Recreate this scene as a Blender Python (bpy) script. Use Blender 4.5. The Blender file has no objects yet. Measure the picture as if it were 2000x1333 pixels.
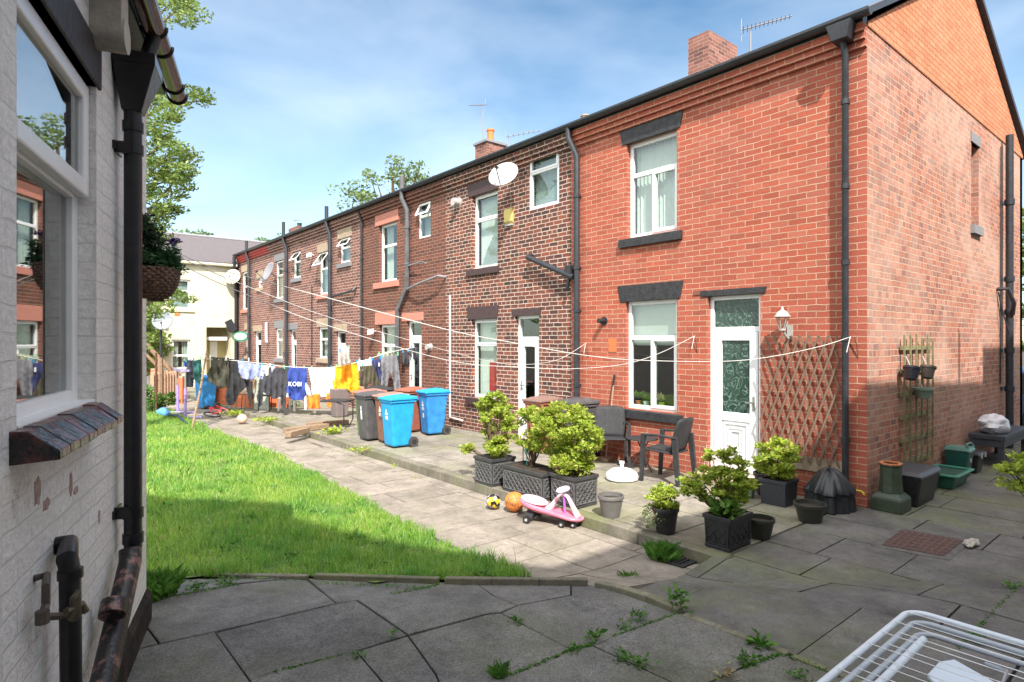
import bpy, math, random
import numpy as np
from mathutils import Vector, noise
R = math.radians
random.seed(7); rng = np.random.default_rng(7)
S = bpy.context.scene; COL = S.collection
# ---------------------------------------------------------------- camera, world, sun, exposure
F = 1173.0; CX, CY, CZ = -7.66, -2.74, 2.07          # X runs away along the red gable, Y runs along the terrace front
FW = (.639, .769); RT = (.769, -.639)
cam = bpy.data.cameras.new('camera'); camo = bpy.data.objects.new('camera', cam); COL.objects.link(camo)
camo.location = (CX, CY, CZ); camo.rotation_euler = (R(90), 0, -math.atan2(.639, .769))
cam.sensor_width = 36; cam.lens = F/2000*36; cam.clip_start = .05; cam.clip_end = 2000
S.camera = camo
SUN = Vector((-.6, -1.0, 1.27)).normalized()
EL = math.asin(SUN.z); AZ = math.atan2(SUN.x, SUN.y)
w = bpy.data.worlds.new('World'); S.world = w; w.use_nodes = True
nt = w.node_tree; nt.nodes.clear()
o_ = nt.nodes.new('ShaderNodeOutputWorld'); bg = nt.nodes.new('ShaderNodeBackground')
sk = nt.nodes.new('ShaderNodeTexSky'); sk.sky_type = 'NISHITA'; sk.sun_disc = False
sk.sun_elevation = EL; sk.sun_rotation = AZ; sk.air_density = 1.0; sk.dust_density = .45; sk.ozone_density = 1.6
tc = nt.nodes.new('ShaderNodeTexCoord'); mp = nt.nodes.new('ShaderNodeMapping'); mp.inputs['Scale'].default_value = (1.0, 1.3, 2.6)
mp.inputs['Rotation'].default_value = (R(12), R(-18), R(25))
n1 = nt.nodes.new('ShaderNodeTexNoise'); n1.inputs['Scale'].default_value = 1.5; n1.inputs['Detail'].default_value = 5; n1.inputs['Roughness'].default_value = .5
n1.inputs['Distortion'].default_value = .6
rp = nt.nodes.new('ShaderNodeValToRGB'); rp.color_ramp.elements[0].position = .40; rp.color_ramp.elements[1].position = .80
rp.color_ramp.elements[0].color = (.0,.0,.0,1); rp.color_ramp.elements[1].color = (.20,.20,.20,1)
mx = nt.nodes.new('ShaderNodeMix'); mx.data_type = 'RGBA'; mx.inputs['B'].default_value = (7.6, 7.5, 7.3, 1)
gm = nt.nodes.new('ShaderNodeMix'); gm.data_type = 'RGBA'; gm.blend_type = 'MULTIPLY'; gm.inputs['Factor'].default_value = 1; gm.inputs['B'].default_value = (.415, .525, .53, 1)
L = nt.links.new
L(tc.outputs['Generated'], mp.inputs['Vector']); L(mp.outputs[0], n1.inputs['Vector']); L(n1.outputs['Fac'], rp.inputs[0])
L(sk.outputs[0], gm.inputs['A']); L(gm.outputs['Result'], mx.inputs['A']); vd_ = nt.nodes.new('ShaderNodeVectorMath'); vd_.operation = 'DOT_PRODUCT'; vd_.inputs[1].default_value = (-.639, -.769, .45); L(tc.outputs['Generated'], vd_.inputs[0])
mr_ = nt.nodes.new('ShaderNodeMapRange'); mr_.inputs['From Min'].default_value = -.2; mr_.inputs['From Max'].default_value = .8; mr_.inputs['To Min'].default_value = 0; mr_.inputs['To Max'].default_value = 1.0; L(vd_.outputs['Value'], mr_.inputs[0])  # unseen bright cloud added behind the camera and overhead to fill the shade
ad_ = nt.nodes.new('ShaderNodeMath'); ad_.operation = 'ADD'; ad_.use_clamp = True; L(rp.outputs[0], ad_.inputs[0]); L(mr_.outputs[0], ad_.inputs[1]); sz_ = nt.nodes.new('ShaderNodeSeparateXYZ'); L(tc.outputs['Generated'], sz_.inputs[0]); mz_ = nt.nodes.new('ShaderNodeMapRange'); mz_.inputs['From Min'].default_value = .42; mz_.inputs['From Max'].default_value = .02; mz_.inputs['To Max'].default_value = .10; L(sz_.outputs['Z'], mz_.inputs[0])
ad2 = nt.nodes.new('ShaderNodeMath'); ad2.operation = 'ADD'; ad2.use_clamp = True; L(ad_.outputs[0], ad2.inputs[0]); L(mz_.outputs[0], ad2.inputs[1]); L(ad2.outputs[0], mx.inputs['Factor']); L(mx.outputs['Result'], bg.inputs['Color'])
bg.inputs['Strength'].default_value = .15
L(bg.outputs[0], o_.inputs[0])
sd = bpy.data.lights.new('sun', 'SUN'); sd.energy = 3.4; sd.angle = R(.5); sd.color = (1, .94, .86)
so = bpy.data.objects.new('sun', sd); COL.objects.link(so); so.rotation_euler = SUN.to_track_quat('Z', 'Y').to_euler()
so.location = (0, -20, 30)
S.view_settings.view_transform = 'Standard'; S.view_settings.look = 'None'; S.view_settings.gamma = 1
S.view_settings.exposure = 1.4
# ---------------------------------------------------------------- photograph rays -> real points on real surfaces
def ray(px, py):
    u = (px-1000)/F
    return (FW[0]+u*RT[0], FW[1]+u*RT[1], -(py-667)/F)
def gz(X, Y):                                        # ground rises a little towards the near paving
    t = (X-CX)*FW[0] + (Y-CY)*FW[1]
    k = min(1, max(0, (5.5-t)/1.3)); k = k*k*(3-2*k)*.6 + k*.4
    return .25*k
def ht(X, Y):
    if X > -2.78 and Y > .22: return .12
    g = gz(X, Y)
    if X > -2.75: return max(.12, g)
    if Y <= .32 and X > -3.75: return max(g, .12*min(1, max(0, (X+3.7)/.9)))
    return g
def G(px, py, z=None):
    r = ray(px, py)
    if z is not None:
        t = (z-CZ)/r[2]; return Vector((CX+t*r[0], CY+t*r[1], z))
    t = 1.0
    while t < 80:
        X, Y, Z = CX+t*r[0], CY+t*r[1], CZ+t*r[2]
        h = gz(X, Y)
        if Z <= h: return Vector((X, Y, h))
        t += .01
    return Vector((X, Y, 0))
def FA(px, py, X=0):
    r = ray(px, py); t = (X-CX)/r[0]; return CY+t*r[1], CZ+t*r[2]
def GA(px, py, Y=0):
    r = ray(px, py); t = (Y-CY)/r[1]; return CX+t*r[0], CZ+t*r[2]
def PL(px, py, A, B, off=0):                         # vertical plane through the ground points A and B
    d = Vector((B[0]-A[0], B[1]-A[1])).normalized(); n = Vector((d.y, -d.x))
    r = ray(px, py); t = (n.x*(A[0]-CX)+n.y*(A[1]-CY)+off)/(n.x*r[0]+n.y*r[1])
    return Vector((CX+t*r[0], CY+t*r[1], CZ+t*r[2]))
LP = Vector((-6.993, 1.782, 0)); LN = (.956, -.293); LL = (.293, .956); LROT = math.atan2(-.293, .956)
def LW(px, py, d=0):
    u = (px-1000)/F; t = (d-.685)/(.3856+.9224*u)
    return -4.522+t*(.9224-.3856*u), CZ-t*(py-667)/F
# ---------------------------------------------------------------- materials
MATS = {}
def newmat(name):
    m = bpy.data.materials.new(name); m.use_nodes = True; n = m.node_tree; b = n.nodes['Principled BSDF']; return m, n, b
def rgb(c): return (c[0], c[1], c[2], 1)
def mat(name, col, rough=.6, var=.15, scale=12, metal=0, bump=0, bscale=60, spec=.5, col2=None, trans=0, lo=.35, hi=.65):
    if name in MATS: return MATS[name]
    m, n, b = newmat(name); N = n.nodes.new; K = n.links.new
    t = N('ShaderNodeTexCoord'); ns = N('ShaderNodeTexNoise'); ns.inputs['Scale'].default_value = scale; ns.inputs['Detail'].default_value = 6; ns.inputs['Roughness'].default_value = .65
    K(t.outputs['Object'], ns.inputs['Vector'])
    r = N('ShaderNodeValToRGB'); e = r.color_ramp.elements; e[0].position = lo; e[1].position = hi
    c2 = col2 if col2 else tuple(min(1, c*(1+var)) for c in col); c1 = col if col2 else tuple(c*(1-var) for c in col)
    e[0].color = rgb(c1); e[1].color = rgb(c2)
    K(ns.outputs['Fac'], r.inputs[0]); K(r.outputs[0], b.inputs['Base Color'])
    b.inputs['Roughness'].default_value = rough; b.inputs['Metallic'].default_value = metal; b.inputs['Specular IOR Level'].default_value = spec
    if trans:
        b.inputs['Transmission Weight'].default_value = trans
    if bump:
        n2 = N('ShaderNodeTexNoise'); n2.inputs['Scale'].default_value = bscale; n2.inputs['Detail'].default_value = 5
        K(t.outputs['Object'], n2.inputs['Vector'])
        bp = N('ShaderNodeBump'); bp.inputs['Strength'].default_value = bump; bp.inputs['Distance'].default_value = .01
        K(n2.outputs['Fac'], bp.inputs['Height']); K(bp.outputs[0], b.inputs['Normal'])
    MATS[name] = m; return m
def brick(name, cols, mortar, bw=.235, bh=.079, ms=.011, stain=None, stainamt=0, stscale=.8, bump=.5, rough=.85, squash=1.0, sqf=2, mvar=.12, painted=False, dirt=None, off=(0,0)):
    m, n, b = newmat(name); N = n.nodes.new; K = n.links.new
    uv = N('ShaderNodeTexCoord'); mpn = N('ShaderNodeMapping'); mpn.inputs['Location'].default_value = (off[0], off[1], 0); K(uv.outputs['UV'], mpn.inputs['Vector'])
    dn = N('ShaderNodeTexNoise'); dn.inputs['Scale'].default_value = 9; dn.inputs['Detail'].default_value = 4; K(uv.outputs['UV'], dn.inputs['Vector'])
    sub = N('ShaderNodeVectorMath'); sub.operation = 'MULTIPLY_ADD'; sub.inputs[1].default_value = (.022,.022,0)
    K(dn.outputs['Color'], sub.inputs[0]); K(mpn.outputs[0], sub.inputs[2])
    bt = N('ShaderNodeTexBrick'); bt.inputs['Scale'].default_value = 1; bt.inputs['Brick Width'].default_value = bw; bt.inputs['Row Height'].default_value = bh
    bt.inputs['Mortar Size'].default_value = ms/2; bt.inputs['Mortar Smooth'].default_value = .25; bt.inputs['Color1'].default_value = (0,0,0,1); bt.inputs['Color2'].default_value = (1,1,1,1)
    bt.squash = squash; bt.squash_frequency = sqf
    K(sub.outputs[0], bt.inputs['Vector'])
    r = N('ShaderNodeValToRGB'); e = r.color_ramp.elements
    while len(e) > 1: e.remove(e[-1])
    e[0].position = 0; e[0].color = rgb(cols[0])
    for i, c in enumerate(cols[1:]): q = e.new((i+1)/(len(cols)-1)); q.color = rgb(c)
    K(bt.outputs['Color'], r.inputs[0])
    # mottling inside each brick
    n2 = N('ShaderNodeTexNoise'); n2.inputs['Scale'].default_value = 38; n2.inputs['Detail'].default_value = 8; n2.inputs['Roughness'].default_value = .7; K(uv.outputs['UV'], n2.inputs['Vector'])
    mr = N('ShaderNodeMapRange'); mr.inputs['From Min'].default_value = .25; mr.inputs['From Max'].default_value = .75; mr.inputs['To Min'].default_value = .72; mr.inputs['To Max'].default_value = 1.22
    K(n2.outputs['Fac'], mr.inputs[0])
    mul = N('ShaderNodeMix'); mul.data_type = 'RGBA'; mul.blend_type = 'MULTIPLY'; mul.inputs['Factor'].default_value = 1; K(r.outputs[0], mul.inputs['A']); K(mr.outputs[0], mul.inputs['B'])
    col = mul.outputs['Result']
    if stain:
        n3 = N('ShaderNodeTexNoise'); n3.inputs['Scale'].default_value = stscale; n3.inputs['Detail'].default_value = 9; n3.inputs['Roughness'].default_value = .72; n3.inputs['Distortion'].default_value = .7
        K(uv.outputs['UV'], n3.inputs['Vector'])
        r3 = N('ShaderNodeValToRGB'); r3.color_ramp.elements[0].position = .42; r3.color_ramp.elements[1].position = .62
        r3.color_ramp.elements[1].color = (stainamt,)*3+(1,); K(n3.outputs['Fac'], r3.inputs[0])
        m3 = N('ShaderNodeMix'); m3.data_type = 'RGBA'; m3.inputs['B'].default_value = rgb(stain); K(r3.outputs[0], m3.inputs['Factor']); K(col, m3.inputs['A']); col = m3.outputs['Result']
    mc = N('ShaderNodeMix'); mc.data_type = 'RGBA'; K(bt.outputs['Fac'], mc.inputs['Factor']); K(col, mc.inputs['A'])
    rm = N('ShaderNodeValToRGB'); rm.color_ramp.elements[0].position = .35; rm.color_ramp.elements[1].position = .6
    rm.color_ramp.elements[0].color = rgb(tuple(c*(1-mvar*2.2) for c in mortar)); rm.color_ramp.elements[1].color = rgb(mortar)
    n4 = N('ShaderNodeTexNoise'); n4.inputs['Scale'].default_value = 4; n4.inputs['Detail'].default_value = 6; K(uv.outputs['UV'], n4.inputs['Vector']); K(n4.outputs['Fac'], rm.inputs[0])
    K(rm.outputs[0], mc.inputs['B']); out = mc.outputs['Result']
    if dirt:
        n5 = N('ShaderNodeTexNoise'); n5.inputs['Scale'].default_value = dirt[1]; n5.inputs['Detail'].default_value = 10; n5.inputs['Roughness'].default_value = .75; K(uv.outputs['UV'], n5.inputs['Vector'])
        r5 = N('ShaderNodeValToRGB'); r5.color_ramp.elements[0].position = dirt[2]; r5.color_ramp.elements[1].position = dirt[3]; r5.color_ramp.elements[1].color = (dirt[4],)*3+(1,); K(n5.outputs['Fac'], r5.inputs[0])
        m5 = N('ShaderNodeMix'); m5.data_type = 'RGBA'; m5.inputs['B'].default_value = rgb(dirt[0]); K(r5.outputs[0], m5.inputs['Factor']); K(out, m5.inputs['A']); out = m5.outputs['Result']
    K(out, b.inputs['Base Color']); b.inputs['Roughness'].default_value = rough; b.inputs['Specular IOR Level'].default_value = .25
    hm = N('ShaderNodeMath'); hm.operation = 'MULTIPLY_ADD'; hm.inputs[1].default_value = -1; K(bt.outputs['Fac'], hm.inputs[0])
    h2 = N('ShaderNodeMath'); h2.operation = 'MULTIPLY'; h2.inputs[1].default_value = .35 if not painted else .8; K(n2.outputs['Fac'], h2.inputs[0]); K(h2.outputs[0], hm.inputs[2])
    bp = N('ShaderNodeBump'); bp.inputs['Strength'].default_value = bump; bp.inputs['Distance'].default_value = .022 if painted else .012; K(hm.outputs[0], bp.inputs['Height']); K(bp.outputs[0], b.inputs['Normal'])
    MATS[name] = m; return m
def leafmat(name, cols, transl=.35, rough=.45):
    m, n, b = newmat(name); N = n.nodes.new; K = n.links.new
    g = N('ShaderNodeNewGeometry'); r = N('ShaderNodeValToRGB'); e = r.color_ramp.elements
    e[0].position = 0; e[0].color = rgb(cols[0]); e[1].position = 1; e[1].color = rgb(cols[-1])
    for i, c in enumerate(cols[1:-1]): q = e.new((i+1)/(len(cols)-1)); q.color = rgb(c)
    K(g.outputs['Random Per Island'], r.inputs[0]); K(r.outputs[0], b.inputs['Base Color']); b.inputs['Roughness'].default_value = rough; b.inputs['Specular IOR Level'].default_value = .35
    tr = N('ShaderNodeBsdfTranslucent'); K(r.outputs[0], tr.inputs['Color']); ms = N('ShaderNodeMixShader'); ms.inputs[0].default_value = transl
    K(b.outputs[0], ms.inputs[1]); K(tr.outputs[0], ms.inputs[2]); K(ms.outputs[0], n.nodes['Material Output'].inputs[0])
    MATS[name] = m; return m
def slabmat(name, cols, scale=1, moss=None, mossamt=.6, speck=.5, rough=.85, bump=.35):
    m, n, b = newmat(name); N = n.nodes.new; K = n.links.new
    g = N('ShaderNodeNewGeometry'); t = N('ShaderNodeTexCoord')
    r = N('ShaderNodeValToRGB'); e = r.color_ramp.elements; e[0].color = rgb(cols[0]); e[1].color = rgb(cols[-1])
    for i, c in enumerate(cols[1:-1]): q = e.new((i+1)/(len(cols)-1)); q.color = rgb(c)
    K(g.outputs['Random Per Island'], r.inputs[0])
    n1 = N('ShaderNodeTexNoise'); n1.inputs['Scale'].default_value = 2.2; n1.inputs['Detail'].default_value = 9; n1.inputs['Roughness'].default_value = .7; K(t.outputs['Object'], n1.inputs['Vector'])
    n2 = N('ShaderNodeTexNoise'); n2.inputs['Scale'].default_value = 85; n2.inputs['Detail'].default_value = 3; n2.inputs['Roughness'].default_value = .8; K(t.outputs['Object'], n2.inputs['Vector'])
    n3 = N('ShaderNodeTexNoise'); n3.inputs['Scale'].default_value = 14; n3.inputs['Detail'].default_value = 8; n3.inputs['Roughness'].default_value = .7; K(t.outputs['Object'], n3.inputs['Vector'])
    def mr(src, a, c, lo=.3, hi=.7):
        q = N('ShaderNodeMapRange'); q.inputs['From Min'].default_value = lo; q.inputs['From Max'].default_value = hi; q.inputs['To Min'].default_value = a; q.inputs['To Max'].default_value = c; K(src, q.inputs[0]); return q.outputs[0]
    def mulc(c, f):
        q = N('ShaderNodeMix'); q.data_type = 'RGBA'; q.blend_type = 'MULTIPLY'; q.inputs['Factor'].default_value = 1; K(c, q.inputs['A']); K(f, q.inputs['B']); return q.outputs['Result']
    c = mulc(r.outputs[0], mr(n1.outputs['Fac'], .62, 1.38)); c = mulc(c, mr(n2.outputs['Fac'], 1-speck, 1+speck, .35, .65)); c = mulc(c, mr(n3.outputs['Fac'], .82, 1.18))
    n6 = N('ShaderNodeTexNoise'); n6.inputs['Scale'].default_value = 5.5; n6.inputs['Detail'].default_value = 10; n6.inputs['Roughness'].default_value = .8; n6.inputs['Distortion'].default_value = .8; K(t.outputs['Object'], n6.inputs['Vector'])
    c = mulc(c, mr(n6.outputs['Fac'], .72, 1.0, .36, .46)); c = mulc(c, mr(n6.outputs['Fac'], 1.0, 1.45, .60, .70))
    if moss:
        n4 = N('ShaderNodeTexNoise'); n4.inputs['Scale'].default_value = .9; n4.inputs['Detail'].default_value = 7; n4.inputs['Roughness'].default_value = .65; K(t.outputs['Object'], n4.inputs['Vector'])
        q = N('ShaderNodeMix'); q.data_type = 'RGBA'; q.inputs['B'].default_value = rgb(moss); K(mr(n4.outputs['Fac'], 0, mossamt, .46, .68), q.inputs['Factor']); K(c, q.inputs['A']); c = q.outputs['Result']
    K(c, b.inputs['Base Color']); b.inputs['Roughness'].default_value = rough; b.inputs['Specular IOR Level'].default_value = .3
    ad = N('ShaderNodeMath'); ad.operation = 'MULTIPLY_ADD'; ad.inputs[1].default_value = .25; K(n2.outputs['Fac'], ad.inputs[0]); K(n3.outputs['Fac'], ad.inputs[2])
    bp = N('ShaderNodeBump'); bp.inputs['Strength'].default_value = bump; bp.inputs['Distance'].default_value = .012; K(ad.outputs[0], bp.inputs['Height']); K(bp.outputs[0], b.inputs['Normal'])
    MATS[name] = m; return m
def glassmat(name, tint=(.9,.95,.93), refl=.25):
    m, n, b = newmat(name); N = n.nodes.new; K = n.links.new; n.nodes.remove(b)
    tr = N('ShaderNodeBsdfTransparent'); tr.inputs[0].default_value = rgb(tint); gl = N('ShaderNodeBsdfGlossy'); gl.inputs['Roughness'].default_value = .015
    fr = N('ShaderNodeFresnel'); ge = N('ShaderNodeNewGeometry'); mm = N('ShaderNodeMath'); mm.operation = 'MULTIPLY_ADD'; mm.inputs[1].default_value = -.8333; mm.inputs[2].default_value = 1.5; K(ge.outputs['Backfacing'], mm.inputs[0]); K(mm.outputs[0], fr.inputs['IOR']); mr = N('ShaderNodeMapRange'); mr.inputs['To Min'].default_value = refl; mr.inputs['To Max'].default_value = 1
    K(fr.outputs[0], mr.inputs[0]); ms = N('ShaderNodeMixShader'); K(mr.outputs[0], ms.inputs[0]); K(tr.outputs[0], ms.inputs[1]); K(gl.outputs[0], ms.inputs[2]); K(ms.outputs[0], n.nodes['Material Output'].inputs[0])
    MATS[name] = m; return m
# bricks
B_RED = brick('brick_red', [(.31,.078,.047),(.38,.095,.057),(.41,.108,.065),(.34,.085,.052),(.42,.13,.085),(.29,.08,.052)], (.50,.36,.25), ms=.011, stain=(.28,.09,.07), stainamt=.35, stscale=.7, dirt=((.13,.05,.04),.75,.55,.82,.45))
B_GAB = brick('brick_gable', [(.24,.10,.08),(.36,.13,.085),(.44,.20,.14),(.22,.115,.10),(.40,.15,.09)], (.52,.40,.29), bw=.19, stain=(.52,.36,.29), stainamt=.62, stscale=.42, squash=.62, sqf=3, dirt=((.20,.08,.07),.35,.52,.75,.45))
B_BRN = brick('brick_brown', [(.06,.035,.033),(.13,.055,.042),(.24,.08,.05),(.08,.042,.038),(.17,.06,.042),(.11,.05,.042)], (.62,.52,.44), bw=.225, bh=.078, ms=.014, squash=.6, sqf=4)
B_BRN2 = brick('brick_rust', [(.09,.045,.036),(.15,.058,.04),(.20,.07,.047),(.11,.047,.037)], (.36,.26,.21), bw=.225, bh=.078, stain=(.12,.055,.04), stainamt=.6, stscale=.5)
B_PNK = brick('brick_far', [(.11,.055,.048),(.17,.075,.06),(.24,.11,.085),(.13,.065,.055)], (.60,.47,.41), bw=.22, bh=.085, ms=.014)
B_ORG = brick('brick_orange', [(.44,.155,.075),(.50,.20,.10),(.56,.23,.12),(.47,.175,.09)], (.27,.105,.06), bh=.080, ms=.013, stain=(.54,.28,.17), stainamt=.35, stscale=1.2, bump=.5, dirt=((.25,.10,.06),1.1,.5,.75,.4))
B_CHM = brick('brick_chimney', [(.11,.055,.05),(.21,.09,.07),(.26,.12,.095)], (.36,.27,.22))
B_WHT = brick('brick_white_paint', [(.84,.81,.79),(.87,.84,.82),(.89,.87,.85)], (.80,.77,.75), bw=.235, bh=.084, ms=.012, painted=True, bump=.62, rough=.6, mvar=.06, dirt=((.24,.17,.15),2.0,.60,.69,.85), stain=(.72,.66,.63), stainamt=.4, stscale=1.6)
B_LOW = brick('brick_low_wall', [(.50,.14,.06),(.58,.19,.09)], (.45,.16,.08), bump=.4)
BR = [B_RED,B_GAB,B_BRN,B_BRN2,B_PNK]
M_UPVC = mat('white_plastic', (.80,.81,.82), .3, .03)
M_SILLD = mat('black_stone_paint', (.025,.025,.028), .6, .4, bump=.8, bscale=35)
M_LINB = mat('brown_stone_paint', (.055,.032,.032), .6, .15, bump=.4, bscale=30)
M_LINP = mat('pink_stone_paint', (.50,.20,.15), .7, .08, bump=.3)
M_SAND = mat('sandstone', (.36,.28,.20), .85, .2, bump=.5)
M_LING = mat('grey_stone', (.20,.20,.21), .8, .1)
M_PIPE = mat('grey_pipe_plastic', (.026,.029,.036), .42, .25)
M_BLKG = mat('black_gloss_paint', (.010,.010,.012), .28, .4, bump=.25, bscale=30)
M_SLATE = mat('slate', (.11,.095,.10), .7, .3, scale=20, bump=.5, bscale=30)
M_GLASS = glassmat('window_glass', refl=.05); M_GLASS2 = glassmat('near_window_glass', (.6,.65,.65), .38)
M_DARK = mat('dark_room', (.02,.022,.022), .9, .1)
M_BLIND = mat('blind_fabric', (.72,.74,.70), .9, .05)
M_CURT = mat('curtain', (.55,.56,.52), .9, .1)
M_LEADG = mat('lead_grey', (.22,.22,.24), .6, .1)
M_ROPE = mat('white_line', (.75,.73,.70), .6, .05)
M_BLKP = mat('black_plastic', (.022,.022,.025), .42, .25)
M_GRYP = mat('grey_plastic', (.034,.035,.038), .65, .2, spec=.25)
M_WOOD = mat('weathered_wood', (.25,.17,.11), .85, .25, scale=25, bump=.4)
M_WOODP = mat('bleached_wood', (.36,.23,.15), .85, .25, scale=25, bump=.4)
M_TERR = mat('terracotta', (.50,.17,.07), .8, .1)
M_SOIL = mat('soil', (.035,.024,.017), .95, .4, bump=1)
M_WHT = mat('white_enamel', (.66,.72,.80), .3, .04)
M_WIRE = mat('wire_steel', (.45,.48,.52), .3, .1, metal=.7)
M_STEM = mat('woody_stem', (.11,.075,.045), .9, .3)
M_CREAM = mat('cream_render', (.52,.50,.36), .85, .06, scale=3, col2=(.60,.58,.46))
M_CREAMY = mat('yellowed_render', (.50,.42,.22), .85, .06, scale=3)
M_RUST = mat('rusty_iron', (.10,.035,.02), .8, .4)
L_YEL = leafmat('yellow_green_leaves', [(.40,.50,.06),(.52,.62,.08),(.30,.44,.05),(.58,.64,.12),(.14,.25,.03),(.30,.42,.05),(.42,.30,.12)], .45)
L_GRN = leafmat('green_leaves', [(.05,.12,.02),(.09,.19,.03),(.14,.26,.04),(.05,.10,.02)], .35)
L_TREE = leafmat('tree_leaves', [(.10,.17,.03),(.16,.25,.05),(.24,.34,.08),(.30,.36,.12),(.08,.14,.03)], .4)
L_TREE2 = leafmat('far_tree_leaves', [(.11,.17,.06),(.17,.24,.08),(.22,.29,.10)], .4)
L_DARK = leafmat('dark_leaves', [(.03,.09,.04),(.06,.15,.06),(.10,.22,.09)], .3)
L_GRASS = leafmat('grass_blades', [(.15,.33,.04),(.25,.51,.07),(.35,.63,.12),(.50,.66,.24),(.13,.29,.035),(.29,.55,.10),(.58,.60,.34)], .55)
L_WEED = leafmat('weed_leaves', [(.05,.14,.02),(.09,.22,.03),(.14,.28,.05)], .35)
L_DRY = leafmat('dry_leaves', [(.30,.20,.12),(.42,.33,.2),(.2,.25,.06)], .3)
def grasstone(m):
    n = m.node_tree; N = n.nodes.new; K = n.links.new; b = n.nodes['Principled BSDF']; src = b.inputs['Base Color'].links[0].from_socket
    t = N('ShaderNodeTexCoord'); q = N('ShaderNodeTexNoise'); q.inputs['Scale'].default_value = 1.3; q.inputs['Detail'].default_value = 7; q.inputs['Roughness'].default_value = .7; K(t.outputs['Object'], q.inputs['Vector'])
    r = N('ShaderNodeValToRGB'); r.color_ramp.elements[0].position = .38; r.color_ramp.elements[0].color = (.62,.78,.7,1); r.color_ramp.elements[1].position = .66; r.color_ramp.elements[1].color = (1.35,1.12,.95,1); K(q.outputs['Fac'], r.inputs[0])
    x = N('ShaderNodeMix'); x.data_type = 'RGBA'; x.blend_type = 'MULTIPLY'; x.inputs['Factor'].default_value = 1; K(src, x.inputs['A']); K(r.outputs[0], x.inputs['B'])
    K(x.outputs['Result'], b.inputs['Base Color'])
    for l in list(n.links):
        if l.to_node.type == 'BSDF_TRANSLUCENT': K(x.outputs['Result'], l.to_node.inputs['Color'])
grasstone(L_GRASS)
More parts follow.
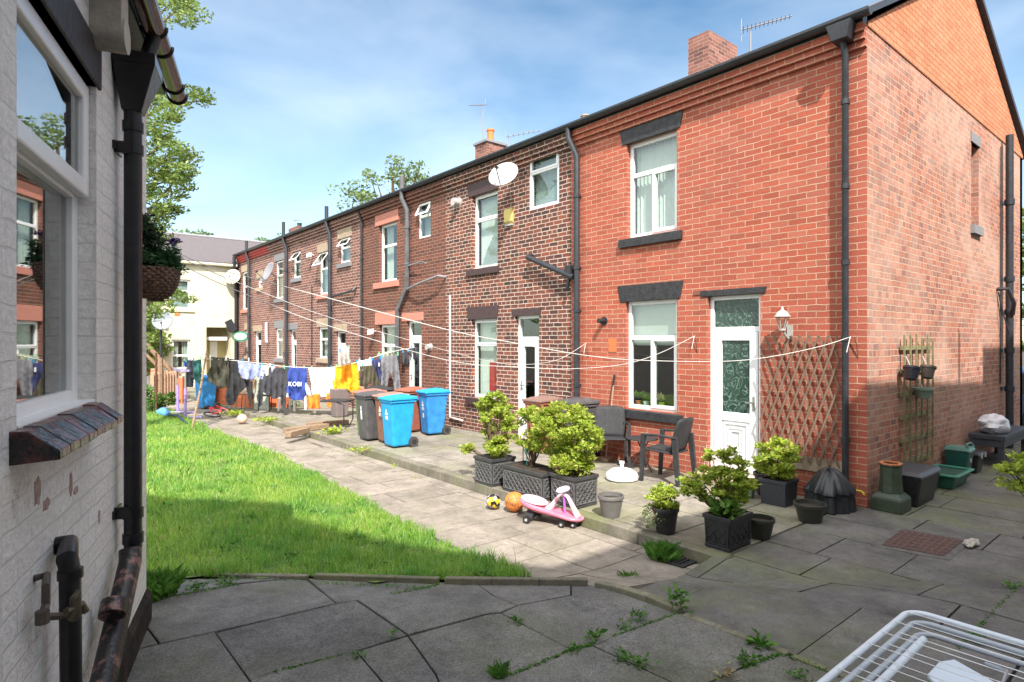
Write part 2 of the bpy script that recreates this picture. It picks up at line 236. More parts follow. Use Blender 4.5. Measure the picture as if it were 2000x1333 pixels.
# ---------------------------------------------------------------- mesh building
class MB:
    def __init__(s): s.v = []; s.f = []; s.sm = False
    def add(s, vs, fs):
        o = len(s.v); s.v += [tuple(p) for p in vs]; s.f += [tuple(i+o for i in f) for f in fs]; return s
    def box(s, x0, x1, y0, y1, z0, z1):
        return s.add([(x0,y0,z0),(x1,y0,z0),(x1,y1,z0),(x0,y1,z0),(x0,y0,z1),(x1,y0,z1),(x1,y1,z1),(x0,y1,z1)],
                     [(0,3,2,1),(4,5,6,7),(0,1,5,4),(1,2,6,5),(2,3,7,6),(3,0,4,7)])
    def hexa(s, p):                                   # 8 corners, bottom ring then top ring
        return s.add(p, [(0,3,2,1),(4,5,6,7),(0,1,5,4),(1,2,6,5),(2,3,7,6),(3,0,4,7)])
    def bar(s, a, b, w, h=None, up=(0,0,1)):
        a = Vector(a); b = Vector(b); h = h or w; d = (b-a).normalized(); u = Vector(up)
        if abs(d.dot(u)) > .98: u = Vector((0,1,0))
        x = d.cross(u).normalized(); y = x.cross(d).normalized()
        return s.hexa([a-x*w/2-y*h/2, a+x*w/2-y*h/2, a+x*w/2+y*h/2, a-x*w/2+y*h/2, b-x*w/2-y*h/2, b+x*w/2-y*h/2, b+x*w/2+y*h/2, b-x*w/2+y*h/2])
    def tube(s, pts, r, n=8, cap=True):
        pts = [Vector(p) for p in pts]; rr = r if isinstance(r, (list, tuple)) else [r]*len(pts)
        o = len(s.v); px = None
        for i, p in enumerate(pts):
            d = (pts[min(i+1, len(pts)-1)]-pts[max(i-1, 0)]).normalized()
            if px is None:
                u = Vector((0,0,1)) if abs(d.z) < .9 else Vector((0,1,0)); px = d.cross(u).normalized()
            else: px = (px-d*px.dot(d)).normalized()
            y = d.cross(px)
            for k in range(n):
                a = 2*math.pi*k/n; q = p+(px*math.cos(a)+y*math.sin(a))*rr[i]; s.v.append(tuple(q))
        for i in range(len(pts)-1):
            for k in range(n):
                a = o+i*n+k; b = o+i*n+(k+1) % n; s.f.append((a, b, b+n, a+n))
        if cap: s.f.append(tuple(o+k for k in range(n))[::-1]); s.f.append(tuple(o+(len(pts)-1)*n+k for k in range(n)))
        s.sm = True; return s
    def lathe(s, prof, c=(0,0,0), n=24, sx=1, sy=1, a0=0):
        o = len(s.v); c = Vector(c)
        for r, z in prof:
            for k in range(n):
                a = 2*math.pi*k/n+a0; s.v.append((c.x+r*math.cos(a)*sx, c.y+r*math.sin(a)*sy, c.z+z))
        for i in range(len(prof)-1):
            for k in range(n):
                a = o+i*n+k; b = o+i*n+(k+1) % n; s.f.append((a, b, b+n, a+n))
        if prof[0][0] > 0.0005: s.f.append(tuple(o+k for k in range(n))[::-1])
        if prof[-1][0] > 0.0005: s.f.append(tuple(o+(len(prof)-1)*n+k for k in range(n)))
        s.sm = True; return s
    def sphere(s, c, r, n=24, m=14):
        prof = [(max(r*math.sin(math.pi*i/m), .0001), -r*math.cos(math.pi*i/m)) for i in range(m+1)]
        return s.lathe(prof, c, n)
    def prism(s, poly, axis, d0, d1):                 # poly in the plane across axis, extruded d0..d1
        def P(a, b, d): return {'x': (d,a,b), 'y': (a,d,b), 'z': (a,b,d)}[axis]
        n = len(poly); vs = [P(a,b,d0) for a, b in poly]+[P(a,b,d1) for a, b in poly]
        return s.add(vs, [tuple(range(n))[::-1], tuple(range(n, 2*n))]+[(i,(i+1) % n,(i+1) % n+n,i+n) for i in range(n)])
    def build(s, name, m, parent=None, smooth=None, bevel=0, local=False, fixn=True):
        me = bpy.data.meshes.new(name)
        off = Vector((0,0,0)) if (local or parent is None) else wloc(parent)
        vv = [(x-off.x, y-off.y, z-off.z) for x, y, z in s.v]
        me.from_pydata(vv, [], s.f); me.validate()
        if fixn:
            import bmesh
            bm = bmesh.new(); bm.from_mesh(me); bmesh.ops.recalc_face_normals(bm, faces=bm.faces); bm.to_mesh(me); bm.free()
        uvl = me.uv_layers.new(name='UVMap'); nl = len(me.loops); uvs = np.zeros(nl*2)
        co = me.vertices
        for p in me.polygons:
            nx, ny, nz = (abs(c) for c in p.normal)
            for li in p.loop_indices:
                x, y, z = co[me.loops[li].vertex_index].co; x += off.x; y += off.y; z += off.z
                if nx >= ny and nx >= nz: uvs[2*li] = y; uvs[2*li+1] = z
                elif ny >= nz: uvs[2*li] = x; uvs[2*li+1] = z
                else: uvs[2*li] = y; uvs[2*li+1] = x
        uvl.data.foreach_set('uv', uvs)
        if isinstance(m, (list, tuple)):
            for q in m: me.materials.append(q)
        else: me.materials.append(m)
        o = bpy.data.objects.new(name, me); COL.objects.link(o)
        if parent is not None: o.parent = parent
        sm = s.sm if smooth is None else smooth
        if sm:
            for p in me.polygons: p.use_smooth = True
            try: me.set_sharp_from_angle(angle=R(38))
            except Exception: pass
        if bevel:
            b = o.modifiers.new('bevel', 'BEVEL'); b.width = bevel; b.segments = 2; b.limit_method = 'ANGLE'
        return o
def wloc(o):
    v = Vector((0,0,0))
    while o is not None: v += Vector(o.location); o = o.parent
    return v
def tag(o, label=None, cat=None, group=None, kind=None):
    if label: o['label'] = label
    if cat: o['category'] = cat
    if group: o['group'] = group
    if kind: o['kind'] = kind
    return o
def thing(name, label, cat, loc=(0,0,0), rz=0, group=None):
    o = bpy.data.objects.new(name, None); COL.objects.link(o); o.location = loc; o.rotation_euler = (0,0,rz); o.empty_display_size = .1
    return tag(o, label, cat, group)
def np_mesh(name, V, FC, m, parent=None, local=False):   # V (n,3), faces (k, 3|4) arrays
    me = bpy.data.meshes.new(name)
    if parent is not None and not local: V = V-np.array(wloc(parent))
    k = FC.shape[1]; me.vertices.add(len(V)); me.vertices.foreach_set('co', V.astype(np.float32).ravel())
    me.loops.add(FC.size); me.loops.foreach_set('vertex_index', FC.astype(np.int32).ravel())
    me.polygons.add(len(FC)); me.polygons.foreach_set('loop_start', np.arange(0, FC.size, k, dtype=np.int32)); me.polygons.foreach_set('loop_total', np.full(len(FC), k, dtype=np.int32))
    me.update(); me.materials.append(m)
    o = bpy.data.objects.new(name, me); COL.objects.link(o)
    if parent is not None: o.parent = parent
    return o
def leaves(name, C, size, m, parent=None, aspect=.5, up=.4, local=False):
    n = len(C); D = rng.normal(size=(n,3)); D[:,2] = np.abs(D[:,2])*.4+up*.3; D /= np.linalg.norm(D, axis=1)[:,None]
    U = rng.normal(size=(n,3)); U[:,2] += .6; W = np.cross(D, U); W /= np.linalg.norm(W, axis=1)[:,None]+1e-9; Nn = np.cross(W, D)
    s = (size*rng.uniform(.45, 1.45, n))[:,None]
    a = C; b = C+D*s*.5+W*s*aspect*.5+Nn*s*.08; c = C+D*s; d = C+D*s*.5-W*s*aspect*.5+Nn*s*.08
    V = np.stack([a,b,c,d], 1).reshape(-1,3); i = np.arange(n)*4
    FC = np.stack([i,i+1,i+2,i+3], 1); return np_mesh(name, V, FC, m, parent, local)
def clump_pts(centres, per, sig, flat=.7):
    P = []
    for c in centres:
        q = rng.normal(size=(per,3)); q /= np.linalg.norm(q, axis=1)[:,None]; q *= (rng.uniform(.25,1,per)**.5)[:,None]*sig*rng.uniform(.7,1.25); q[:,2] *= flat
        P.append(q+np.array(c))
    return np.concatenate(P)
def shrub(parent, c, rad, ncl, per, size, m, sig=.07, stems=7, base=None, mname='foliage'):
    c = Vector(c); cs = []
    for i in range(ncl):
        while True:
            q = Vector((random.uniform(-1,1), random.uniform(-1,1), random.uniform(-1,1)))
            if .35 < q.length < 1: break
        cs.append((c.x+q.x*rad[0], c.y+q.y*rad[1], c.z+q.z*rad[2]))
    leaves(mname, clump_pts(cs, per, sig), size, m, parent)
    mb = MB(); b = Vector(base) if base else c-Vector((0,0,rad[2])); stems = int(stems*1.8)
    for i in range(min(stems, len(cs))):
        e = Vector(cs[i]); mid = (b+e)/2+Vector((random.uniform(-.03,.03),)*3)
        mb.tube([b+Vector((random.uniform(-.03,.03), random.uniform(-.03,.03), 0)), mid, e], [.008,.006,.003], 5)
    mb.build('stem', M_STEM, parent)
def arc(c, r, a0, a1, n, fn): return [fn(c, r, a0+(a1-a0)*i/(n-1)) for i in range(n)]
# ---------------------------------------------------------------- ground, path, patio, paving
def cl(v, a, b): return max(a, min(b, v))
xs = sorted(set([-400,-150,-60,-30,-18,-13]+[round(-10+.25*i, 3) for i in range(65)]+[8,12,25,60,150,400]))
ys = sorted(set([-400,-150,-60,-25,-12,-7]+[round(-4.5+.25*i, 3) for i in range(60)]+[12,16,20,26,40,80,200,400]))
g = MB(); 
for y in ys:
    for x in xs: g.v.append((x, y, gz(x, y)-.075))
nx = len(xs)
for j in range(len(ys)-1):
    for i in range(nx-1):
        a = j*nx+i; g.f.append((a, a+1, a+nx+1, a+nx))
tag(g.build('ground', mat('ground_soil', (.06,.05,.04), .95, .4, bump=.5), fixn=False), kind='structure')
def slab(mb, poly, inset=.006, thick=.06, hf=None, dz=None):   # poly of (x,y), heights from hf
    n = len(poly); c = Vector((sum(p[0] for p in poly)/n, sum(p[1] for p in poly)/n)); dz = random.uniform(-.004,.004) if dz is None else dz
    tx, ty = random.uniform(-.006,.006), random.uniform(-.006,.006)
    area = sum(poly[i][0]*poly[(i+1) % n][1]-poly[(i+1) % n][0]*poly[i][1] for i in range(n))
    if area < 0: poly = poly[::-1]
    ins = []
    for i in range(n):
        p0, p1, p2 = Vector(poly[i-1][:2]), Vector(poly[i][:2]), Vector(poly[(i+1) % n][:2])
        d1 = (p1-p0).normalized(); d2 = (p2-p1).normalized(); n1 = Vector((-d1.y, d1.x)); n2 = Vector((-d2.y, d2.x))
        b = (n1+n2); b = b/max(b.length_squared, .3)*2*.5*2; ins.append(p1+b*inset*.5*random.uniform(.6,1.5))
    top = [(p.x, p.y, hf(p.x,p.y)+dz+tx*(p.x-c.x)+ty*(p.y-c.y)) for p in ins]
    e = .004; inn = [(x+(c.x-x)*e/.3, y+(c.y-y)*e/.3, z+.003) for x, y, z in top]
    o = len(mb.v); mb.v += inn+top+[(x, y, z-thick) for x, y, z in top]
    mb.f.append(tuple(o+i for i in range(n)))
    for k in (0, n):
        for i in range(n): a = o+k+i; b = o+k+(i+1) % n; mb.f.append((b, a, a+n, b+n))
def slabgrid(mb, x0, x1, y0, y1, hf, n=5):
    i_ = SLI*.5; j = [random.uniform(-.004,.004) for _ in range(4)]; dz = random.uniform(-.003,.003); tx, ty = random.uniform(-.005,.005), random.uniform(-.005,.005)
    x0 += i_+abs(j[0]); x1 -= i_+abs(j[1]); y0 += i_+abs(j[2]); y1 -= i_+abs(j[3]); o = len(mb.v); X = [x0+(x1-x0)*k/(n-1) for k in range(n)]; Y = [y0+(y1-y0)*k/(n-1) for k in range(n)]
    for b in range(n):
        for a in range(n): mb.v.append((X[a], Y[b], hf(X[a],Y[b])+dz+tx*(X[a]-(x0+x1)/2)+ty*(Y[b]-(y0+y1)/2)-(.003 if a in (0,n-1) or b in (0,n-1) else 0)))
    for b in range(n-1):
        for a in range(n-1): k = o+b*n+a; mb.f.append((k,k+1,k+n+1,k+n))
    ringi = [o+a for a in range(n)]+[o+b*n+n-1 for b in range(1,n)]+[o+(n-1)*n+a for a in range(n-2,-1,-1)]+[o+b*n for b in range(n-2,0,-1)]; q = len(mb.v)
    for r_ in ringi: v = mb.v[r_]; mb.v.append((v[0], v[1], v[2]-.06))
    m_ = len(ringi)
    for k in range(m_): mb.f.append((ringi[(k+1) % m_], ringi[k], q+k, q+(k+1) % m_))
def rows(mb, X0, X1, Y0, Y1, rw, ln, hf, along='y', clip=None, jit=.02, cuts=6):
    a = X0 if along == 'y' else Y0; aend = X1 if along == 'y' else Y1
    while a < aend-.05:
        wdt = min(random.choice(rw), aend-a); 
        if aend-(a+wdt) < .12: wdt = aend-a
        s0, s1 = (Y0, Y1) if along == 'y' else (X0, X1); b = s0-random.uniform(0, .5)
        while b < s1:
            l = random.choice(ln); b0 = max(b, s0); b1 = min(b+l, s1)
            if b1-b0 > .08:
                q = [(a,b0),(a+wdt,b0),(a+wdt,b1),(a,b1)] if along == 'y' else [(b0,a),(b1,a),(b1,a+wdt),(b0,a+wdt)]
                if clip is None or clip(*q[0]) or clip(*q[2]):
                    slabgrid(mb, q[0][0], q[2][0], q[0][1], q[2][1], hf)
            b += l
        a += wdt
M_SL_PATH = slabmat('path_stone', [(.21,.182,.155),(.25,.218,.185),(.23,.20,.17),(.265,.23,.197)], speck=.12, moss=(.20,.21,.10), mossamt=.2)
M_SL_PAT = slabmat('patio_stone', [(.19,.172,.147),(.24,.217,.187),(.21,.19,.163)], speck=.15, moss=(.17,.19,.07), mossamt=.55)
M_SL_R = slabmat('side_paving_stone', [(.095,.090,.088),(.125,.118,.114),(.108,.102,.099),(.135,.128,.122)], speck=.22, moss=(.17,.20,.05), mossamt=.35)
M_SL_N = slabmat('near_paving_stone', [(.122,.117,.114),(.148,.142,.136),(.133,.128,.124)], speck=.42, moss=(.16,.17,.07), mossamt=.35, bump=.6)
M_KERB = slabmat('kerb_stone', [(.16,.145,.115),(.20,.18,.145)], speck=.2, moss=(.13,.15,.05), mossamt=.8)
SLI = .010
pm = MB(); rows(pm, -4.25, -2.95, .25, 24.5, [.6,.7], [.6,.9,.75], gz, 'x'); tag(pm.build('path', M_SL_PATH, fixn=False), kind='structure')
pm = MB(); pm.box(-4.3,-2.95,.2,24.5,-.05,-.012); pm.v = [(x,y,z+ (gz(x,y) if z>-.02 else 0)) for x,y,z in pm.v]
pt = MB(); rows(pt, -2.6, -.0, .22, 25.3, [.62,.68,.60], [.62,.92,.78], lambda x, y: .12, 'x'); tag(pt.build('patio', M_SL_PAT, fixn=False), kind='structure')
bs = MB(); bs.box(-2.62, -.01, .22, 25.3, -.03, .088); tag(bs.build('patio_base', M_SOIL), kind='structure')
kb = MB(); y = .2
while y < 24:
    l = random.uniform(.85,1.0); kb.box(-2.76+random.uniform(-.006,.006), -2.605, y, y+l-.008, -.1, .122+random.uniform(-.003,.003)); y += l
tag(kb.build('kerb_strip', M_KERB, bevel=.012), kind='structure')
kb = MB(); rows(kb, -2.95, -2.765, .3, 24, [.2], [.9,1.1], gz, 'y'); tag(kb.build('gutter_strip', M_SL_PATH, fixn=False), kind='structure')
def hr(X, Y):
    g0 = gz(X, Y)
    return max(g0, .12*cl((X+3.72)/.95, 0, 1)) if X < -2.7 else max(.12, g0)
rpv = MB(); rows(rpv, -3.78, -2.62, -4.2, .30, [.58,.58], [.85,.62,.95], hr, 'y'); 
rows(rpv, -2.62, 10, -4.2, .20, [.62,.68,.72], [.85,.62,1.0], hr, 'y', clip=lambda x, y: not (-1.03 < x < .0 and -1.1 < y < -.42))
EA, EB = G(1160,1147), G(1760,1373)
def exl(y): return EA.x+(EB.x-EA.x)*(y-EA.y)/(EB.y-EA.y)+.045
rpv.v = [((exl(y)+(x+3.78) if x < -3.7 else x), y, z) for x, y, z in rpv.v]
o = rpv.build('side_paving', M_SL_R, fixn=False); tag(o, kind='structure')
bs = MB(); bs.box(-2.6, 10, -4.2, .2, -.03, .085); tag(bs.build('side_paving_base', M_SOIL), kind='structure')
# near paving traced slab by slab
POLYS = [[(285,1186),(319,1169),(468,1141),(560,1131),(290,1135)],
 [(283,1222),(311,1261),(420,1237),(570,1202),(657,1181),(600,1134),(560,1131),(468,1143),(319,1171),(286,1186)],
 [(600,1132),(657,1181),(697,1175),(755,1164),(857,1144),(905,1140),(700,1133)],
 [(697,1175),(755,1164),(857,1144),(905,1140),(930,1141),(964,1166),(1010,1185),(978,1199),(950,1202),(797,1243)],
 [(930,1141),(1115,1143),(1115,1164),(1010,1185),(964,1166)],
 [(1010,1185),(1115,1164),(1115,1143),(1152,1143),(1230,1165),(1325,1199),(1290,1213),(1195,1246),(1159,1264),(1117,1271),(978,1199)],
 [(263,1273),(311,1261),(420,1237),(487,1331),(560,1440),(180,1530)],
 [(180,1240),(283,1222),(311,1261),(263,1273),(150,1300)],
 [(420,1237),(570,1202),(657,1181),(697,1175),(797,1243),(695,1275),(534,1317),(487,1331)],
 [(487,1331),(534,1317),(695,1275),(741,1328),(820,1440),(560,1440)],
 [(695,1275),(797,1243),(852,1320),(900,1440),(820,1440),(741,1328)],
 [(797,1243),(950,1202),(978,1199),(1117,1271),(1070,1297),(1000,1320),(940,1340),(852,1320)],
 [(852,1320),(940,1340),(1000,1320),(1070,1297),(1117,1271),(1159,1264),(1304,1332),(1400,1380),(1150,1500),(900,1440)],
 [(1159,1264),(1195,1246),(1290,1213),(1325,1199),(1530,1278),(1500,1286),(1447,1307),(1395,1332),(1350,1355),(1304,1332)],
 [(1350,1355),(1395,1332),(1447,1307),(1500,1286),(1530,1278),(1640,1320),(1760,1370),(1600,1500),(1400,1380)]]
npv = MB()
for P in POLYS:
    q = [G(a, b) for a, b in P]; slab(npv, [(p.x, p.y) for p in q], hf=gz, inset=.010, dz=random.uniform(-.003,.004))
for (x0,x1,y0,y1) in [(-7.6,-6.6,-2.2,-1.2),(-8.6,-7.61,-2.2,-1.2),(-6.3,-5.0,-4.2,-3.3),(-7.6,-6.32,-4.2,-3.2),(-8.9,-7.62,-4.2,-3.2),(-7.6,-6.32,-3.19,-2.21),(-8.9,-7.62,-3.19,-2.21)]:
    slab(npv, [(x0,y0),(x1,y0),(x1,y1),(x0,y1)], hf=gz, inset=.01)
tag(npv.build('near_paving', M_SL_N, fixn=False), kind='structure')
# edging stones
ed = MB()
def edge(p, q, w=.05, up=.045):
    a, b = G(*p), G(*q); d = (b-a).normalized(); n = Vector((-d.y, d.x, 0))*w/2
    if n.dot(Vector((FW[0], FW[1], 0))) < 0: n = -n
    k = 3
    for i in range(k):
        u = a+(b-a)*(i/k); v = a+(b-a)*((i+1)/k)
        za, zb = gz(u.x,u.y), gz(v.x,v.y)
        ed.hexa([(u.x,u.y,za-.08),(v.x,v.y,zb-.08),(v.x+2*n.x,v.y+2*n.y,zb-.08),(u.x+2*n.x,u.y+2*n.y,za-.08),(u.x,u.y,za+up),(v.x,v.y,zb+up),(v.x+2*n.x,v.y+2*n.y,zb+up),(u.x+2*n.x,u.y+2*n.y,za+up)])
edge((420,1129),(598,1133), up=.03); edge((612,1134),(855,1142)); edge((868,1143),(1148,1146), up=.05); edge((1160,1147),(1322,1202), up=.035, w=.07); edge((1330,1205),(1535,1283), up=.012, w=.06); edge((1545,1286),(1760,1373), up=.01, w=.05)
tag(ed.build('paving_edging', M_KERB, bevel=.008), kind='structure')
# lawn sheet and blades
def LEFTX(y):                                       # the white house's wall line
    return LP.x+(y-LP.y)*LL[0]/LL[1]
ELp = [G(a, b) for a, b in [(285,1131),(598,1130),(855,1136),(1030,1131)]]
def ey(x):
    for a, b in zip(ELp, ELp[1:]):
        if min(a.x,b.x) <= x <= max(a.x,b.x): return a.y+(b.y-a.y)*(x-a.x)/(b.x-a.x)
    return ELp[0].y if x < ELp[0].x else ELp[-1].y
RG = [(1022,1126),(960,1108),(850,1062),(740,1002),(640,946),(560,901),(480,868),(400,838)]
RGp = [G(a, b) for a, b in RG]
def gr_x(y):
    for a, b in zip(RGp, RGp[1:]):
        if a.y <= y <= b.y: return a.x+(b.x-a.x)*(y-a.y)/(b.y-a.y)
    return RGp[0].x if y < RGp[0].y else RGp[-1].x+.02*(y-RGp[-1].y)
lw = MB(); NY = 90
for j in range(NY+1):
    for i in range(13):
        y = .2+(j/NY)*18.0; x1 = gr_x(y)+.03; x0 = -11.5; x = x0+(x1-x0)*i/12
        lw.v.append((x, y, gz(x, y)+.012+.02*noise.noise((x*2,y*2,0))))
for j in range(NY):
    for i in range(12):
        a = j*13+i; cxm = sum(lw.v[k][0] for k in (a,a+1,a+13,a+14))/4; cym = sum(lw.v[k][1] for k in (a,a+1,a+13,a+14))/4
        if cym > ey(cxm)+.02: lw.f.append((a, a+1, a+14, a+13))
tag(lw.build('lawn', mat('lawn_soil_and_thatch', (.13,.18,.045), .95, .35, scale=25, bump=1), fixn=False), kind='structure')
def blades(n, ylo, yhi, hmin, hmax, wid, pw=1.0):
    Y = ylo+(yhi-ylo)*rng.random(n)**pw; X1 = np.array([gr_x(y) for y in Y]); X0 = np.maximum(-9.5, np.array([LEFTX(y) if y < 1.78 else -7.2-(y-1.78)*.22 for y in Y])); X = X0+(X1-X0+.05+.10*np.array([noise.noise((y*5,2,1)) for y in Y]))*rng.random(n)
    keep = Y > np.array([ey(x) for x in X])+.0; X = X[keep]; Y = Y[keep]; n = len(X)
    Z = np.array([gz(x, y) for x, y in zip(X, Y)])+.008
    tuft = np.array([noise.noise((x*1.6, y*1.6, 3)) for x, y in zip(X, Y)]); fine = np.array([noise.noise((x*7, y*7, 9)) for x, y in zip(X, Y)])
    H = rng.uniform(hmin, hmax, n)*(1+1.0*tuft+.9*fine); H = np.where(rng.random(n) < .012, H*2.3, H); H = np.clip(H, .015, .28)
    A = rng.uniform(0, 2*np.pi, n); ln = rng.uniform(.1, .75, n)*H; B = rng.uniform(0, 2*np.pi, n)
    w_ = wid*rng.uniform(.7,1.4,n)
    dx, dy = np.cos(A)*w_/2, np.sin(A)*w_/2
    p0 = np.stack([X-dx, Y-dy, Z], 1); p1 = np.stack([X+dx, Y+dy, Z], 1)
    q0 = np.stack([X-dx*.8+np.cos(B)*ln*.35, Y-dy*.8+np.sin(B)*ln*.35, Z+H*.6], 1); q1 = np.stack([X+dx*.8+np.cos(B)*ln*.35, Y+dy*.8+np.sin(B)*ln*.35, Z+H*.6], 1)
    t_ = np.stack([X+np.cos(B)*ln, Y+np.sin(B)*ln, Z+H*.95], 1)
    V = np.stack([p0,p1,q1,q0,t_], 1).reshape(-1,3); i = np.arange(n)*5
    FC = np.concatenate([np.stack([i,i+1,i+2],1), np.stack([i,i+2,i+3],1), np.stack([i+3,i+2,i+4],1)]); return V, FC
V1, F1 = blades(95000, .2, 6.5, .04, .10, .006, 1.1); V2, F2 = blades(60000, 6.0, 18, .05, .10, .011)
tag(np_mesh('grass', np.concatenate([V1,V2]), np.concatenate([F1, F2+len(V1)]), L_GRASS), kind='stuff')
# ---------------------------------------------------------------- walls with openings
def wallgrid(mb, fn, a0, a1, z0, z1, holes, depth):  # fn(a, z, d) -> point ; d is depth into the wall
    A = sorted(set([a0,a1]+[h[0] for h in holes]+[h[1] for h in holes])); Z = sorted(set([z0,z1]+[h[2] for h in holes]+[h[3] for h in holes]))
    for i in range(len(A)-1):
        for j in range(len(Z)-1):
            ca, cz = (A[i]+A[i+1])/2, (Z[j]+Z[j+1])/2
            if any(h[0] < ca < h[1] and h[2] < cz < h[3] for h in holes): continue
            mb.add([fn(A[i],Z[j],0), fn(A[i+1],Z[j],0), fn(A[i+1],Z[j+1],0), fn(A[i],Z[j+1],0)], [(0,1,2,3)])
    for h in holes:
        a, b, c, d = h[:4]; dp = h[4] if len(h) > 4 else depth
        for (p, q) in (((a,c),(b,c)),((b,c),(b,d)),((b,d),(a,d)),((a,d),(a,c))):
            mb.add([fn(p[0],p[1],0), fn(q[0],q[1],0), fn(q[0],q[1],dp), fn(p[0],p[1],dp)], [(0,1,2,3)])
fT = lambda a, z, d: (d, a, z)                       # terrace front, facing -X
def fbox(mb, fn, a0, a1, z0, z1, d0, d1):
    return mb.hexa([fn(a0,z0,d0),fn(a1,z0,d0),fn(a1,z0,d1),fn(a0,z0,d1),fn(a0,z1,d0),fn(a1,z1,d0),fn(a1,z1,d1),fn(a0,z1,d1)])
def ring(mb, fn, a0, a1, z0, z1, w, d0, d1):
    fbox(mb, fn, a0, a0+w, z0, z1, d0, d1); fbox(mb, fn, a1-w, a1, z0, z1, d0, d1); fbox(mb, fn, a0+w, a1-w, z0, z0+w, d0, d1); fbox(mb, fn, a0+w, a1-w, z1-w, z1, d0, d1)
def window(parent, fn, a0, a1, z0, z1, rec=.09, split=None, vsplit=None, blind='vertical', w=.065, glass=None, local=False, opener=None, red=False, top_open=False, deep=False):
    mb = MB(); ring(mb, fn, a0, a1, z0, z1, w, rec, rec+.06); sp = []
    if split:
        zs = z0+(z1-z0)*split; fbox(mb, fn, a0+w, a1-w, zs-.035, zs+.035, rec-.004, rec+.055); sp = [zs]
        if vsplit:
            av = a0+(a1-a0)*vsplit; fbox(mb, fn, av-.03, av+.03, z0+w, zs-.028, rec-.004, rec+.055)
            ring(mb, fn, a0+w*.5, av+.03, z0+w*.6, zs-.002, .055, rec-.022, rec-.001)
        elif opener != 'none' and not deep: ring(mb, fn, a0+w*.6, a1-w*.6, zs, z1-w*.5, .045, rec-.015, rec-.001) if not top_open else None
    fr = mb.build('window', M_UPVC, parent, bevel=.006, local=local)
    pn = MB()
    if deep:
        zs = sp[0]; fbox(pn, fn, a0+w*.5, a1-w*.5, z0+w*.5, zs, rec+.025, rec+.03); mb = MB(); ring(mb, fn, a0+.012, a1-.012, zs-.02, z1-.012, .075, rec-.045, rec-.002); sa = mb.build('sash', M_UPVC, fr, bevel=.01, local=local)
        mb = MB(); fbox(mb, fn, a0+.05, a1-.05, zs+.03, z1-.05, rec-.022, rec-.017); mb.build('pane', glass, fr, local=local)
    elif top_open:
        zs = sp[0]; fbox(pn, fn, a0+w*.5, a1-w*.5, z0+w*.5, zs, rec+.025, rec+.03)
    else: fbox(pn, fn, a0+w*.5, a1-w*.5, z0+w*.5, z1-w*.5, rec+.025, rec+.03)
    par = fr
    p = pn.build('pane', glass or M_GLASS, par, local=local)
    if local: pass
    if top_open:                                     # top-hung sash swung out
        zs = sp[0]; hh = z1-zs-.01; ang = R(top_open); mb = MB()
        g2 = lambda a, z, d: fn(a, z1-.02-(z1-.02-z)*math.cos(ang)+d*math.sin(ang)*1, rec-.01-(z1-.02-z)*math.sin(ang)+d*math.cos(ang))
        ring(mb, g2, a0+.01, a1-.01, z1-.02-hh, z1-.02, .05, 0, .045); sa = mb.build('sash', M_UPVC, par, local=local)
        mb = MB(); fbox(mb, g2, a0+.04, a1-.04, z1-.02-hh+.03, z1-.05, .018, .024); mb.build('pane', glass or M_GLASS, par, local=local)
    if blind == 'vertical':
        mb = MB(); a = a0+.03
        while a < a1-.05:
            mb.add([fn(a,z0+.03,rec+.16), fn(a+.06,z0+.03,rec+.125), fn(a+.06,z1-.05,rec+.125), fn(a,z1-.05,rec+.16)], [(0,1,2,3)]); a += .075
        mb.build('blind', M_BLIND, par, local=local)
    elif blind == 'curtain':
        mb = MB(); n = 28
        for (s0, s1) in ((0,.42),(.62,1)):
            prev = None
            for i in range(n+1):
                u = s0+(s1-s0)*i/n; a = a0+.03+(a1-a0-.06)*u; dd = rec+.16+.025*math.sin(u*60+z0)
                cur = (fn(a,z0+.04,dd), fn(a,z1-.04,dd))
                if prev: mb.add([prev[0],cur[0],cur[1],prev[1]], [(0,1,2,3)])
                prev = cur
        mb.build('curtain', M_CURT, par, local=local)
    elif blind == 'net':
        mb = MB(); fbox(mb, fn, a0+.02, a1-.02, z0+.03, z1-.03, rec+.14, rec+.145); mb.build('blind', mat('frosted_film', (.30,.36,.36), .6, .1), par, local=local)
    elif blind == 'roller':
        mb = MB(); zs = sp[0] if sp else (z0+z1)/2; fbox(mb, fn, a0+.03, a1-.03, zs-.12, z1-.05, rec+.10, rec+.105); mb.build('blind', mat('grey_roller_blind', (.50,.52,.50), .8, .03), par, local=local)
    if red:
        mb = MB(); fbox(mb, fn, a0+.04, a0+(a1-a0)*.55, z0+.15, z0+(z1-z0)*.45, rec+.10, rec+.12); mb.build('cloth', mat('red_cloth', (.60,.05,.035), .9, .1), par, local=local)
    return fr
def lintel(parent, fn, a0, a1, z0, z1, m, flare=.04, pro=.018, name='lintel', local=False):
    mb = MB(); mb.hexa([fn(a0,z0,-pro),fn(a1,z0,-pro),fn(a1,z0,.05),fn(a0,z0,.05),fn(a0-flare,z1,-pro),fn(a1+flare,z1,-pro),fn(a1+flare,z1,.05),fn(a0-flare,z1,.05)])
    return mb.build(name, m, parent, bevel=.006, local=local)
def sill(parent, fn, a0, a1, z0, z1, m, pro=.06, local=False):
    mb = MB(); mb.hexa([fn(a0,z0,-pro),fn(a1,z0,-pro),fn(a1,z0,.1),fn(a0,z0,.1),fn(a0,z1-.015,-pro),fn(a1,z1-.015,-pro),fn(a1,z1,.1),fn(a0,z1,.1)])
    return mb.build('sill', m, parent, bevel=.006, local=local)
def WR(xl, xr, yt, yb):                              # a front window from its left edge (top, bottom) and right edge
    a1, zt = FA(xl, yt); _, zb = FA(xl, yb); a0, _ = FA(xr, yt); return a0, a1, zb, zt
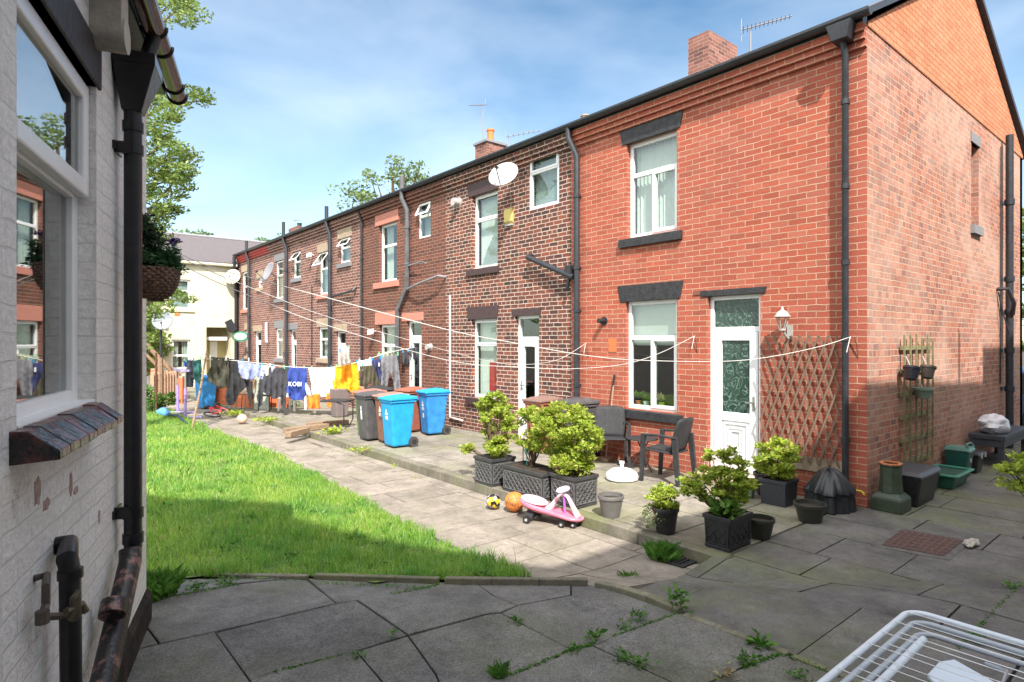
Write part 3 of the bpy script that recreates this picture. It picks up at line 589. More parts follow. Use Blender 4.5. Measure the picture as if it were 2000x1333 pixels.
def pipe(parent, pts, r, m=M_PIPE, clips=(), name='downpipe', local=False):
    mb = MB(); mb.tube(pts, r, 12)
    for c in clips: mb.tube([(c[0],c[1],c[2]-.03),(c[0],c[1],c[2]+.03)], r*1.25, 12)
    for c in clips: mb.box(c[0], c[0]+r+.05, c[1]-.02, c[1]+.02, c[2]-.012, c[2]+.012)
    return mb.build(name, m, parent, local=local)
EZ = 5.74                                            # top of the brickwork
def house(name, label, y0, y1, m, cornice=None):
    return thing(name, label, 'house', (0, (y0+y1)/2, 0))
def shell(h, y0, y1, holes, m, cornice=None, x1=8.0, side_m=None, gable=False, cm=None):
    mb = MB(); wallgrid(mb, fT, y0, y1, 0, EZ, holes, .16); mb.build('wall', m, h, fixn=False)
    mb = MB(); mb.box(x1-.2, x1, y0, y1, 0, EZ); mb.add([(1.2,y0+.05,0),(1.2,y1-.05,0),(1.2,y1-.05,EZ),(1.2,y0+.05,EZ)], [(0,1,2,3)])
    mb.box(.17, x1-.2, y1-.12, y1-.02, 0, EZ); mb.box(.17, 1.2, y0+.02, y1-.12, 2.95, 3.1); mb.build('inner_wall', M_DARK, h)
    # stepped brick cornice
    mb = MB(); mb.box(-.045, 0, y0, y1, EZ-.24, EZ-.16); mb.box(-.085, 0, y0, y1, EZ-.158, EZ-.08); mb.box(-.12, 0, y0, y1, EZ-.078, EZ+.02); mb.build('cornice', cornice or m, h)
    ro = MB(); e0, ridge = EZ+.07, 8.02
    ya = y0-(.06 if gable else 0)
    ro.hexa([(-.2,ya,e0-.03),(4.03,ya,ridge-.03),(4.03,y1,ridge-.03),(-.2,y1,e0-.03),(-.2,ya,e0+.02),(4.03,ya,ridge+.02),(4.03,y1,ridge+.02),(-.2,y1,e0+.02)])
    ro.hexa([(4.031,ya,ridge-.03),(8.25,ya,e0-.03),(8.25,y1,e0-.03),(4.031,y1,ridge-.03),(4.031,ya,ridge+.02),(8.25,ya,e0+.02),(8.25,y1,e0+.02),(4.031,y1,ridge+.02)])
    rf = ro.build('roof', M_SLATE, h)
    gt = MB(); pts = [(-.1,0),(-.1,-.02)]; prof = [(math.cos(t), math.sin(t)) for t in [math.pi+i*math.pi/8 for i in range(9)]]
    c, rr = (-.19, EZ+.10), .062
    out = [(c[0]+rr*p[0], c[1]+rr*1.1*p[1]) for p in prof]; inn = [(c[0]+(rr-.006)*p[0], c[1]+(rr*1.1-.006)*p[1]) for p in prof][::-1]
    gt.prism(out+inn, 'y', y0-(.1 if gable else 0), y1); gt.box(-.128, -.0, y0, y1, EZ+.022, EZ+.115)
    gt.box(c[0]-rr-.004, c[0]-rr+.006, y0-(.1 if gable else 0), y1, EZ+.08, EZ+.112)
    if gable: gt.prism(out, 'y', y0-.105, y0-.1)
    gt.build('gutter', M_PIPE, h)
    return rf
def door_white(parent, fn, a0, a1, z0, z1, fan, glass_z0, panel=True, ornate=False, handle_side=1, rec=.07, gl=None, panem=None):
    mb = MB(); ring(mb, fn, a0, a1, z0, z1, .06, rec, rec+.07)
    if fan: fbox(mb, fn, a0+.06, a1-.06, fan-.035, fan+.035, rec, rec+.07)
    top = fan-.035 if fan else z1-.06
    w = .12; d0, d1 = rec-.012, rec+.045
    fbox(mb, fn, a0+.065, a0+w+.065, z0+.06, top-.005, d0, d1); fbox(mb, fn, a1-w-.065, a1-.065, z0+.06, top-.005, d0, d1)
    fbox(mb, fn, a0+w+.065, a1-w-.065, top-.12, top-.005, d0, d1); fbox(mb, fn, a0+w+.065, a1-w-.065, z0+.06, z0+.20, d0, d1)
    fbox(mb, fn, a0+w+.065, a1-w-.065, glass_z0-.12, glass_z0, d0, d1)
    fbox(mb, fn, a0+w+.065, a1-w-.065, z0+.20, glass_z0-.12, d0+.02, d1)
    if panel:
        for k, q in enumerate((.03,.09,.13)):
            b0, b1, c0, c1 = a0+w+.065+q, a1-w-.065-q, z0+.20+q, glass_z0-.12-q
            if b1-b0 > .03: ring(mb, fn, b0, b1, c0, c1, .022, d0+.002, d0+.022)
    dr = mb.build('door', M_UPVC, parent, bevel=.005)
    mb = MB(); fbox(mb, fn, a0+w+.03, a1-w-.03, glass_z0-.01, top-.1, rec+.015, rec+.022)
    if fan: fbox(mb, fn, a0+.05, a1-.05, fan+.02, z1-.05, rec+.03, rec+.036)
    mb.build('pane', panem or M_GLASS, dr)
    hs = a1-.12 if handle_side > 0 else a0+.12; mb = MB(); fbox(mb, fn, hs-.015, hs+.015, z0+.93, z0+1.12, d0-.012, d0-.001); fbox(mb, fn, hs-(.1 if handle_side > 0 else 0), hs+(0 if handle_side > 0 else .1), z0+1.02, z0+1.045, d0-.05, d0-.03); mb.build('handle', mat('chrome', (.5,.5,.5), .25, .05, metal=.8), dr)
    return dr
# patterned obscure glass
m_, n_, b_ = newmat('patterned_glass'); b_.inputs['Roughness'].default_value = .18; b_.inputs['Base Color'].default_value = (.03,.06,.045,1)
t1 = n_.nodes.new('ShaderNodeTexCoord'); v1 = n_.nodes.new('ShaderNodeTexNoise'); v1.inputs['Scale'].default_value = 6; v1.inputs['Detail'].default_value = 1; v1.inputs['Distortion'].default_value = 2.5
r1 = n_.nodes.new('ShaderNodeValToRGB'); e = r1.color_ramp.elements; e[0].position = .46; e[0].color = (.022,.05,.038,1); e[1].position = .54; e[1].color = (.03,.065,.05,1); q = e.new(.50); q.color = (.16,.24,.20,1)
n_.links.new(t1.outputs['Object'], v1.inputs['Vector']); n_.links.new(v1.outputs['Fac'], r1.inputs[0]); n_.links.new(r1.outputs[0], b_.inputs['Base Color'])
bp_ = n_.nodes.new('ShaderNodeBump'); bp_.inputs['Distance'].default_value = .01; n_.links.new(r1.outputs[0], bp_.inputs['Height']); n_.links.new(bp_.outputs[0], b_.inputs['Normal']); M_PAT = m_
# ---- house 1, red brick
h1 = house('brick_house', 'bright red brick end house with white patterned-glass door and orange upper gable', 0, 4.82, B_RED)
w1u = WR(1224,1322,283,467); w1g = WR(1222,1322,590,798)
d1a1, dz1 = FA(1382, 580); d1a0, _ = FA(1485, 568); d1 = (d1a0, d1a1, .2, dz1)
rf1 = shell(h1, 0, 4.82, [w1u, w1g, d1], B_RED, gable=True)
window(h1, fT, *w1u, split=.66, vsplit=.5, blind='vertical'); wg1 = window(h1, fT, *w1g, split=.66, vsplit=.5, blind='roller', rec=.07)
door_white(h1, fT, *d1, fan=FA(1382,645)[1], glass_z0=FA(1405,805)[1], panem=M_PAT, handle_side=-1)
lintel(h1, fT, w1u[0]-.06, w1u[1]+.08, w1u[3]-.005, w1u[3]+.30, M_SILLD, .07); sill(h1, fT, w1u[0]-.1, w1u[1]+.13, w1u[2]-.15, w1u[2], M_SILLD)
lintel(h1, fT, w1g[0]-.06, w1g[1]+.1, w1g[3]-.005, w1g[3]+.26, M_SILLD, .06); sill(h1, fT, w1g[0]-.12, w1g[1]+.13, w1g[2]-.15, w1g[2], M_SILLD)
lintel(h1, fT, d1[0]-.07, d1[1]+.1, d1[3]-.004, d1[3]+.085, M_SILLD, .02)
mb = MB(); mb.box(-.3, 0, d1[0]-.1, d1[1]+.12, .1, .21); mb.build('doorstep', M_SAND, h1, bevel=.01)
# gable
fG = lambda a, z, d: (a, d, z)
sx0, sz1 = GA(1897, 278); sx1, _ = GA(1910, 278); _, sz0 = GA(1897, 440); 
mb = MB(); wallgrid(mb, fG, 0, 8.0, 0, EZ, [(sx0, sx1+.05, sz0, sz1, .2)], .2); mb.build('gable_wall', B_GAB, h1, fixn=False)
mb = MB(); mb.add([fG(sx0,sz0,.2), fG(sx1+.05,sz0,.2), fG(sx1+.05,sz1,.2), fG(sx0,sz1,.2)], [(0,1,2,3)]); mb.build('blind_recess', B_RED, h1, fixn=False)
mb = MB(); mb.box(sx0-.05, sx1+.1, -.02, .05, sz1, sz1+.16); mb.build('lintel', M_LING, h1); mb = MB(); mb.box(sx0-.05, sx1+.1, -.06, .05, sz0-.14, sz0); mb.build('sill', M_LING, h1)
mb = MB(); mb.prism([(-.0,EZ),(8.0,EZ),(8.0,5.79),(4.03,7.97),(0,5.79)], 'y', -.012, .1); mb.build('gable_peak', B_ORG, h1)
mb = MB(); mb.hexa([(-.2,-.09,5.83-.05),(4.03,-.09,7.98),(4.03,-.04,7.98),(-.2,-.04,5.78),(-.2,-.09,5.86),(4.03,-.09,8.07),(4.03,-.04,8.07),(-.2,-.04,5.86)]); mb.hexa([(4.03,-.09,7.98),(8.28,-.09,5.76),(8.28,-.04,5.76),(4.03,-.04,7.98),(4.03,-.09,8.07),(8.28,-.09,5.86),(8.28,-.04,5.86),(4.03,-.04,8.07)]); mb.build('verge', M_PIPE, h1)
# corner downpipe
def pp(px, d): return FA(px, 667, -d)[0]
yp = pp(1651, .085)
pipe(h1, [(-.19,yp,EZ+.02),(-.19,yp,EZ-.08),(-.085,yp,EZ-.30),(-.085,yp,.13)], .037, clips=[(-.085,yp,z) for z in (.9,2.1,3.0,3.9,4.9)])
mb = MB(); mb.hexa([(-.27,yp-.09,EZ-.16),(-.02,yp-.09,EZ-.16),(-.02,yp+.09,EZ-.16),(-.27,yp+.09,EZ-.16),(-.30,yp-.14,EZ+.03),(-.01,yp-.14,EZ+.03),(-.01,yp+.14,EZ+.03),(-.30,yp+.14,EZ+.03)]); mb.build('hopper', M_PIPE, h1, bevel=.01)
xg = GA(1972, 667, -.12)[0]; zt = GA(1972, 265, -.12)[1]
mb = MB(); mb.tube([(xg,-.12,.13),(xg,-.12,zt)], .06, 14)
for z in (1.2,1.9,2.6,3.2,4.6): mb.tube([(xg,-.12,z-.05),(xg,-.12,z+.05)], .077, 14); mb.box(xg-.1, xg+.1, -.03, 0, z-.03, z+.03)
mb.build('soil_pipe', M_PIPE, h1)
mb = MB(); mb.tube([(xg-.35,-.01,3.0),(xg-.35,-.16,3.0),(xg-.2,-.22,2.75),(xg-.05,-.17,2.55)], .035, 8); mb.tube([(xg-.32,-.02,2.95),(xg-.3,-.1,2.5),(xg-.12,-.14,2.2)], .012, 6); mb.tube([(xg-.17,-.02,1.3),(xg-.17,-.03,5.6)], .012, 6); mb.build('waste_pipe', M_PIPE, h1)
mb = MB(); mb.box(-.012, 0, 2.1, 2.32, 2.74, 2.8); mb.build('air_brick', mat('dull_red', (.20,.07,.05), .9, .1), h1)
# door lamp, boiler flue, wall plates
cy, cz = FA(1180, 628); mb = MB(); mb.tube([(0,cy,cz),(-.14,cy,cz)], .042, 12); mb.tube([(0,cy,cz),(-.012,cy,cz)], .075, 14); mb.build('flue', M_BLKP, h1)
cy, cz = FA(1196, 673); mb = MB(); mb.box(-.008, 0, cy-.09, cy+.08, cz-.13, cz+.09); mb.build('brick_patch', mat('orange_patch', (.55,.16,.06), .9, .1), h1)
mb = MB()
for (a_, b_2, c_, d_) in ((.0,.55,.12,.42),): mb.box(-.014, -.002, .25, 1.2, .45, .62)
mb.build('stone_plinth', M_SAND, h1)
def chimney(parent, cx, cy, w, l, z0, z1, pots=1, m=B_CHM, potm=M_TERR, cap=True, ph=.35):
    mb = MB(); mb.box(cx-w/2, cx+w/2, cy-l/2, cy+l/2, z0, z1); c = mb.build('chimney', m, parent)
    if cap: mb = MB(); mb.box(cx-w/2-.05, cx+w/2+.05, cy-l/2-.05, cy+l/2+.05, z1+.001, z1+.07); mb.build('chimney_cap', M_LING, c)
    for i in range(pots):
        mb = MB(); q = cy-l/2+l*(i+.5)/pots; mb.lathe([(.12,0),(.105,ph*.5),(.11,ph*.85),(.13,ph*.88),(.13,ph),(.09,ph),(.09,ph*.6)], (cx,q,z1+(.071 if cap else .001)), 16); mb.build('chimney_pot', potm, c)
    return c
chimney(h1, 3.95, 4.45, 1.1, .5, 7.3, 8.5, 0, cap=False)
def aerial(px, pyb, pyt, X, zb, label, boom=1.0, ang=0, n=8, mastr=.014, tilt=.1):
    y_, z_ = FA(px, pyt, X); t = thing('tv_aerial', label, 'aerial', (X, y_, zb))
    mb = MB(); mb.tube([(X,y_,zb),(X,y_,z_)], mastr, 6); mb.build('mast', M_LEADG, t)
    mb = MB(); d = Vector((math.cos(ang), math.sin(ang), 0)); q = Vector((-d.y, d.x, 0)); a = Vector((X,y_,z_))-d*.15; b = a+d*boom+Vector((0,0,tilt*boom)); mb.tube([a,b], .012, 5)
    for i in range(n):
        c = a+(b-a)*(i+.5)/n; L_ = .14-.06*i/n; mb.tube([c-q*L_, c+q*L_], .006, 4)
    mb.tube([a-Vector((0,0,.2)), a+Vector((0,0,.2))], .008, 4); mb.build('antenna', M_LEADG, t)
# ---- house 2, dark brown brick
h2 = house('brick_house', 'dark brown brick house with white mortar, second from the red gable end', 4.82, 8.85, B_BRN)
w2g = WR(921,970,625,776); w2u = WR(922,972,385,527); w2b = WR(1033,1092,297,413); a1, zt2 = FA(1007,618); a0, _ = FA(1053,612); d2 = (a0, a1, .17, zt2)
shell(h2, 4.82, 8.85, [w2g, w2u, w2b, d2], B_BRN)
window(h2, fT, *w2g, split=.68, blind='vertical', red=True); window(h2, fT, *w2u, split=.66, blind='vertical'); window(h2, fT, *w2b, split=.62, blind='net', rec=.02)
door_white(h2, fT, *d2, fan=d2[3]-.45, glass_z0=.95, panel=True)
lintel(h2, fT, w2g[0]-.03, w2g[1]+.12, w2g[3]-.004, w2g[3]+.27, M_LINB, .05); sill(h2, fT, w2g[0]-.05, w2g[1]+.16, w2g[2]-.15, w2g[2], M_LINB)
lintel(h2, fT, w2u[0]-.03, w2u[1]+.12, w2u[3]-.004, w2u[3]+.27, M_LINB, .05); sill(h2, fT, w2u[0]-.05, w2u[1]+.16, w2u[2]-.15, w2u[2], M_LINB)
lintel(h2, fT, d2[0]-.05, d2[1]+.1, d2[3]-.004, d2[3]+.13, M_LINB, .02)
mb = MB(); mb.box(-.10, 0, w2b[0]-.15, w2b[1]+.2, w2b[3]+.0, w2b[3]+.05); mb.build('window_hood', M_UPVC, h2)
mb = MB(); mb.box(-.28, 0, d2[0]-.1, d2[1]+.1, .1, .18); mb.build('doorstep', M_SAND, h2)
y12 = pp(1117, .1)
pipe(h2, [(-.19,y12,EZ+.05),(-.19,y12,EZ-.12),(-.10,y12-.12,EZ-.45),(-.10,y12-.12,.13)], .052, clips=[(-.10,y12-.12,z) for z in (1.3,2.6,3.35,4.6)])
a, b = FA(1030,503,-.12), FA(1112,541,-.12); mb = MB(); mb.tube([(.0,a[0],a[1]+.03),(-.12,a[0],a[1]),(-.12,y12-.05,b[1]-.02)], .05, 12); mb.build('waste_pipe', M_PIPE, h2)
mb = MB(); mb.tube([(-.12,y12+.1,3.0),(-.12,y12+.02,3.25)], .03, 8); mb.box(-.16,-.05,y12-.02,y12+.13,3.2,3.4); mb.build('waste_pipe', M_BLKP, h2)
py_ = FA(879, 667, -.04)[0]; mb = MB(); mb.tube([(-.04,py_,FA(879,578)[1]),(-.04,py_,.35),(-.05,py_-.5,.32)], .022, 8); mb.build('waste_pipe', M_UPVC, h2)
ca = FA(955,292,3.9)[0]; h3 = None
# ---- house 3, rust brown
h3 = house('brick_house', 'rust brown brick house with salmon pink painted lintels', 8.85, 13.2, B_BRN2)
w3u = WR(740,775,442,553); w3s = WR(817,841,400,468); w3g = WR(740,774,635,726); a1, z_ = FA(795,628); a0, _ = FA(823,625); d3 = (a0, a1, .17, z_)
shell(h3, 8.85, 13.2, [w3u, w3s, w3g, d3], B_BRN2)
window(h3, fT, *w3u, split=.62, blind='curtain', opener='none'); window(h3, fT, *w3s, split=.62, blind='net', top_open=25, w=.045, rec=.03); window(h3, fT, *w3g, split=.55, blind='curtain')
door_white(h3, fT, *d3, fan=d3[3]-.4, glass_z0=.8, panel=False)
lintel(h3, fT, w3u[0]-.1, w3u[1]+.2, w3u[3]-.004, w3u[3]+.36, M_LINP, 0); sill(h3, fT, w3u[0]-.12, w3u[1]+.25, w3u[2]-.17, w3u[2], M_LINP)
lintel(h3, fT, w3g[0]-.1, w3g[1]+.2, w3g[3]-.004, w3g[3]+.33, M_LINP, 0); lintel(h3, fT, d3[0]-.1, d3[1]+.25, d3[3]-.004, d3[3]+.2, M_LINP, 0); sill(h3, fT, w3g[0]-.12, w3g[1]+.25, w3g[2]-.15, w3g[2], M_LINP)
y3 = pp(795,.1); b1, b1z = FA(795,560,-.1); b2, b2z = FA(776,608,-.1)
pipe(h3, [(-.19,y3+.1,EZ+.45),(-.19,y3+.1,EZ-.12),(-.1,y3,EZ-.4),(-.1,b1,b1z),(-.1,b2,b2z),(-.1,b2,.13)], .06, m=mat('old_lead_pipe', (.10,.10,.11), .5, .25, scale=6), clips=[(-.1,y3,4.9),(-.1,y3,4.0)])
e1 = FA(851,539,-.25); mb = MB(); mb.tube([(-.1,y3,FA(800,565,-.1)[1]),(-.22,(y3+e1[0])/2,e1[1]-.12),(-.18,e1[0],e1[1]),(0,e1[0]-.05,e1[1]-.02)], .028, 8)
e2 = FA(822,512,-.15); mb.tube([(-.1,y3,FA(800,520,-.1)[1]),(-.14,e2[0],e2[1]),(0,e2[0],e2[1]-.03)], .018, 8); mb.build('waste_pipe', M_LEADG, h3)
chimney(h3, 3.9, FA(958,292,3.9)[0], .75, .6, 7.4, 8.2, 1, cap=True, potm=mat('orange_pot', (.60,.17,.05), .7, .05), ph=.45)
chimney(h3, 4.0, FA(1143,222,4.0)[0], .5, .5, 7.2, 7.72, 1, potm=M_SAND, ph=.25)
y34 = pp(705,.06); pipe(h3, [(-.15,y34,EZ),(-.06,y34-.03,EZ-.25),(-.06,y34-.03,.13)], .035, clips=[(-.06,y34-.03,4.4)])
# ---- houses 4..6
def farhouse(label, y0, y1, m, wins, doors, lm, pipes, cornice=None):
    h = house('brick_house', label, y0, y1, m); W = [WR(*q[:4]) for q in wins]; D = []
    for (xl, xr, yt) in doors: a1, z_ = FA(xl, yt); a0, _ = FA(xr, yt); D.append((a0, a1, .17, z_))
    shell(h, y0, y1, W+D, m, cornice=cornice)
    for q, wn in zip(wins, W):
        o_ = q[4] if len(q) > 4 else 0
        window(h, fT, *wn, split=.6, blind=random.choice(['curtain','net']), top_open=o_, w=.06, rec=.04)
        lintel(h, fT, wn[0]-.1, wn[1]+.15, wn[3]-.004, wn[3]+.28, q[5] if len(q) > 5 else lm, .03); sill(h, fT, wn[0]-.1, wn[1]+.15, wn[2]-.15, wn[2], q[6] if len(q) > 6 else lm)
    for dd in D:
        door_white(h, fT, *dd, fan=dd[3]-.4, glass_z0=.9, panel=False); lintel(h, fT, dd[0]-.1, dd[1]+.15, dd[3]-.004, dd[3]+.22, lm, .03)
    for (px, up) in pipes:
        yy = pp(px,.12); mb = MB(); mb.tube([(-.12,yy,.13),(-.12,yy,EZ-.35),(-.19,yy+.08,EZ-.1),(-.19,yy+.08,EZ+up)], .06, 10)
        for z in (1.6,3.1,4.6): mb.tube([(-.12,yy,z-.05),(-.12,yy,z+.05)], .075, 10)
        mb.build('downpipe', M_PIPE, h)
    return h
h4 = farhouse('brown brick house with sandstone lintels and two wide open top windows', 13.2, 17.0, B_PNK, [(624,641,495,577,35,M_SAND,M_LINP),(664,684,468,516,35,M_SAND,M_LING),(623,641,640,700,0)], [(656,675,648)], M_SAND, [(644,.5)])
h5 = farhouse('brown brick house with a grey painted lintel and small open window', 17.0, 21.2, B_PNK, [(539,553,512,585,0,M_LING,M_LING),(573,587,494,545,35,B_PNK,M_LEADG),(539,552,642,700,0)], [(566,579,645)], M_LING, [(559,.6)])
h6 = farhouse('farthest brick house with the red painted cornice beside the cream house', 21.2, 25.35, B_PNK, [(474,485,533,606,0,M_SAND,M_LINP),(504,512,545,563,0),(480,487,645,695,0)], [(497,510,648)], M_SAND, [(486,.5)], cornice=mat('red_cornice_paint', (.38,.05,.04), .7, .1))
mb = MB(); yy = FA(610,500)[0]; mb.tube([(-.02,yy,.2),(-.02,yy,3.9)], .018, 5); mb.build('cable', M_PIPE, h4)
a = FA(690,568,-.1); b = FA(649,580,-.1); mb = MB(); mb.tube([(0,a[0],a[1]+.1),(-.1,a[0],a[1]),(-.1,b[0],b[1])], .035, 8); mb.build('waste_pipe', M_PIPE, h4)
a = FA(520,632,-.1); b = FA(522,665,-.1); mb = MB(); mb.tube([(0,a[0]+.3,a[1]),(-.1,a[0],a[1]),(-.1,a[0],b[1]),(-.1,a[0]-.1,b[1]-.1)], .045, 8); mb.build('waste_pipe', M_UPVC, h6)
# ---- cream house closing the end of the row
hc = thing('rendered_house', 'cream rendered house with grey slate roof closing the end of the yard', 'house', (-1.5, 25.4, 0))
YC = 25.4; fC = lambda a, z, d: (a, YC+d, z)
def CR(xl, xr, yt, yb): 
    x0, z1_ = GA(xl, yt, YC); x1, _ = GA(xr, yt, YC); _, z0_ = GA(xl, yb, YC); return x0, x1, z0_, z1_
wc1 = CR(331,372,545,603); wc2 = CR(335,372,664,722); pc = CR(403,452,640,726)
mb = MB(); wallgrid(mb, fC, GA(297,600,YC)[0], -.13, 0, 5.42, [wc1, wc2, (pc[0],pc[1],.05,pc[3],1.0)], .16); mb.box(-.128, 8, YC, YC+.2, 0, 5.42) if False else None
x0c = GA(297,600,YC)[0]; mb.add([(x0c,YC,0),(x0c,YC,5.42),(x0c,YC+6,5.42),(x0c,YC+6,0)], [(0,1,2,3)]); mb.build('wall', M_CREAM, hc, fixn=False)
mb = MB(); mb.box(x0c+.02, 8, YC+5.8, YC+6, 0, 5.4); mb.add([(x0c+.02,YC+1.9,0),(-.1,YC+1.9,0),(-.1,YC+1.9,5.4),(x0c+.02,YC+1.9,5.4)],[(0,1,2,3)]); mb.build('inner_wall', M_DARK, hc)
mb = MB(); mb.box(pc[0]-.0, pc[1], YC+1.0, YC+1.05, 0, pc[3]); mb.box(pc[0]-.04,pc[1]+.04,YC+.02,YC+1,pc[3]+.001,pc[3]+.1); mb.build('porch_wall', M_CREAMY, hc)
mb = MB(); mb.box(pc[0]+.35, pc[1]-.35, YC+.93, YC+.995, .1, 2.05); mb.box(pc[0]+.1, pc[1]-.1, YC+.3, YC+.99, 2.1, 2.25); mb.build('door', M_UPVC, hc)
mb = MB(); ra = YC-.15; rz = 5.40; yr = YC+3.6; zr = 7.05; mb.hexa([(x0c-.15,ra,rz),(7,ra,rz),(7,yr,zr-.05),(x0c-.15,yr,zr-.05),(x0c-.15,ra,rz+.08),(7,ra,rz+.08),(7,yr,zr+.03),(x0c-.15,yr,zr+.03)]); mb.hexa([(x0c-.15,yr+.001,zr-.05),(7,yr+.001,zr-.05),(7,yr+3.6,rz),(x0c-.15,yr+3.6,rz),(x0c-.15,yr+.001,zr+.03),(7,yr+.001,zr+.03),(7,yr+3.6,rz+.08),(x0c-.15,yr+3.6,rz+.08)])
rfc = mb.build('roof', M_SLATE, hc); mb = MB(); mb.tube([(x0c-.15,yr,zr+.05),(7,yr,zr+.05)], .08, 8); mb.build('ridge_tiles', M_LEADG, rfc)
mb = MB(); mb.tube([(x0c-.1,YC-.17,5.36),(-.1,YC-.17,5.36)], .06, 8); mb.build('gutter', M_CREAM, hc)
window(hc, fC, *wc1, split=.6, blind='net', w=.07); window(hc, fC, *wc2, split=.45, blind='curtain', w=.07); sill(hc, fC, wc1[0]-.1, wc1[1]+.15, wc1[2]-.14, wc1[2], M_CREAM); sill(hc, fC, wc2[0]-.1, wc2[1]+.1, wc2[2]-.12, wc2[2], M_CREAM)
mb = MB(); x_, z_ = GA(346,613,YC); mb.box(x_-.1, x_+.1, YC-.02, YC, z_-.1, z_+.1); mb.build('air_brick', M_TERR, hc)
xp = GA(461,600,YC-.12)[0]; mb = MB(); mb.tube([(xp,YC-.12,.1),(xp,YC-.12,4.9),(xp-.1,YC-.2,5.2),(xp-.1,YC-.2,5.75)], .07, 10); mb.build('downpipe', M_PIPE, hc)
x1_, z1_ = GA(445,627,YC-.2); x2_, z2_ = GA(457,648,YC-.2); mb = MB(); mb.bar((x1_,YC-.2,z1_),(x2_,YC-.2,z2_),.12,.3); mb.build('downpipe', M_PIPE, hc)
chimney(hc, 3.3, FA(585,447,3.3)[0], .7, 1.1, 6.6, FA(585,447,3.3)[1], 1, potm=M_PIPE, m=B_CHM, cap=False, ph=.25)
# ---- white painted house on the left
lh = thing('painted_brick_house', 'near house of white painted brick with black gutter, on the left', 'house', LP, LROT)
fL = lambda a, z, d: (-d, a, z)
yl0, _ = LW(35,667); yl1, zt_ = LW(190,172); _, zb_ = LW(190,792)
LWIN = (yl0, yl1, zb_, zt_)
mb = MB(); wallgrid(mb, fL, -8.5, 0, -.1, LW(345,195,.16)[1]+.05, [LWIN], .13); ez = LW(345,195,.16)[1]
mb.add([(0,0,-.1),(0,0,ez+.05),(-6,0,ez+.05),(-6,0,-.1)], [(0,1,2,3)]); mb.build('wall', B_WHT, lh, fixn=False, local=True)
mb = MB(); mb.box(-1.6,-1.55,-8,-.1,0,ez); mb.box(-1.55,-.02,-8,-.1,ez-.1,ez); mb.box(-1.55,-.02,-8,-.1,.3,.4); mb.build('inner_wall', M_DARK, lh, local=True)
wn = window(lh, fL, LWIN[0]-.3 if False else LWIN[0], LWIN[1], LWIN[2], LWIN[3], rec=.07, split=.66, blind=None, glass=M_GLASS2, w=.075, local=True, deep=True)
a_, b_2, c_, d_ = LWIN
mb = MB(); fbox(mb, fL, a_-.2, b_2+.045, d_, d_+.19, -.012, .1); mb.build('lintel', M_SILLD, lh, bevel=.006, local=True)
# sloping brick sill
SL = MB(); n = 8; s0 = -2.31; s1 = -1.40; zs = 1.80
m_sill = mat('red_black_sill_brick', (.012,.010,.010), .18, .3, col2=(.13,.035,.03), scale=9, bump=1.0, bscale=22, lo=.45, hi=.6)
for i in range(n):
    u0 = s0+(s1-s0)*i/n+.002; u1 = s0+(s1-s0)*(i+1)/n-.002; zz = random.uniform(-.003,.003)
    SL.prism([(-.07,zs-.10),(-.07,zs+.004+zz),(.045,zs+zz),(.125,zs-.062+zz),(.125,zs-.09+zz),(.0,zs-.10)], 'y', u0, u1)
SL.prism([(-.06,zs-.095),(-.06,zs-.002),(.043,zs-.007),(.119,zs-.067),(.119,zs-.086),(.0,zs-.095)], 'y', s0+.004, s1-.004)
SL.build('brick_sill', m_sill, lh, local=True, bevel=.004)
mb = MB(); fbox(mb, fL, a_+.02, b_2-.02, c_, c_+.03, .0, .08); mb.build('sill', M_UPVC, lh, local=True, bevel=.004)
mb = MB(); fbox(mb, fL, -8.5, .02, -.1, .42, -.028, .001); mb.hexa([fL(-8.5,.42,-.028),fL(.02,.42,-.028),fL(.02,.42,0),fL(-8.5,.42,0),fL(-8.5,.46,-.002),fL(.02,.46,-.002),fL(.02,.46,0),fL(-8.5,.46,0)]); mb.build('plinth', mat('matt_black_plinth', (.016,.014,.013), .75, .4, col2=(.07,.045,.035), scale=6, bump=.8, bscale=25, lo=.45, hi=.7, spec=.2), lh, local=True)
M_PEELED = mat('exposed_red_brick', (.28,.15,.13), .85, .35, scale=30, col2=(.48,.36,.33))
for (px, py, rw, rh, sd2) in ((75,960,.030,.045,1),(92,985,.035,.02,2),(140,945,.020,.045,3),(150,958,.03,.015,4),(195,1010,.018,.03,5)):
    yy, zz = LW(px, py, 0); mb = MB(); P_ = [(.0012, yy+rw*math.copysign(abs(math.cos(a))**.6,math.cos(a))*(1+.16*math.sin(3*a+sd2)+.10*math.sin(8*a+sd2*2)), zz+rh*math.copysign(abs(math.sin(a))**.6,math.sin(a))*(1+.15*math.sin(5*a+sd2))) for a in [i*2*math.pi/26 for i in range(26)]]; mb.add(P_+[(-.002,b,c) for a,b,c in P_], [tuple(range(26))]+[(i,(i+1)%26,(i+1)%26+26,i+26) for i in range(26)]); mb.build('peeled_patch', M_PEELED, lh, local=True)
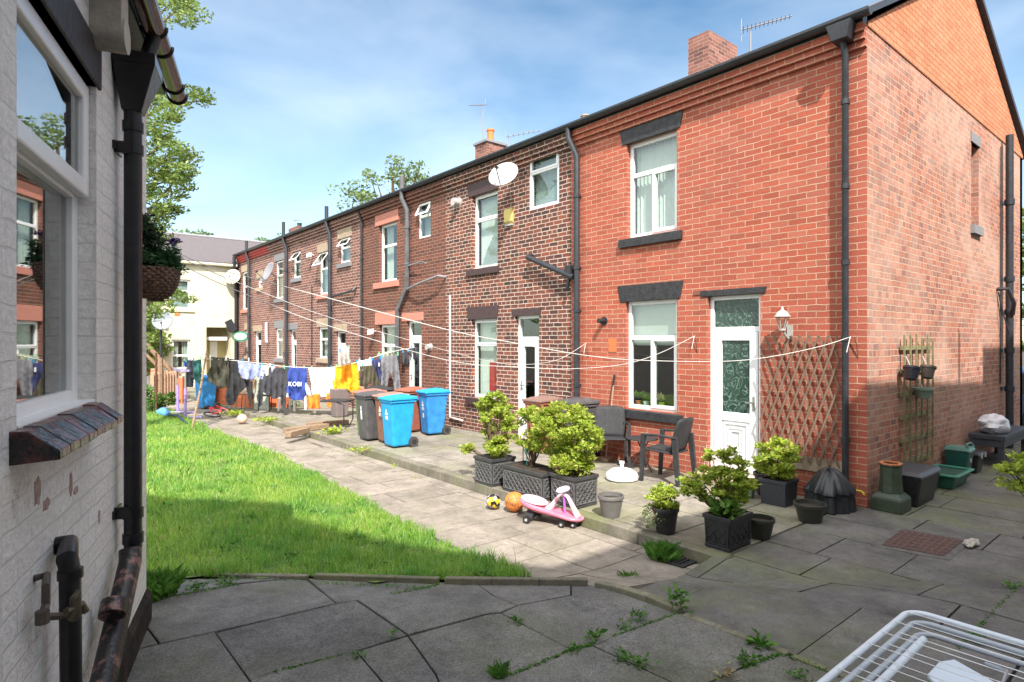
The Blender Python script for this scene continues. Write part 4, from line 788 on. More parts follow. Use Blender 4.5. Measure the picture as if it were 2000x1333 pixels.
# roof, gutter with straps, hopper, downpipe
mb = MB(); mb.hexa([(.13,-8.5,ez+.02),(-3,-8.5,ez+1.9),(-3,.15,ez+1.9),(.13,.15,ez+.02),(.13,-8.5,ez+.10),(-3,-8.5,ez+1.98),(-3,.15,ez+1.98),(.13,.15,ez+.10)]); mb.hexa([(-6.2,-8.5,ez+.02),(-3.001,-8.5,ez+1.9),(-3.001,.15,ez+1.9),(-6.2,.15,ez+.02),(-6.2,-8.5,ez+.10),(-3.001,-8.5,ez+1.98),(-3.001,.15,ez+1.98),(-6.2,.15,ez+.10)]); mb.build('roof', M_SLATE, lh, local=True)
mb = MB(); mb.box(-.0,.12,-8.5,.02,ez+.03,ez+.05) if False else mb.box(.001,.10,-8.5,.05,ez-.0,ez+.03); mb.build('soffit', M_BLKG, lh, local=True)
M_GUT = mat('brown_black_gutter', (.05,.025,.02), .16, .3, scale=8)
mb = MB(); gp = [(.165+.055*math.cos(t), ez+.03+.055*math.sin(t)) for t in [math.pi+i*math.pi/10 for i in range(11)]]; gi = [(.165+.050*math.cos(t), ez+.03+.050*math.sin(t)) for t in [math.pi+i*math.pi/10 for i in range(11)]][::-1]
mb.prism(gp+gi, 'y', -8.5, .12); mb.prism(gp, 'y', .12, .124)
gut = mb.build('gutter', M_GUT, lh, smooth=True, local=True)
for yy in (.10, -.08, -.62, -.85, -1.9, -3.0):
    mb = MB(); mb.tube([(.165+.059*math.cos(t), yy, ez+.03+.059*math.sin(t)) for t in [math.pi*.95+i*math.pi*1.1/10 for i in range(11)]], .008, 6); mb.build('bracket', M_BLKG, gut, local=True)
hy, _ = LW(261,667,.075); hz0 = LW(261,222,.075)[1]; hz1 = LW(261,118,.075)[1]
mb = MB(); mb.hexa([(.03,hy-.045,hz0),(.12,hy-.045,hz0),(.12,hy+.045,hz0),(.03,hy+.045,hz0),(.005,hy-.12,hz1-.06),(.19,hy-.12,hz1-.06),(.19,hy+.12,hz1-.06),(.005,hy+.12,hz1-.06)]); mb.box(.004,.192,hy-.122,hy+.122,hz1-.06,hz1); hp = mb.build('hopper', M_BLKG, lh, bevel=.004, local=True)
mb = MB(); mb.tube([(.165,hy+.05,ez-.01),(.15,hy+.05,ez-.06),(.12,hy+.03,hz1-.02)], .038, 12); mb.build('outlet', M_BLKG, hp, local=True)
zb2 = LW(255,1085,.075)[1]
mb = MB(); mb.tube([(.075,hy,hz0+.02),(.075,hy,zb2)], .042, 16)
for z in (LW(255,240,.075)[1], LW(255,285,.075)[1], LW(255,1010,.075)[1], LW(255,1060,.075)[1]): mb.tube([(.075,hy,z-.025),(.075,hy,z+.025)], .049, 16)
dp = mb.build('downpipe', M_BLKG, lh, local=True)
M_PEEL = mat('peeling_black_paint', (.012,.011,.012), .35, .3, scale=14, col2=(.20,.10,.085), lo=.52, hi=.60, bump=.4)
ya_, za_ = LW(258,1085,.085); yb_, zb3 = LW(200,1345,.085); mb = MB(); mb.tube([(.08,ya_,za_+.03),(.085,ya_-.03,za_-.02),(.085,yb_,zb3),(.085,yb_-.6,zb3-.25)], .050, 16); c = LW(222,1190,.085); mb.tube([(.085,c[0]-.02,c[1]-.02),(.085,c[0]+.03,c[1]+.02)], .053, 16); mb.build('shoe_pipe', M_PEEL, lh, local=True)
for i, (px, py) in enumerate(((240,280),(240,1010))):
    yy, zz = LW(px, py, .05); mb = MB(); mb.box(0,.07,hy-.05,hy-.035,zz-.03,zz+.03); mb.box(0,.012,hy-.09,hy+.09,zz-.02,zz+.02); mb.build('bracket', M_BLKG, dp, local=True)
y0_, z0_ = LW(100,1078,.0); y1_, z1_ = LW(140,1085,.075); y2_, z2_ = LW(143,1400,.075)
mb = MB(); mb.tube([(-.02,y0_+.06,z0_),(.04,y0_+.06,z0_+.005),(.065,y1_,z1_-.01),(.072,y1_+.005,z1_-.05),(.075,y1_+.01,z2_)], .033, 14); mb.tube([(.073,y1_+.005,z1_-.08),(.073,y1_+.005,z1_-.05)], .039, 14); mb.build('waste_pipe', M_BLKG, lh, local=True)
M_OLDC = mat('old_brown_pipe', (.09,.07,.055), .5, .3)
q = [LW(68,1130,0), LW(92,1138,.05), LW(92,1180,.05), LW(85,1205,.05), LW(120,1203,.06), LW(150,1192,.10)]
mb = MB(); mb.tube([(0,q[0][0],q[0][1]),(.03,q[0][0]+.02,q[0][1]),(.05,q[1][0],q[1][1]-.01),(.05,q[2][0],q[2][1]),(.05,q[3][0],q[3][1])], .012, 8); mb.tube([(.05,q[3][0],q[3][1]+.02),(.05,q[3][0],q[3][1]-.02)], .02, 8); mb.tube([(.05,q[3][0],q[3][1]),(.06,q[4][0],q[4][1]),(.10,q[5][0],q[5][1])], .012, 8)
tp = mb.build('water_pipe', M_OLDC, lh, local=True)
t5 = LW(150,1185,.12); mb = MB(); mb.tube([(.11,t5[0],t5[1]-.04),(.12,t5[0],t5[1]-.02),(.12,t5[0],t5[1]+.035)], .016, 10); mb.tube([(.10,t5[0]-.03,t5[1]),(.13,t5[0]+.03,t5[1]-.005),(.14,t5[0]+.035,t5[1]-.035)], .012, 8); mb.bar((.12,t5[0]-.035,t5[1]+.042),(.12,t5[0]+.035,t5[1]+.042),.012,.008); mb.build('tap', mat('aged_brass', (.12,.10,.07), .4, .3, metal=.6), tp, local=True)
# corbel stone under the eaves
cy_, cz_ = LW(225,75,.08); mb = MB(); mb.tube([(-.02,cy_,cz_+.01),(.13,cy_,cz_+.01)], .075, 18); mb.box(-.02,.12,cy_-.075,cy_+.075,cz_+.01,ez-.0); mb.build('corbel', mat('pale_stone', (.42,.38,.33), .9, .15, bump=.4), lh, local=True)
# ---- building behind the camera whose roof edge throws the shade over the near paving; pale walls chosen to bounce light
sh = thing('rendered_house', 'tall unseen house across the passage behind the viewer, pale render added to bounce light', 'house', (0,-6,0))
mb = MB(); H_ = 1.59+1.27*6; mb.prism([(-20,0),(12,0),(12,H_+.38),(1.43,H_+.38),(1.43,H_-.22),(-3.6,H_),(-8.25,H_),(-9.35,10.45),(-10.2,11.45),(-11.2,12.75),(-12.2,13.2),(-16,10),(-20,7)], 'y', -10, -6); mb.build('wall', mat('pale_bounce_render', (.62,.60,.55), .9, .05), sh)
mb = MB(); mb.tube([(0,-6.1,8.9),(0,-6.1,H_+.75)], .04, 8); mb.build('vent_pipe', M_PIPE, sh)
# ---------------------------------------------------------------- wall-mounted things on the terrace
cy, cz = FA(1528,628,-.17)
lp = thing('wall_lantern', 'white coach lantern on the wall beside the white door', 'lamp', (0,cy,cz))
M_LANT = mat('off_white_paint', (.40,.39,.37), .5, .1)
cy2 = cy-.02
mb = MB(); mb.box(-.015,0,cy2-.035,cy2+.035,cz-.24,cz-.05); mb.tube([(-.01,cy2,cz-.2),(-.07,cy2,cz-.22),(-.13,cy2,cz-.18),(-.17,cy,cz-.1)], .015, 8); mb.build('bracket', M_LANT, lp)
mb = MB(); mb.lathe([(.035,-.1),(.075,.05),(.078,.055)], (-.17,cy,cz), 6); mb.build('glass', glassmat('lantern_glass', (.9,.9,.88), .1), lp)
mb = MB(); mb.lathe([(.10,.055),(.085,.075),(.06,.115),(.02,.14),(.012,.17),(.003,.19)], (-.17,cy,cz), 12); mb.build('cap', M_LANT, lp)
mb = MB()
for k in range(6): a = k*math.pi/3; mb.tube([(-.17+.036*math.cos(a),cy+.036*math.sin(a),cz-.1),(-.17+.077*math.cos(a),cy+.077*math.sin(a),cz+.055)], .005, 5)
mb.lathe([(.04,-.12),(.04,-.098)], (-.17,cy,cz), 12); mb.build('frame', M_LANT, lp)
def dish(name, label, c, r, n, mount, arm=.3, m=M_LEADG, cat='satellite dish'):
    t = thing(name, label, cat, mount); n = Vector(n).normalized(); u = n.cross(Vector((0,0,1))).normalized(); v = u.cross(n)
    mb = MB(); c = Vector(c); NR, NS = 6, 28; mb.v.append(tuple(c-n*r*.22)); 
    for i in range(1, NR+1):
        for k in range(NS):
            a = 2*math.pi*k/NS; q = i/NR; mb.v.append(tuple(c+(u*math.cos(a)+v*math.sin(a)*1.06)*r*q-n*r*.22*(1-q*q)))
    for k in range(NS): mb.f.append((0, 1+k, 1+(k+1) % NS))
    for i in range(NR-1):
        for k in range(NS): a = 1+i*NS+k; b = 1+i*NS+(k+1) % NS; mb.f.append((a, a+NS, b+NS, b))
    mb.sm = True; o = mb.build('reflector', m, t, fixn=False); so_ = o.modifiers.new('s', 'SOLIDIFY'); so_.thickness = .012
    mb = MB(); e = c+n*r*1.15-v*r*.55; mb.tube([c-v*r*.95, e], .011, 6); mb.tube([e-n*.02+v*.0, e-n*.08+v*.05], .028, 8); mb.build('receiver_arm', M_BLKP, t)
    mb = MB(); mb.tube([c-n*r*.24, c-n*(r*.24+.06), Vector(mount)], .022, 8); mb.build('mount', M_LEADG, t)
    return t
M_DISH = mat('pale_dish_paint', (.40,.385,.38), .5, .05)
cy, cz = FA(983,341,-.42); cy0, cz0 = FA(1008,352,0)
dish('satellite_dish', 'large pale satellite dish under the gutter of the dark brown house', (-.42,cy,cz), .30, (-.75,-.42,.55), (0,cy0+.1,cz0), m=M_DISH)
cy, cz = FA(523,531,-.4); dish('satellite_dish', 'grey satellite dish high on the farthest brick house', (-.4,cy,cz), .36, (-.9,-.1,.35), (0,cy+.2,cz-.2), m=M_LEADG)
x_, z_ = GA(454,541,25.0); dish('satellite_dish', 'cream satellite dish at the corner where cream house meets the terrace', (x_,25.0,z_), .33, (-.5,-.75,.35), (x_+.1,25.4,z_), m=M_CREAM)
P = G(317, 800, 0); P = Vector((ray(317,626)[0]*20.5+CX, ray(317,626)[1]*20.5+CY, 0)); zc = CZ+20.5*(41/F)
dish('satellite_dish', 'big grey satellite dish on a pole behind the picket fence', (P.x,P.y,zc), .32, (-.25,-.95,.15), (P.x,P.y+.25,zc-.2), m=mat('dish_grey', (.23,.26,.29), .5, .08))
t = thing('dish_pole', 'tall brown pole carrying the big grey satellite dish', 'pole', (P.x,P.y+.25,0)); mb = MB(); mb.tube([(P.x,P.y+.25,-.03),(P.x,P.y+.25,1.5)], .07, 8); mb.build('timber_post', M_WOOD, t); mb = MB(); mb.tube([(P.x,P.y+.25,1.4),(P.x,P.y+.25,zc)], .04, 8); mb.build('steel_pole', M_BLKP, t)
# alarm box
a0, zt_ = FA(999,407,-.06); a1, zb_ = FA(984,440,-.06); tag_ = thing('alarm_box', 'yellow burglar alarm box between two windows', 'alarm', (0,(a0+a1)/2,zb_))
mb = MB(); mb.prism([(0,zb_),(-.055,zb_+.05),(-.06,zt_),(0,zt_+.02)], 'y', a0, a1); mb.build('cover', mat('yellow_plastic', (.62,.50,.16), .5, .08), tag_, bevel=.008); mb = MB(); mb.box(-.045,0,a0+.01,a1-.01,zb_-.035,zb_-.001); mb.build('lamp', M_DISH, tag_)
# round vents and outside lights
def knob(px, py, label, m, r=.06, ln=.1, name='wall_vent', cat='vent'):
    y_, z_ = FA(px, py, -ln/2); t = thing(name, label, cat, (0,y_,z_)); mb = MB(); mb.tube([(0,y_,z_),(-ln,y_,z_)], r, 14); mb.build('body', m, t); mb = MB(); mb.tube([(0,y_,z_),(-.012,y_,z_)], r*1.35, 14); mb.build('collar', m, t)
knob(890,396, 'round cream vent high on the dark brown house near the gutter', M_DISH, .09, .16)
knob(837,679, 'small round cream vent beside the white door with hanging laundry', M_DISH, .07, .12)
def spot(px, py, label):
    y_, z_ = FA(px, py, -.12); t = thing('flood_lamp', label, 'lamp', (0,y_,z_)); mb = MB(); mb.tube([(0,y_-.03,z_),(-.1,y_-.03,z_+.02)], .022, 8); mb.build('arm', M_UPVC, t); mb = MB(); mb.hexa([(-.1,y_-.1,z_-.06),(-.1,y_+.02,z_-.08),(-.1,y_+.02,z_+.06),(-.1,y_-.1,z_+.08),(-.22,y_-.13,z_-.09),(-.22,y_+.03,z_-.1),(-.22,y_+.03,z_+.04),(-.22,y_-.13,z_+.05)]); mb.build('head', M_UPVC, t)
spot(605,499, 'white floodlight between the two open windows on the upper storey'); spot(725,648, 'white lamp left of the ground floor window with salmon lintel')
# trellises
tr = thing('wooden_trellis', 'expanding diamond wooden trellis beside the white door', 'trellis', (0,.8,.5))
mb = MB(); ya, yb, za, zb = .30, 1.28, .55, 2.12; nn = 9
for k in range(-9, 11):
    for sgn in (1, -1):
        y_a = ya+(k*.115 if sgn > 0 else k*.115); y_b = y_a+sgn*.9*1.0*(zb-za)/1.55*.62
        pa = Vector((0,y_a,za)); pb = Vector((0,y_b,zb)); d = pb-pa; t0, t1 = 0, 1
        if abs(d.y) > 1e-6:
            u0, u1 = (ya-pa.y)/d.y, (yb-pa.y)/d.y; t0 = max(t0, min(u0,u1)); t1 = min(t1, max(u0,u1))
        if t1-t0 > .06:
            x_ = -.03 if sgn > 0 else -.045; a_ = pa+d*t0; b_2 = pa+d*(t1+random.uniform(-.0,.02)); mb.bar((x_,a_.y,a_.z),(x_+random.uniform(-.01,.004),b_2.y,b_2.z),.008,.02,up=(1,0,0)) if False else mb.bar((x_,a_.y,a_.z),(x_+random.uniform(-.012,.004),b_2.y,b_2.z),.022,.009,up=(1,0,0))
mb.build('lattice', mat('trellis_wood', (.19,.12,.085), .9, .2), tr)
gx0, gx1 = GA(1762,667,-.03)[0], GA(1818,667,-.03)[0]; gzt = 2.12; gzb = .42
tr2 = thing('wooden_trellis', 'upright green-stained batten trellis on the shaded gable wall', 'trellis', (gx0,0,gzb)); mb = MB(); M_GW = mat('mossy_wood', (.19,.18,.09), .9, .3)
for k in range(6): x_ = gx0+(gx1-gx0)*k/5; mb.bar((x_,-.055,gzb+random.uniform(-.03,.03)),(x_,-.055,gzt+random.uniform(-.02,.05)),.026,.018,up=(0,1,0))
for k in range(6): z_ = gzb+.08+(gzt-gzb-.22)*k/5; mb.box(gx0-.04,gx1+.02,-.045,-.015,z_-.025,z_+.025)
mb.build('lattice', M_GW, tr2)
def hangpot(px, py, label, m, r, h, tilt=0):
    x_, z_ = GA(px, py, -.16); t = thing('hanging_pot', label, 'flower pot', (x_,-.16,z_)); mb = MB(); mb.lathe([(r*.7,-h/2),(r*.97,h/2-.03),(r*1.1,h/2-.028),(r*1.1,h/2),(r*.92,h/2),(r*.65,-h/2+.02)], (0,0,0), 18)
    c, s = math.cos(tilt), math.sin(tilt); mb.v = [(x_+a*c-cc*s, -.16+b, z_+a*s+cc*c) for a, b, cc in mb.v]; mb.build('pot', m, t); mb = MB(); mb.tube([(x_,-.07,z_+h/2+.12),(x_,-.1,z_+h/2+.13),(x_,-.15,z_+h/2)], .008, 6); mb.build('hook', M_LANT, t)
hangpot(1780,730,'blue-black pot tilted on the left of the gable trellis', mat('navy_plastic', (.025,.028,.045), .4, .1), .09,.16,-.3); hangpot(1812,728,'brown-grey pot tilted on the right of the gable trellis', mat('taupe_plastic', (.10,.085,.07), .5, .1), .085,.16,-.3); hangpot(1803,768,'pale green pot hanging lowest on the gable trellis', mat('sage_plastic', (.17,.24,.19), .5, .06), .11,.13)
# ---------------------------------------------------------------- pots and planters
def planter(label, x0, x1, y0, y1, h, m=M_BLKP, lattice=True, z=.12, lm=None):
    t = thing('planter', label, 'planter', ((x0+x1)/2,(y0+y1)/2,z)); mb = MB(); tp_ = .018
    mb.hexa([(x0+tp_,y0+tp_,z),(x1-tp_,y0+tp_,z),(x1-tp_,y1-tp_,z),(x0+tp_,y1-tp_,z),(x0+.006,y0+.006,z+h-.04),(x1-.006,y0+.006,z+h-.04),(x1-.006,y1-.006,z+h-.04),(x0+.006,y1-.006,z+h-.04)])
    mb.build('tub', m, t, bevel=.004)
    mb = MB(); ring(mb, lambda a, zz, d: (a, zz, z+h-.04+d), x0-.006, x1+.006, y0-.006, y1+.006, .028, .001, .042); mb.build('rim', m, t, bevel=.004)
    if lattice: mb = MB(); mb.box(x0+tp_-.008,x1-tp_+.008,y0+tp_-.008,y1-tp_+.008,z+.001,z+.03); mb.build('foot', m, t, bevel=.004)
    mb = MB(); mb.box(x0+.022,x1-.022,y0+.022,y1-.022,z+h-.039,z+h-.015); mb.build('soil', M_SOIL, t)
    if lattice:
        mb = MB()
        def face(o_, ax, w_, nrm):
            st = w_/max(2, round(w_/.085)); z0_, z1_ = z+.05, z+h-.07; 
            for k in range(-6, 12):
                for sg in (1,-1):
                    a0_ = k*st; dy = (z1_-z0_); a1_ = a0_+sg*dy; t0, t1 = 0., 1.
                    u0, u1 = (0.03-a0_)/(a1_-a0_), (w_-.03-a0_)/(a1_-a0_); t0 = max(0, min(u0,u1)); t1 = min(1, max(u0,u1))
                    if t1-t0 < .05: continue
                    A = o_+ax*(a0_+(a1_-a0_)*t0)+Vector((0,0,z0_+dy*t0)); Bq = o_+ax*(a0_+(a1_-a0_)*t1)+Vector((0,0,z0_+dy*t1)); mb.bar(A, Bq, .010, .008, up=nrm)
            for (u, v) in (((0.02,z0_),(w_-.02,z0_)),((0.02,z1_),(w_-.02,z1_)),((.03,z0_),(.03,z1_)),((w_-.03,z0_),(w_-.03,z1_))): mb.bar(o_+ax*u[0]+Vector((0,0,u[1])), o_+ax*v[0]+Vector((0,0,v[1])), .012, .010, up=nrm)
        face(Vector((x0+.008,y0,0)), Vector((0,1,0)), y1-y0, (1,0,0)); face(Vector((x0,y0+.008,0)), Vector((1,0,0)), x1-x0, (0,1,0))
        mb.build('lattice_relief', lm or m, t)
    return t
M_PLG = mat('sunbleached_black_plastic', (.045,.046,.048), .4, .2); M_PLR = mat('silvery_lattice', (.13,.13,.135), .35, .2)
def plant(label, c, rad, ncl, per, size, m, base, sig=.07, stems=7, name='shrub', cat='shrub', extra=None):
    t = thing(name, label, cat, base); shrub(t, c, rad, ncl, per, size, m, sig, stems, base)
    if extra: extra(t)
    return t
planter('square lattice planter at the left end of the three', -2.77,-2.36,3.56,3.97,.37, M_PLG, lm=M_PLR)
planter('long lattice trough in the middle of the three planters', -2.745,-2.35,2.60,3.38,.34, M_PLG, lm=M_PLR)
planter('square lattice planter nearest the pink ride-on toy', -2.67,-2.28,2.12,2.55,.36, M_PLG, lm=M_PLR)
plant('airy yellow-green shrub in the left planter', (-2.52,3.82,.98), (.27,.30,.36), 56, 90, .043, L_YEL, (-2.56,3.77,.46), .06, 16)
def low(t): leaves('low_foliage', clump_pts([(-2.55+random.uniform(-.15,.15),3.68+random.uniform(-.15,.1),.58+random.uniform(-.03,.14)) for _ in range(12)], 60, .06), .043, L_YEL, t)
plant('low bright green shrub at the foot of the left planter', (-2.58,3.66,.62), (.17,.14,.11), 20, 70, .043, L_YEL, (-2.58,3.68,.46), .06, 4)
plant('stray sprig of yellow leaves poking left out of the left planter', (-2.66,4.25,.52), (.08,.14,.08), 9, 40, .05, L_YEL, (-2.6,3.95,.46), .05, 4, 'sprig', 'plant')
plant('big dense yellow-green shrub in the planter behind the pink toy', (-2.42,2.52,.92), (.33,.50,.36), 125, 110, .043, L_YEL, (-2.47,2.4,.45), .075, 18)
plant('lower yellow-green growth over the pink toy planter', (-2.50,2.35,.60), (.20,.24,.14), 34, 70, .043, L_YEL, (-2.47,2.3,.45), .07, 4)
plant('yellow-green shrub with bare gaps in the middle trough', (-2.45,3.12,.92), (.22,.30,.28), 34, 75, .043, L_YEL, (-2.5,3.05,.43), .07, 12)
plant('pinkish dry flower heads in front of the big shrub', (-2.58,2.45,.56), (.06,.12,.05), 8, 30, .04, L_DRY, (-2.55,2.45,.45), .04, 3, 'dry_flowers', 'plant')
# solar stake, garden stakes
for (px, py, h, label, m) in ((1012,900,.26,'black solar garden light stuck in the trough',M_BLKP),(1029,906,.17,'small turquoise stake stuck in the trough',mat('turquoise', (.05,.42,.33), .4, .05)),(1038,908,.17,'small orange stake stuck in the trough',mat('orange_stake', (.65,.22,.03), .4, .05))):
    p = G(px, py, .47); p.x = cl(p.x,-2.70,-2.42); p.y = cl(p.y,2.7,3.3); t = thing('garden_stake', label, 'stake', p); mb = MB(); mb.tube([p-Vector((0,0,.06)), p+Vector((0,0,h))], .007, 6); mb.build('stem', m, t); mb = MB(); mb.lathe([(.01,-.03),(.022,0),(.03,.03),(.012,.045)], p+Vector((0,0,h)), 10); mb.build('head', m, t)
planter('black lattice planter in the shade by the kerb end', -2.60,-2.20,.22,.50,.31, M_BLKP)
plant('loose shrub with pale tips in the shaded black planter', (-2.38,.42,.72), (.20,.26,.30), 50, 65, .05, L_YEL, (-2.4,.36,.41), .055, 12)
plant('dark broad-leaved seedling in the shaded black planter', (-2.5,.33,.50), (.10,.09,.07), 12, 30, .075, L_GRN, (-2.5,.33,.41), .06, 3, 'seedling', 'plant')
plant('side spray of the loose shrub leaning left over the patio', (-2.5,.72,.62), (.12,.16,.08), 16, 45, .045, L_YEL, (-2.4,.45,.42), .05, 5, 'leaf_spray', 'plant')
planter('smooth dark square planter near the covered barbecue', -.74,-.42,.60,.93,.30, mat('slate_blue_plastic', (.03,.033,.042), .5, .1), lattice=False)
plant('round bright green shrub in the smooth square planter', (-.56,.80,.64), (.26,.26,.25), 55, 70, .05, L_YEL, (-.58,.77,.42), .06, 9)
def pot(label, c, r, h, m, soil=True, name='plant_pot'):
    t = thing(name, label, 'flower pot', c); mb = MB(); mb.lathe([(r*.68,0),(r*.92,h-.045),(r*.93,h-.04),(r*1.0,h-.038),(r*1.02,h-.005),(r*1.0,h),(r*.92,h),(r*.88,h-.05)], c, 28); mb.build('pot', m, t)
    mb = MB(); mb.lathe([(.001,h-.035),(r*.88,h-.045)], c, 20); mb.build('soil', M_SOIL, t); return t
M_PG = mat('faded_grey_plastic', (.13,.125,.12), .5, .12); M_OLV = mat('dark_olive_plastic', (.03,.032,.024), .45, .15)
pot('faded grey round pot on the sunny kerb', (-2.54,1.70,.12), .145, .24, M_PG); pot('black round pot holding the variegated plant', (-2.54,.97,.12), .135, .26, M_BLKP)
plant('variegated yellow and green trailing plant in the black round pot', (-2.54,1.0,.46), (.14,.15,.13), 40, 50, .035, L_YEL, (-2.54,.97,.36), .045, 5)
plant('white-edged trailing stems hanging down the black pot', (-2.66,1.08,.27), (.07,.13,.12), 16, 26, .03, leafmat('variegated', [(.10,.2,.04),(.5,.5,.3),(.06,.14,.03)], .3), (-2.6,1.0,.35), .04, 5, 'trailing_plant', 'plant')
pot('dark olive pot beside the shaded lattice planter', (-1.95,.27,.12), .135, .2, M_OLV); pot('wide dark olive bowl in front of the covered barbecue', (-1.02,.20,.12), .165, .2, M_OLV)
pot('black pot hidden behind the smooth square planter', (-.30,1.05,.12), .17, .28, M_BLKP); pot('small grey-green pot left of the smooth square planter', (-.62,1.15,.12), .12, .22, mat('grey_green_plastic', (.10,.15,.13), .5, .1))
# covered barbecue
t = thing('covered_barbecue', 'barbecue under a draped black cover by the corner downpipe', 'barbecue', (-.36,.24,.12)); mb = MB(); NS = 96; prof = [(.01,.455),(.06,.45),(.13,.41),(.19,.35),(.24,.28),(.27,.235),(.275,.205),(.25,.18),(.255,.10),(.27,.0)]
for (r_, z_) in prof:
    for k in range(NS):
        a = 2*math.pi*k/NS; f = 1+(.07*math.sin(9*a+z_*2)+.055*math.sin(17*a+1)+.05*math.sin(4*a))*min(1,(.5-z_)*3); mb.v.append((-.36+r_*f*math.cos(a), .27+r_*f*.9*math.sin(a), .13+z_*(1+.04*math.sin(5*a))))
for i in range(len(prof)-1):
    for k in range(NS): a = i*NS+k; b = i*NS+(k+1) % NS; mb.f.append((a,b,b+NS,a+NS))
mb.f.append(tuple(range(NS))); mb.sm = True; mb.build('cover', mat('black_cover_fabric', (.016,.018,.022), .42, .2, bump=.3, bscale=18), t, smooth=True)
mb = MB(); mb.tube([(-.18,.1,.35),(-.1,.02,.33),(-.13,-.02,.30)], .008, 5); mb.build('tie_cord', mat('yellow_cord', (.6,.55,.03), .6, .1), t)
# green chimney pot used as an ornament
t = thing('chimney_pot_ornament', 'old green-painted octagonal chimney pot on its square base by the wall corner', 'chimney pot', (.14,-.20,.12)); M_GC = mat('dark_green_paint', (.035,.05,.03), .5, .2, bump=.2)
mb = MB(); mb.box(-.02,.30,-.36,-.04,.12,.27); mb.hexa([(-.02,-.36,.271),(.30,-.36,.271),(.30,-.04,.271),(-.02,-.04,.271),(.03,-.31,.33),(.25,-.31,.33),(.25,-.09,.33),(.03,-.09,.33)]); mb.build('base', M_GC, t, bevel=.01)
mb = MB(); mb.lathe([(.125,.21),(.115,.3),(.108,.50),(.118,.515),(.118,.53),(.085,.53),(.085,.3)], (.14,-.20,.12), 8, a0=math.pi/8); mb.build('shaft', M_GC, t, smooth=False); mb = MB(); mb.lathe([(.119,.531),(.119,.545),(.086,.545),(.086,.531)], (.14,-.20,.12), 8, a0=math.pi/8); mb.build('rim', M_TERR, t, smooth=False)
def tub(name, label, cat, x0, x1, y0, y1, h, m, lid=None, z=.12, lidh=.05, taper=.04, rim=True):
    t = thing(name, label, cat, ((x0+x1)/2,(y0+y1)/2,z)); mb = MB(); a = taper
    mb.hexa([(x0+a,y0+a,z),(x1-a,y0+a,z),(x1-a,y1-a,z),(x0+a,y1-a,z),(x0,y0,z+h),(x1,y0,z+h),(x1,y1,z+h),(x0,y1,z+h)]); mb.build('body', m, t, bevel=.02)
    if lid:
        mb = MB(); mb.hexa([(x0-.02,y0-.02,z+h),(x1+.02,y0-.02,z+h),(x1+.02,y1+.0,z+h),(x0-.02,y1+.0,z+h),(x0+.01,y0+.01,z+h+lidh),(x1-.01,y0+.01,z+h+lidh),(x1-.01,y1-.01,z+h+lidh),(x0+.01,y1-.01,z+h+lidh)]); mb.build('lid', lid, t, bevel=.012)
    return t
tub('storage_box', 'black storage box with domed grey lid next to the green chimney pot', 'storage box', .42,1.12,-.42,-.04,.36, M_BLKP, mat('grey_lid', (.06,.062,.075), .45, .1), lidh=.05, taper=.05)
tub('storage_box', 'small dark brown crate between the black box and the green tray', 'crate', 1.3,1.62,-.30,-.03,.25, mat('brown_crate', (.045,.03,.025), .6, .2))
t = tub('recycling_tray', 'open green recycling tray on the paving under the gable trellis', 'tray', 1.75,2.45,-.42,-.04,.17, mat('green_plastic', (.02,.10,.07), .4, .1)); mb = MB(); ring(mb, lambda a, b, d: (a,b,.29+d), 1.71,2.49,-.46,-.0,.05,.001,.03); mb.build('rim', mat('green_rim', (.05,.22,.16), .4, .1), t, bevel=.01); mb = MB(); mb.box(1.79,2.41,-.38,-.08,.286,.291); mb.build('inside', mat('green_dark', (.02,.07,.05), .5, .1), t)
t = tub('food_caddy', 'green food waste caddy with a raised handle', 'bin', 2.72,3.02,-.34,-.04,.38, mat('caddy_green', (.015,.085,.07), .4, .1), mat('caddy_lid', (.08,.20,.17), .4, .1)); mb = MB(); mb.tube([(2.74,-.34,.54),(2.74,-.3,.60),(3.0,-.3,.60),(3.0,-.34,.54)], .012, 8); mb.build('handle', mat('caddy_lid2', (.10,.22,.2), .4, .1), t)
mb = MB(); mb.tube([(2.87,-.326,.36),(2.87,-.332,.36)], .035, 16); mb.build('emblem', M_DISH, t)
t = tub('storage_crate', 'small black crate with clip lid beside the bench', 'crate', 3.16,3.5,-.36,-.06,.27, M_BLKP, M_BLKP); mb = MB(); mb.box(3.22,3.25,-.385,-.37,.35,.42); mb.box(3.42,3.45,-.385,-.37,.35,.42); mb.build('clip', M_DISH, t)
t = thing('bench', 'dark grey painted bench under the soil pipe on the gable', 'bench', (4.6,-.3,.12)); M_BN = mat('dark_grey_paint', (.045,.05,.065), .5, .2)
mb = MB(); mb.box(3.9,5.6,-.52,-.06,.55,.62); mb.box(3.92,5.58,-.50,-.475,.44,.549); mb.box(3.92,3.945,-.47,-.08,.44,.549); mb.build('seat', M_BN, t, bevel=.005)
for (x_, y_) in ((3.93,-.5),(3.93,-.14),(5.5,-.5),(5.5,-.14)): mb = MB(); mb.box(x_,x_+.08,y_,y_+.08,.12,.438); mb.build('leg', M_BN, t)
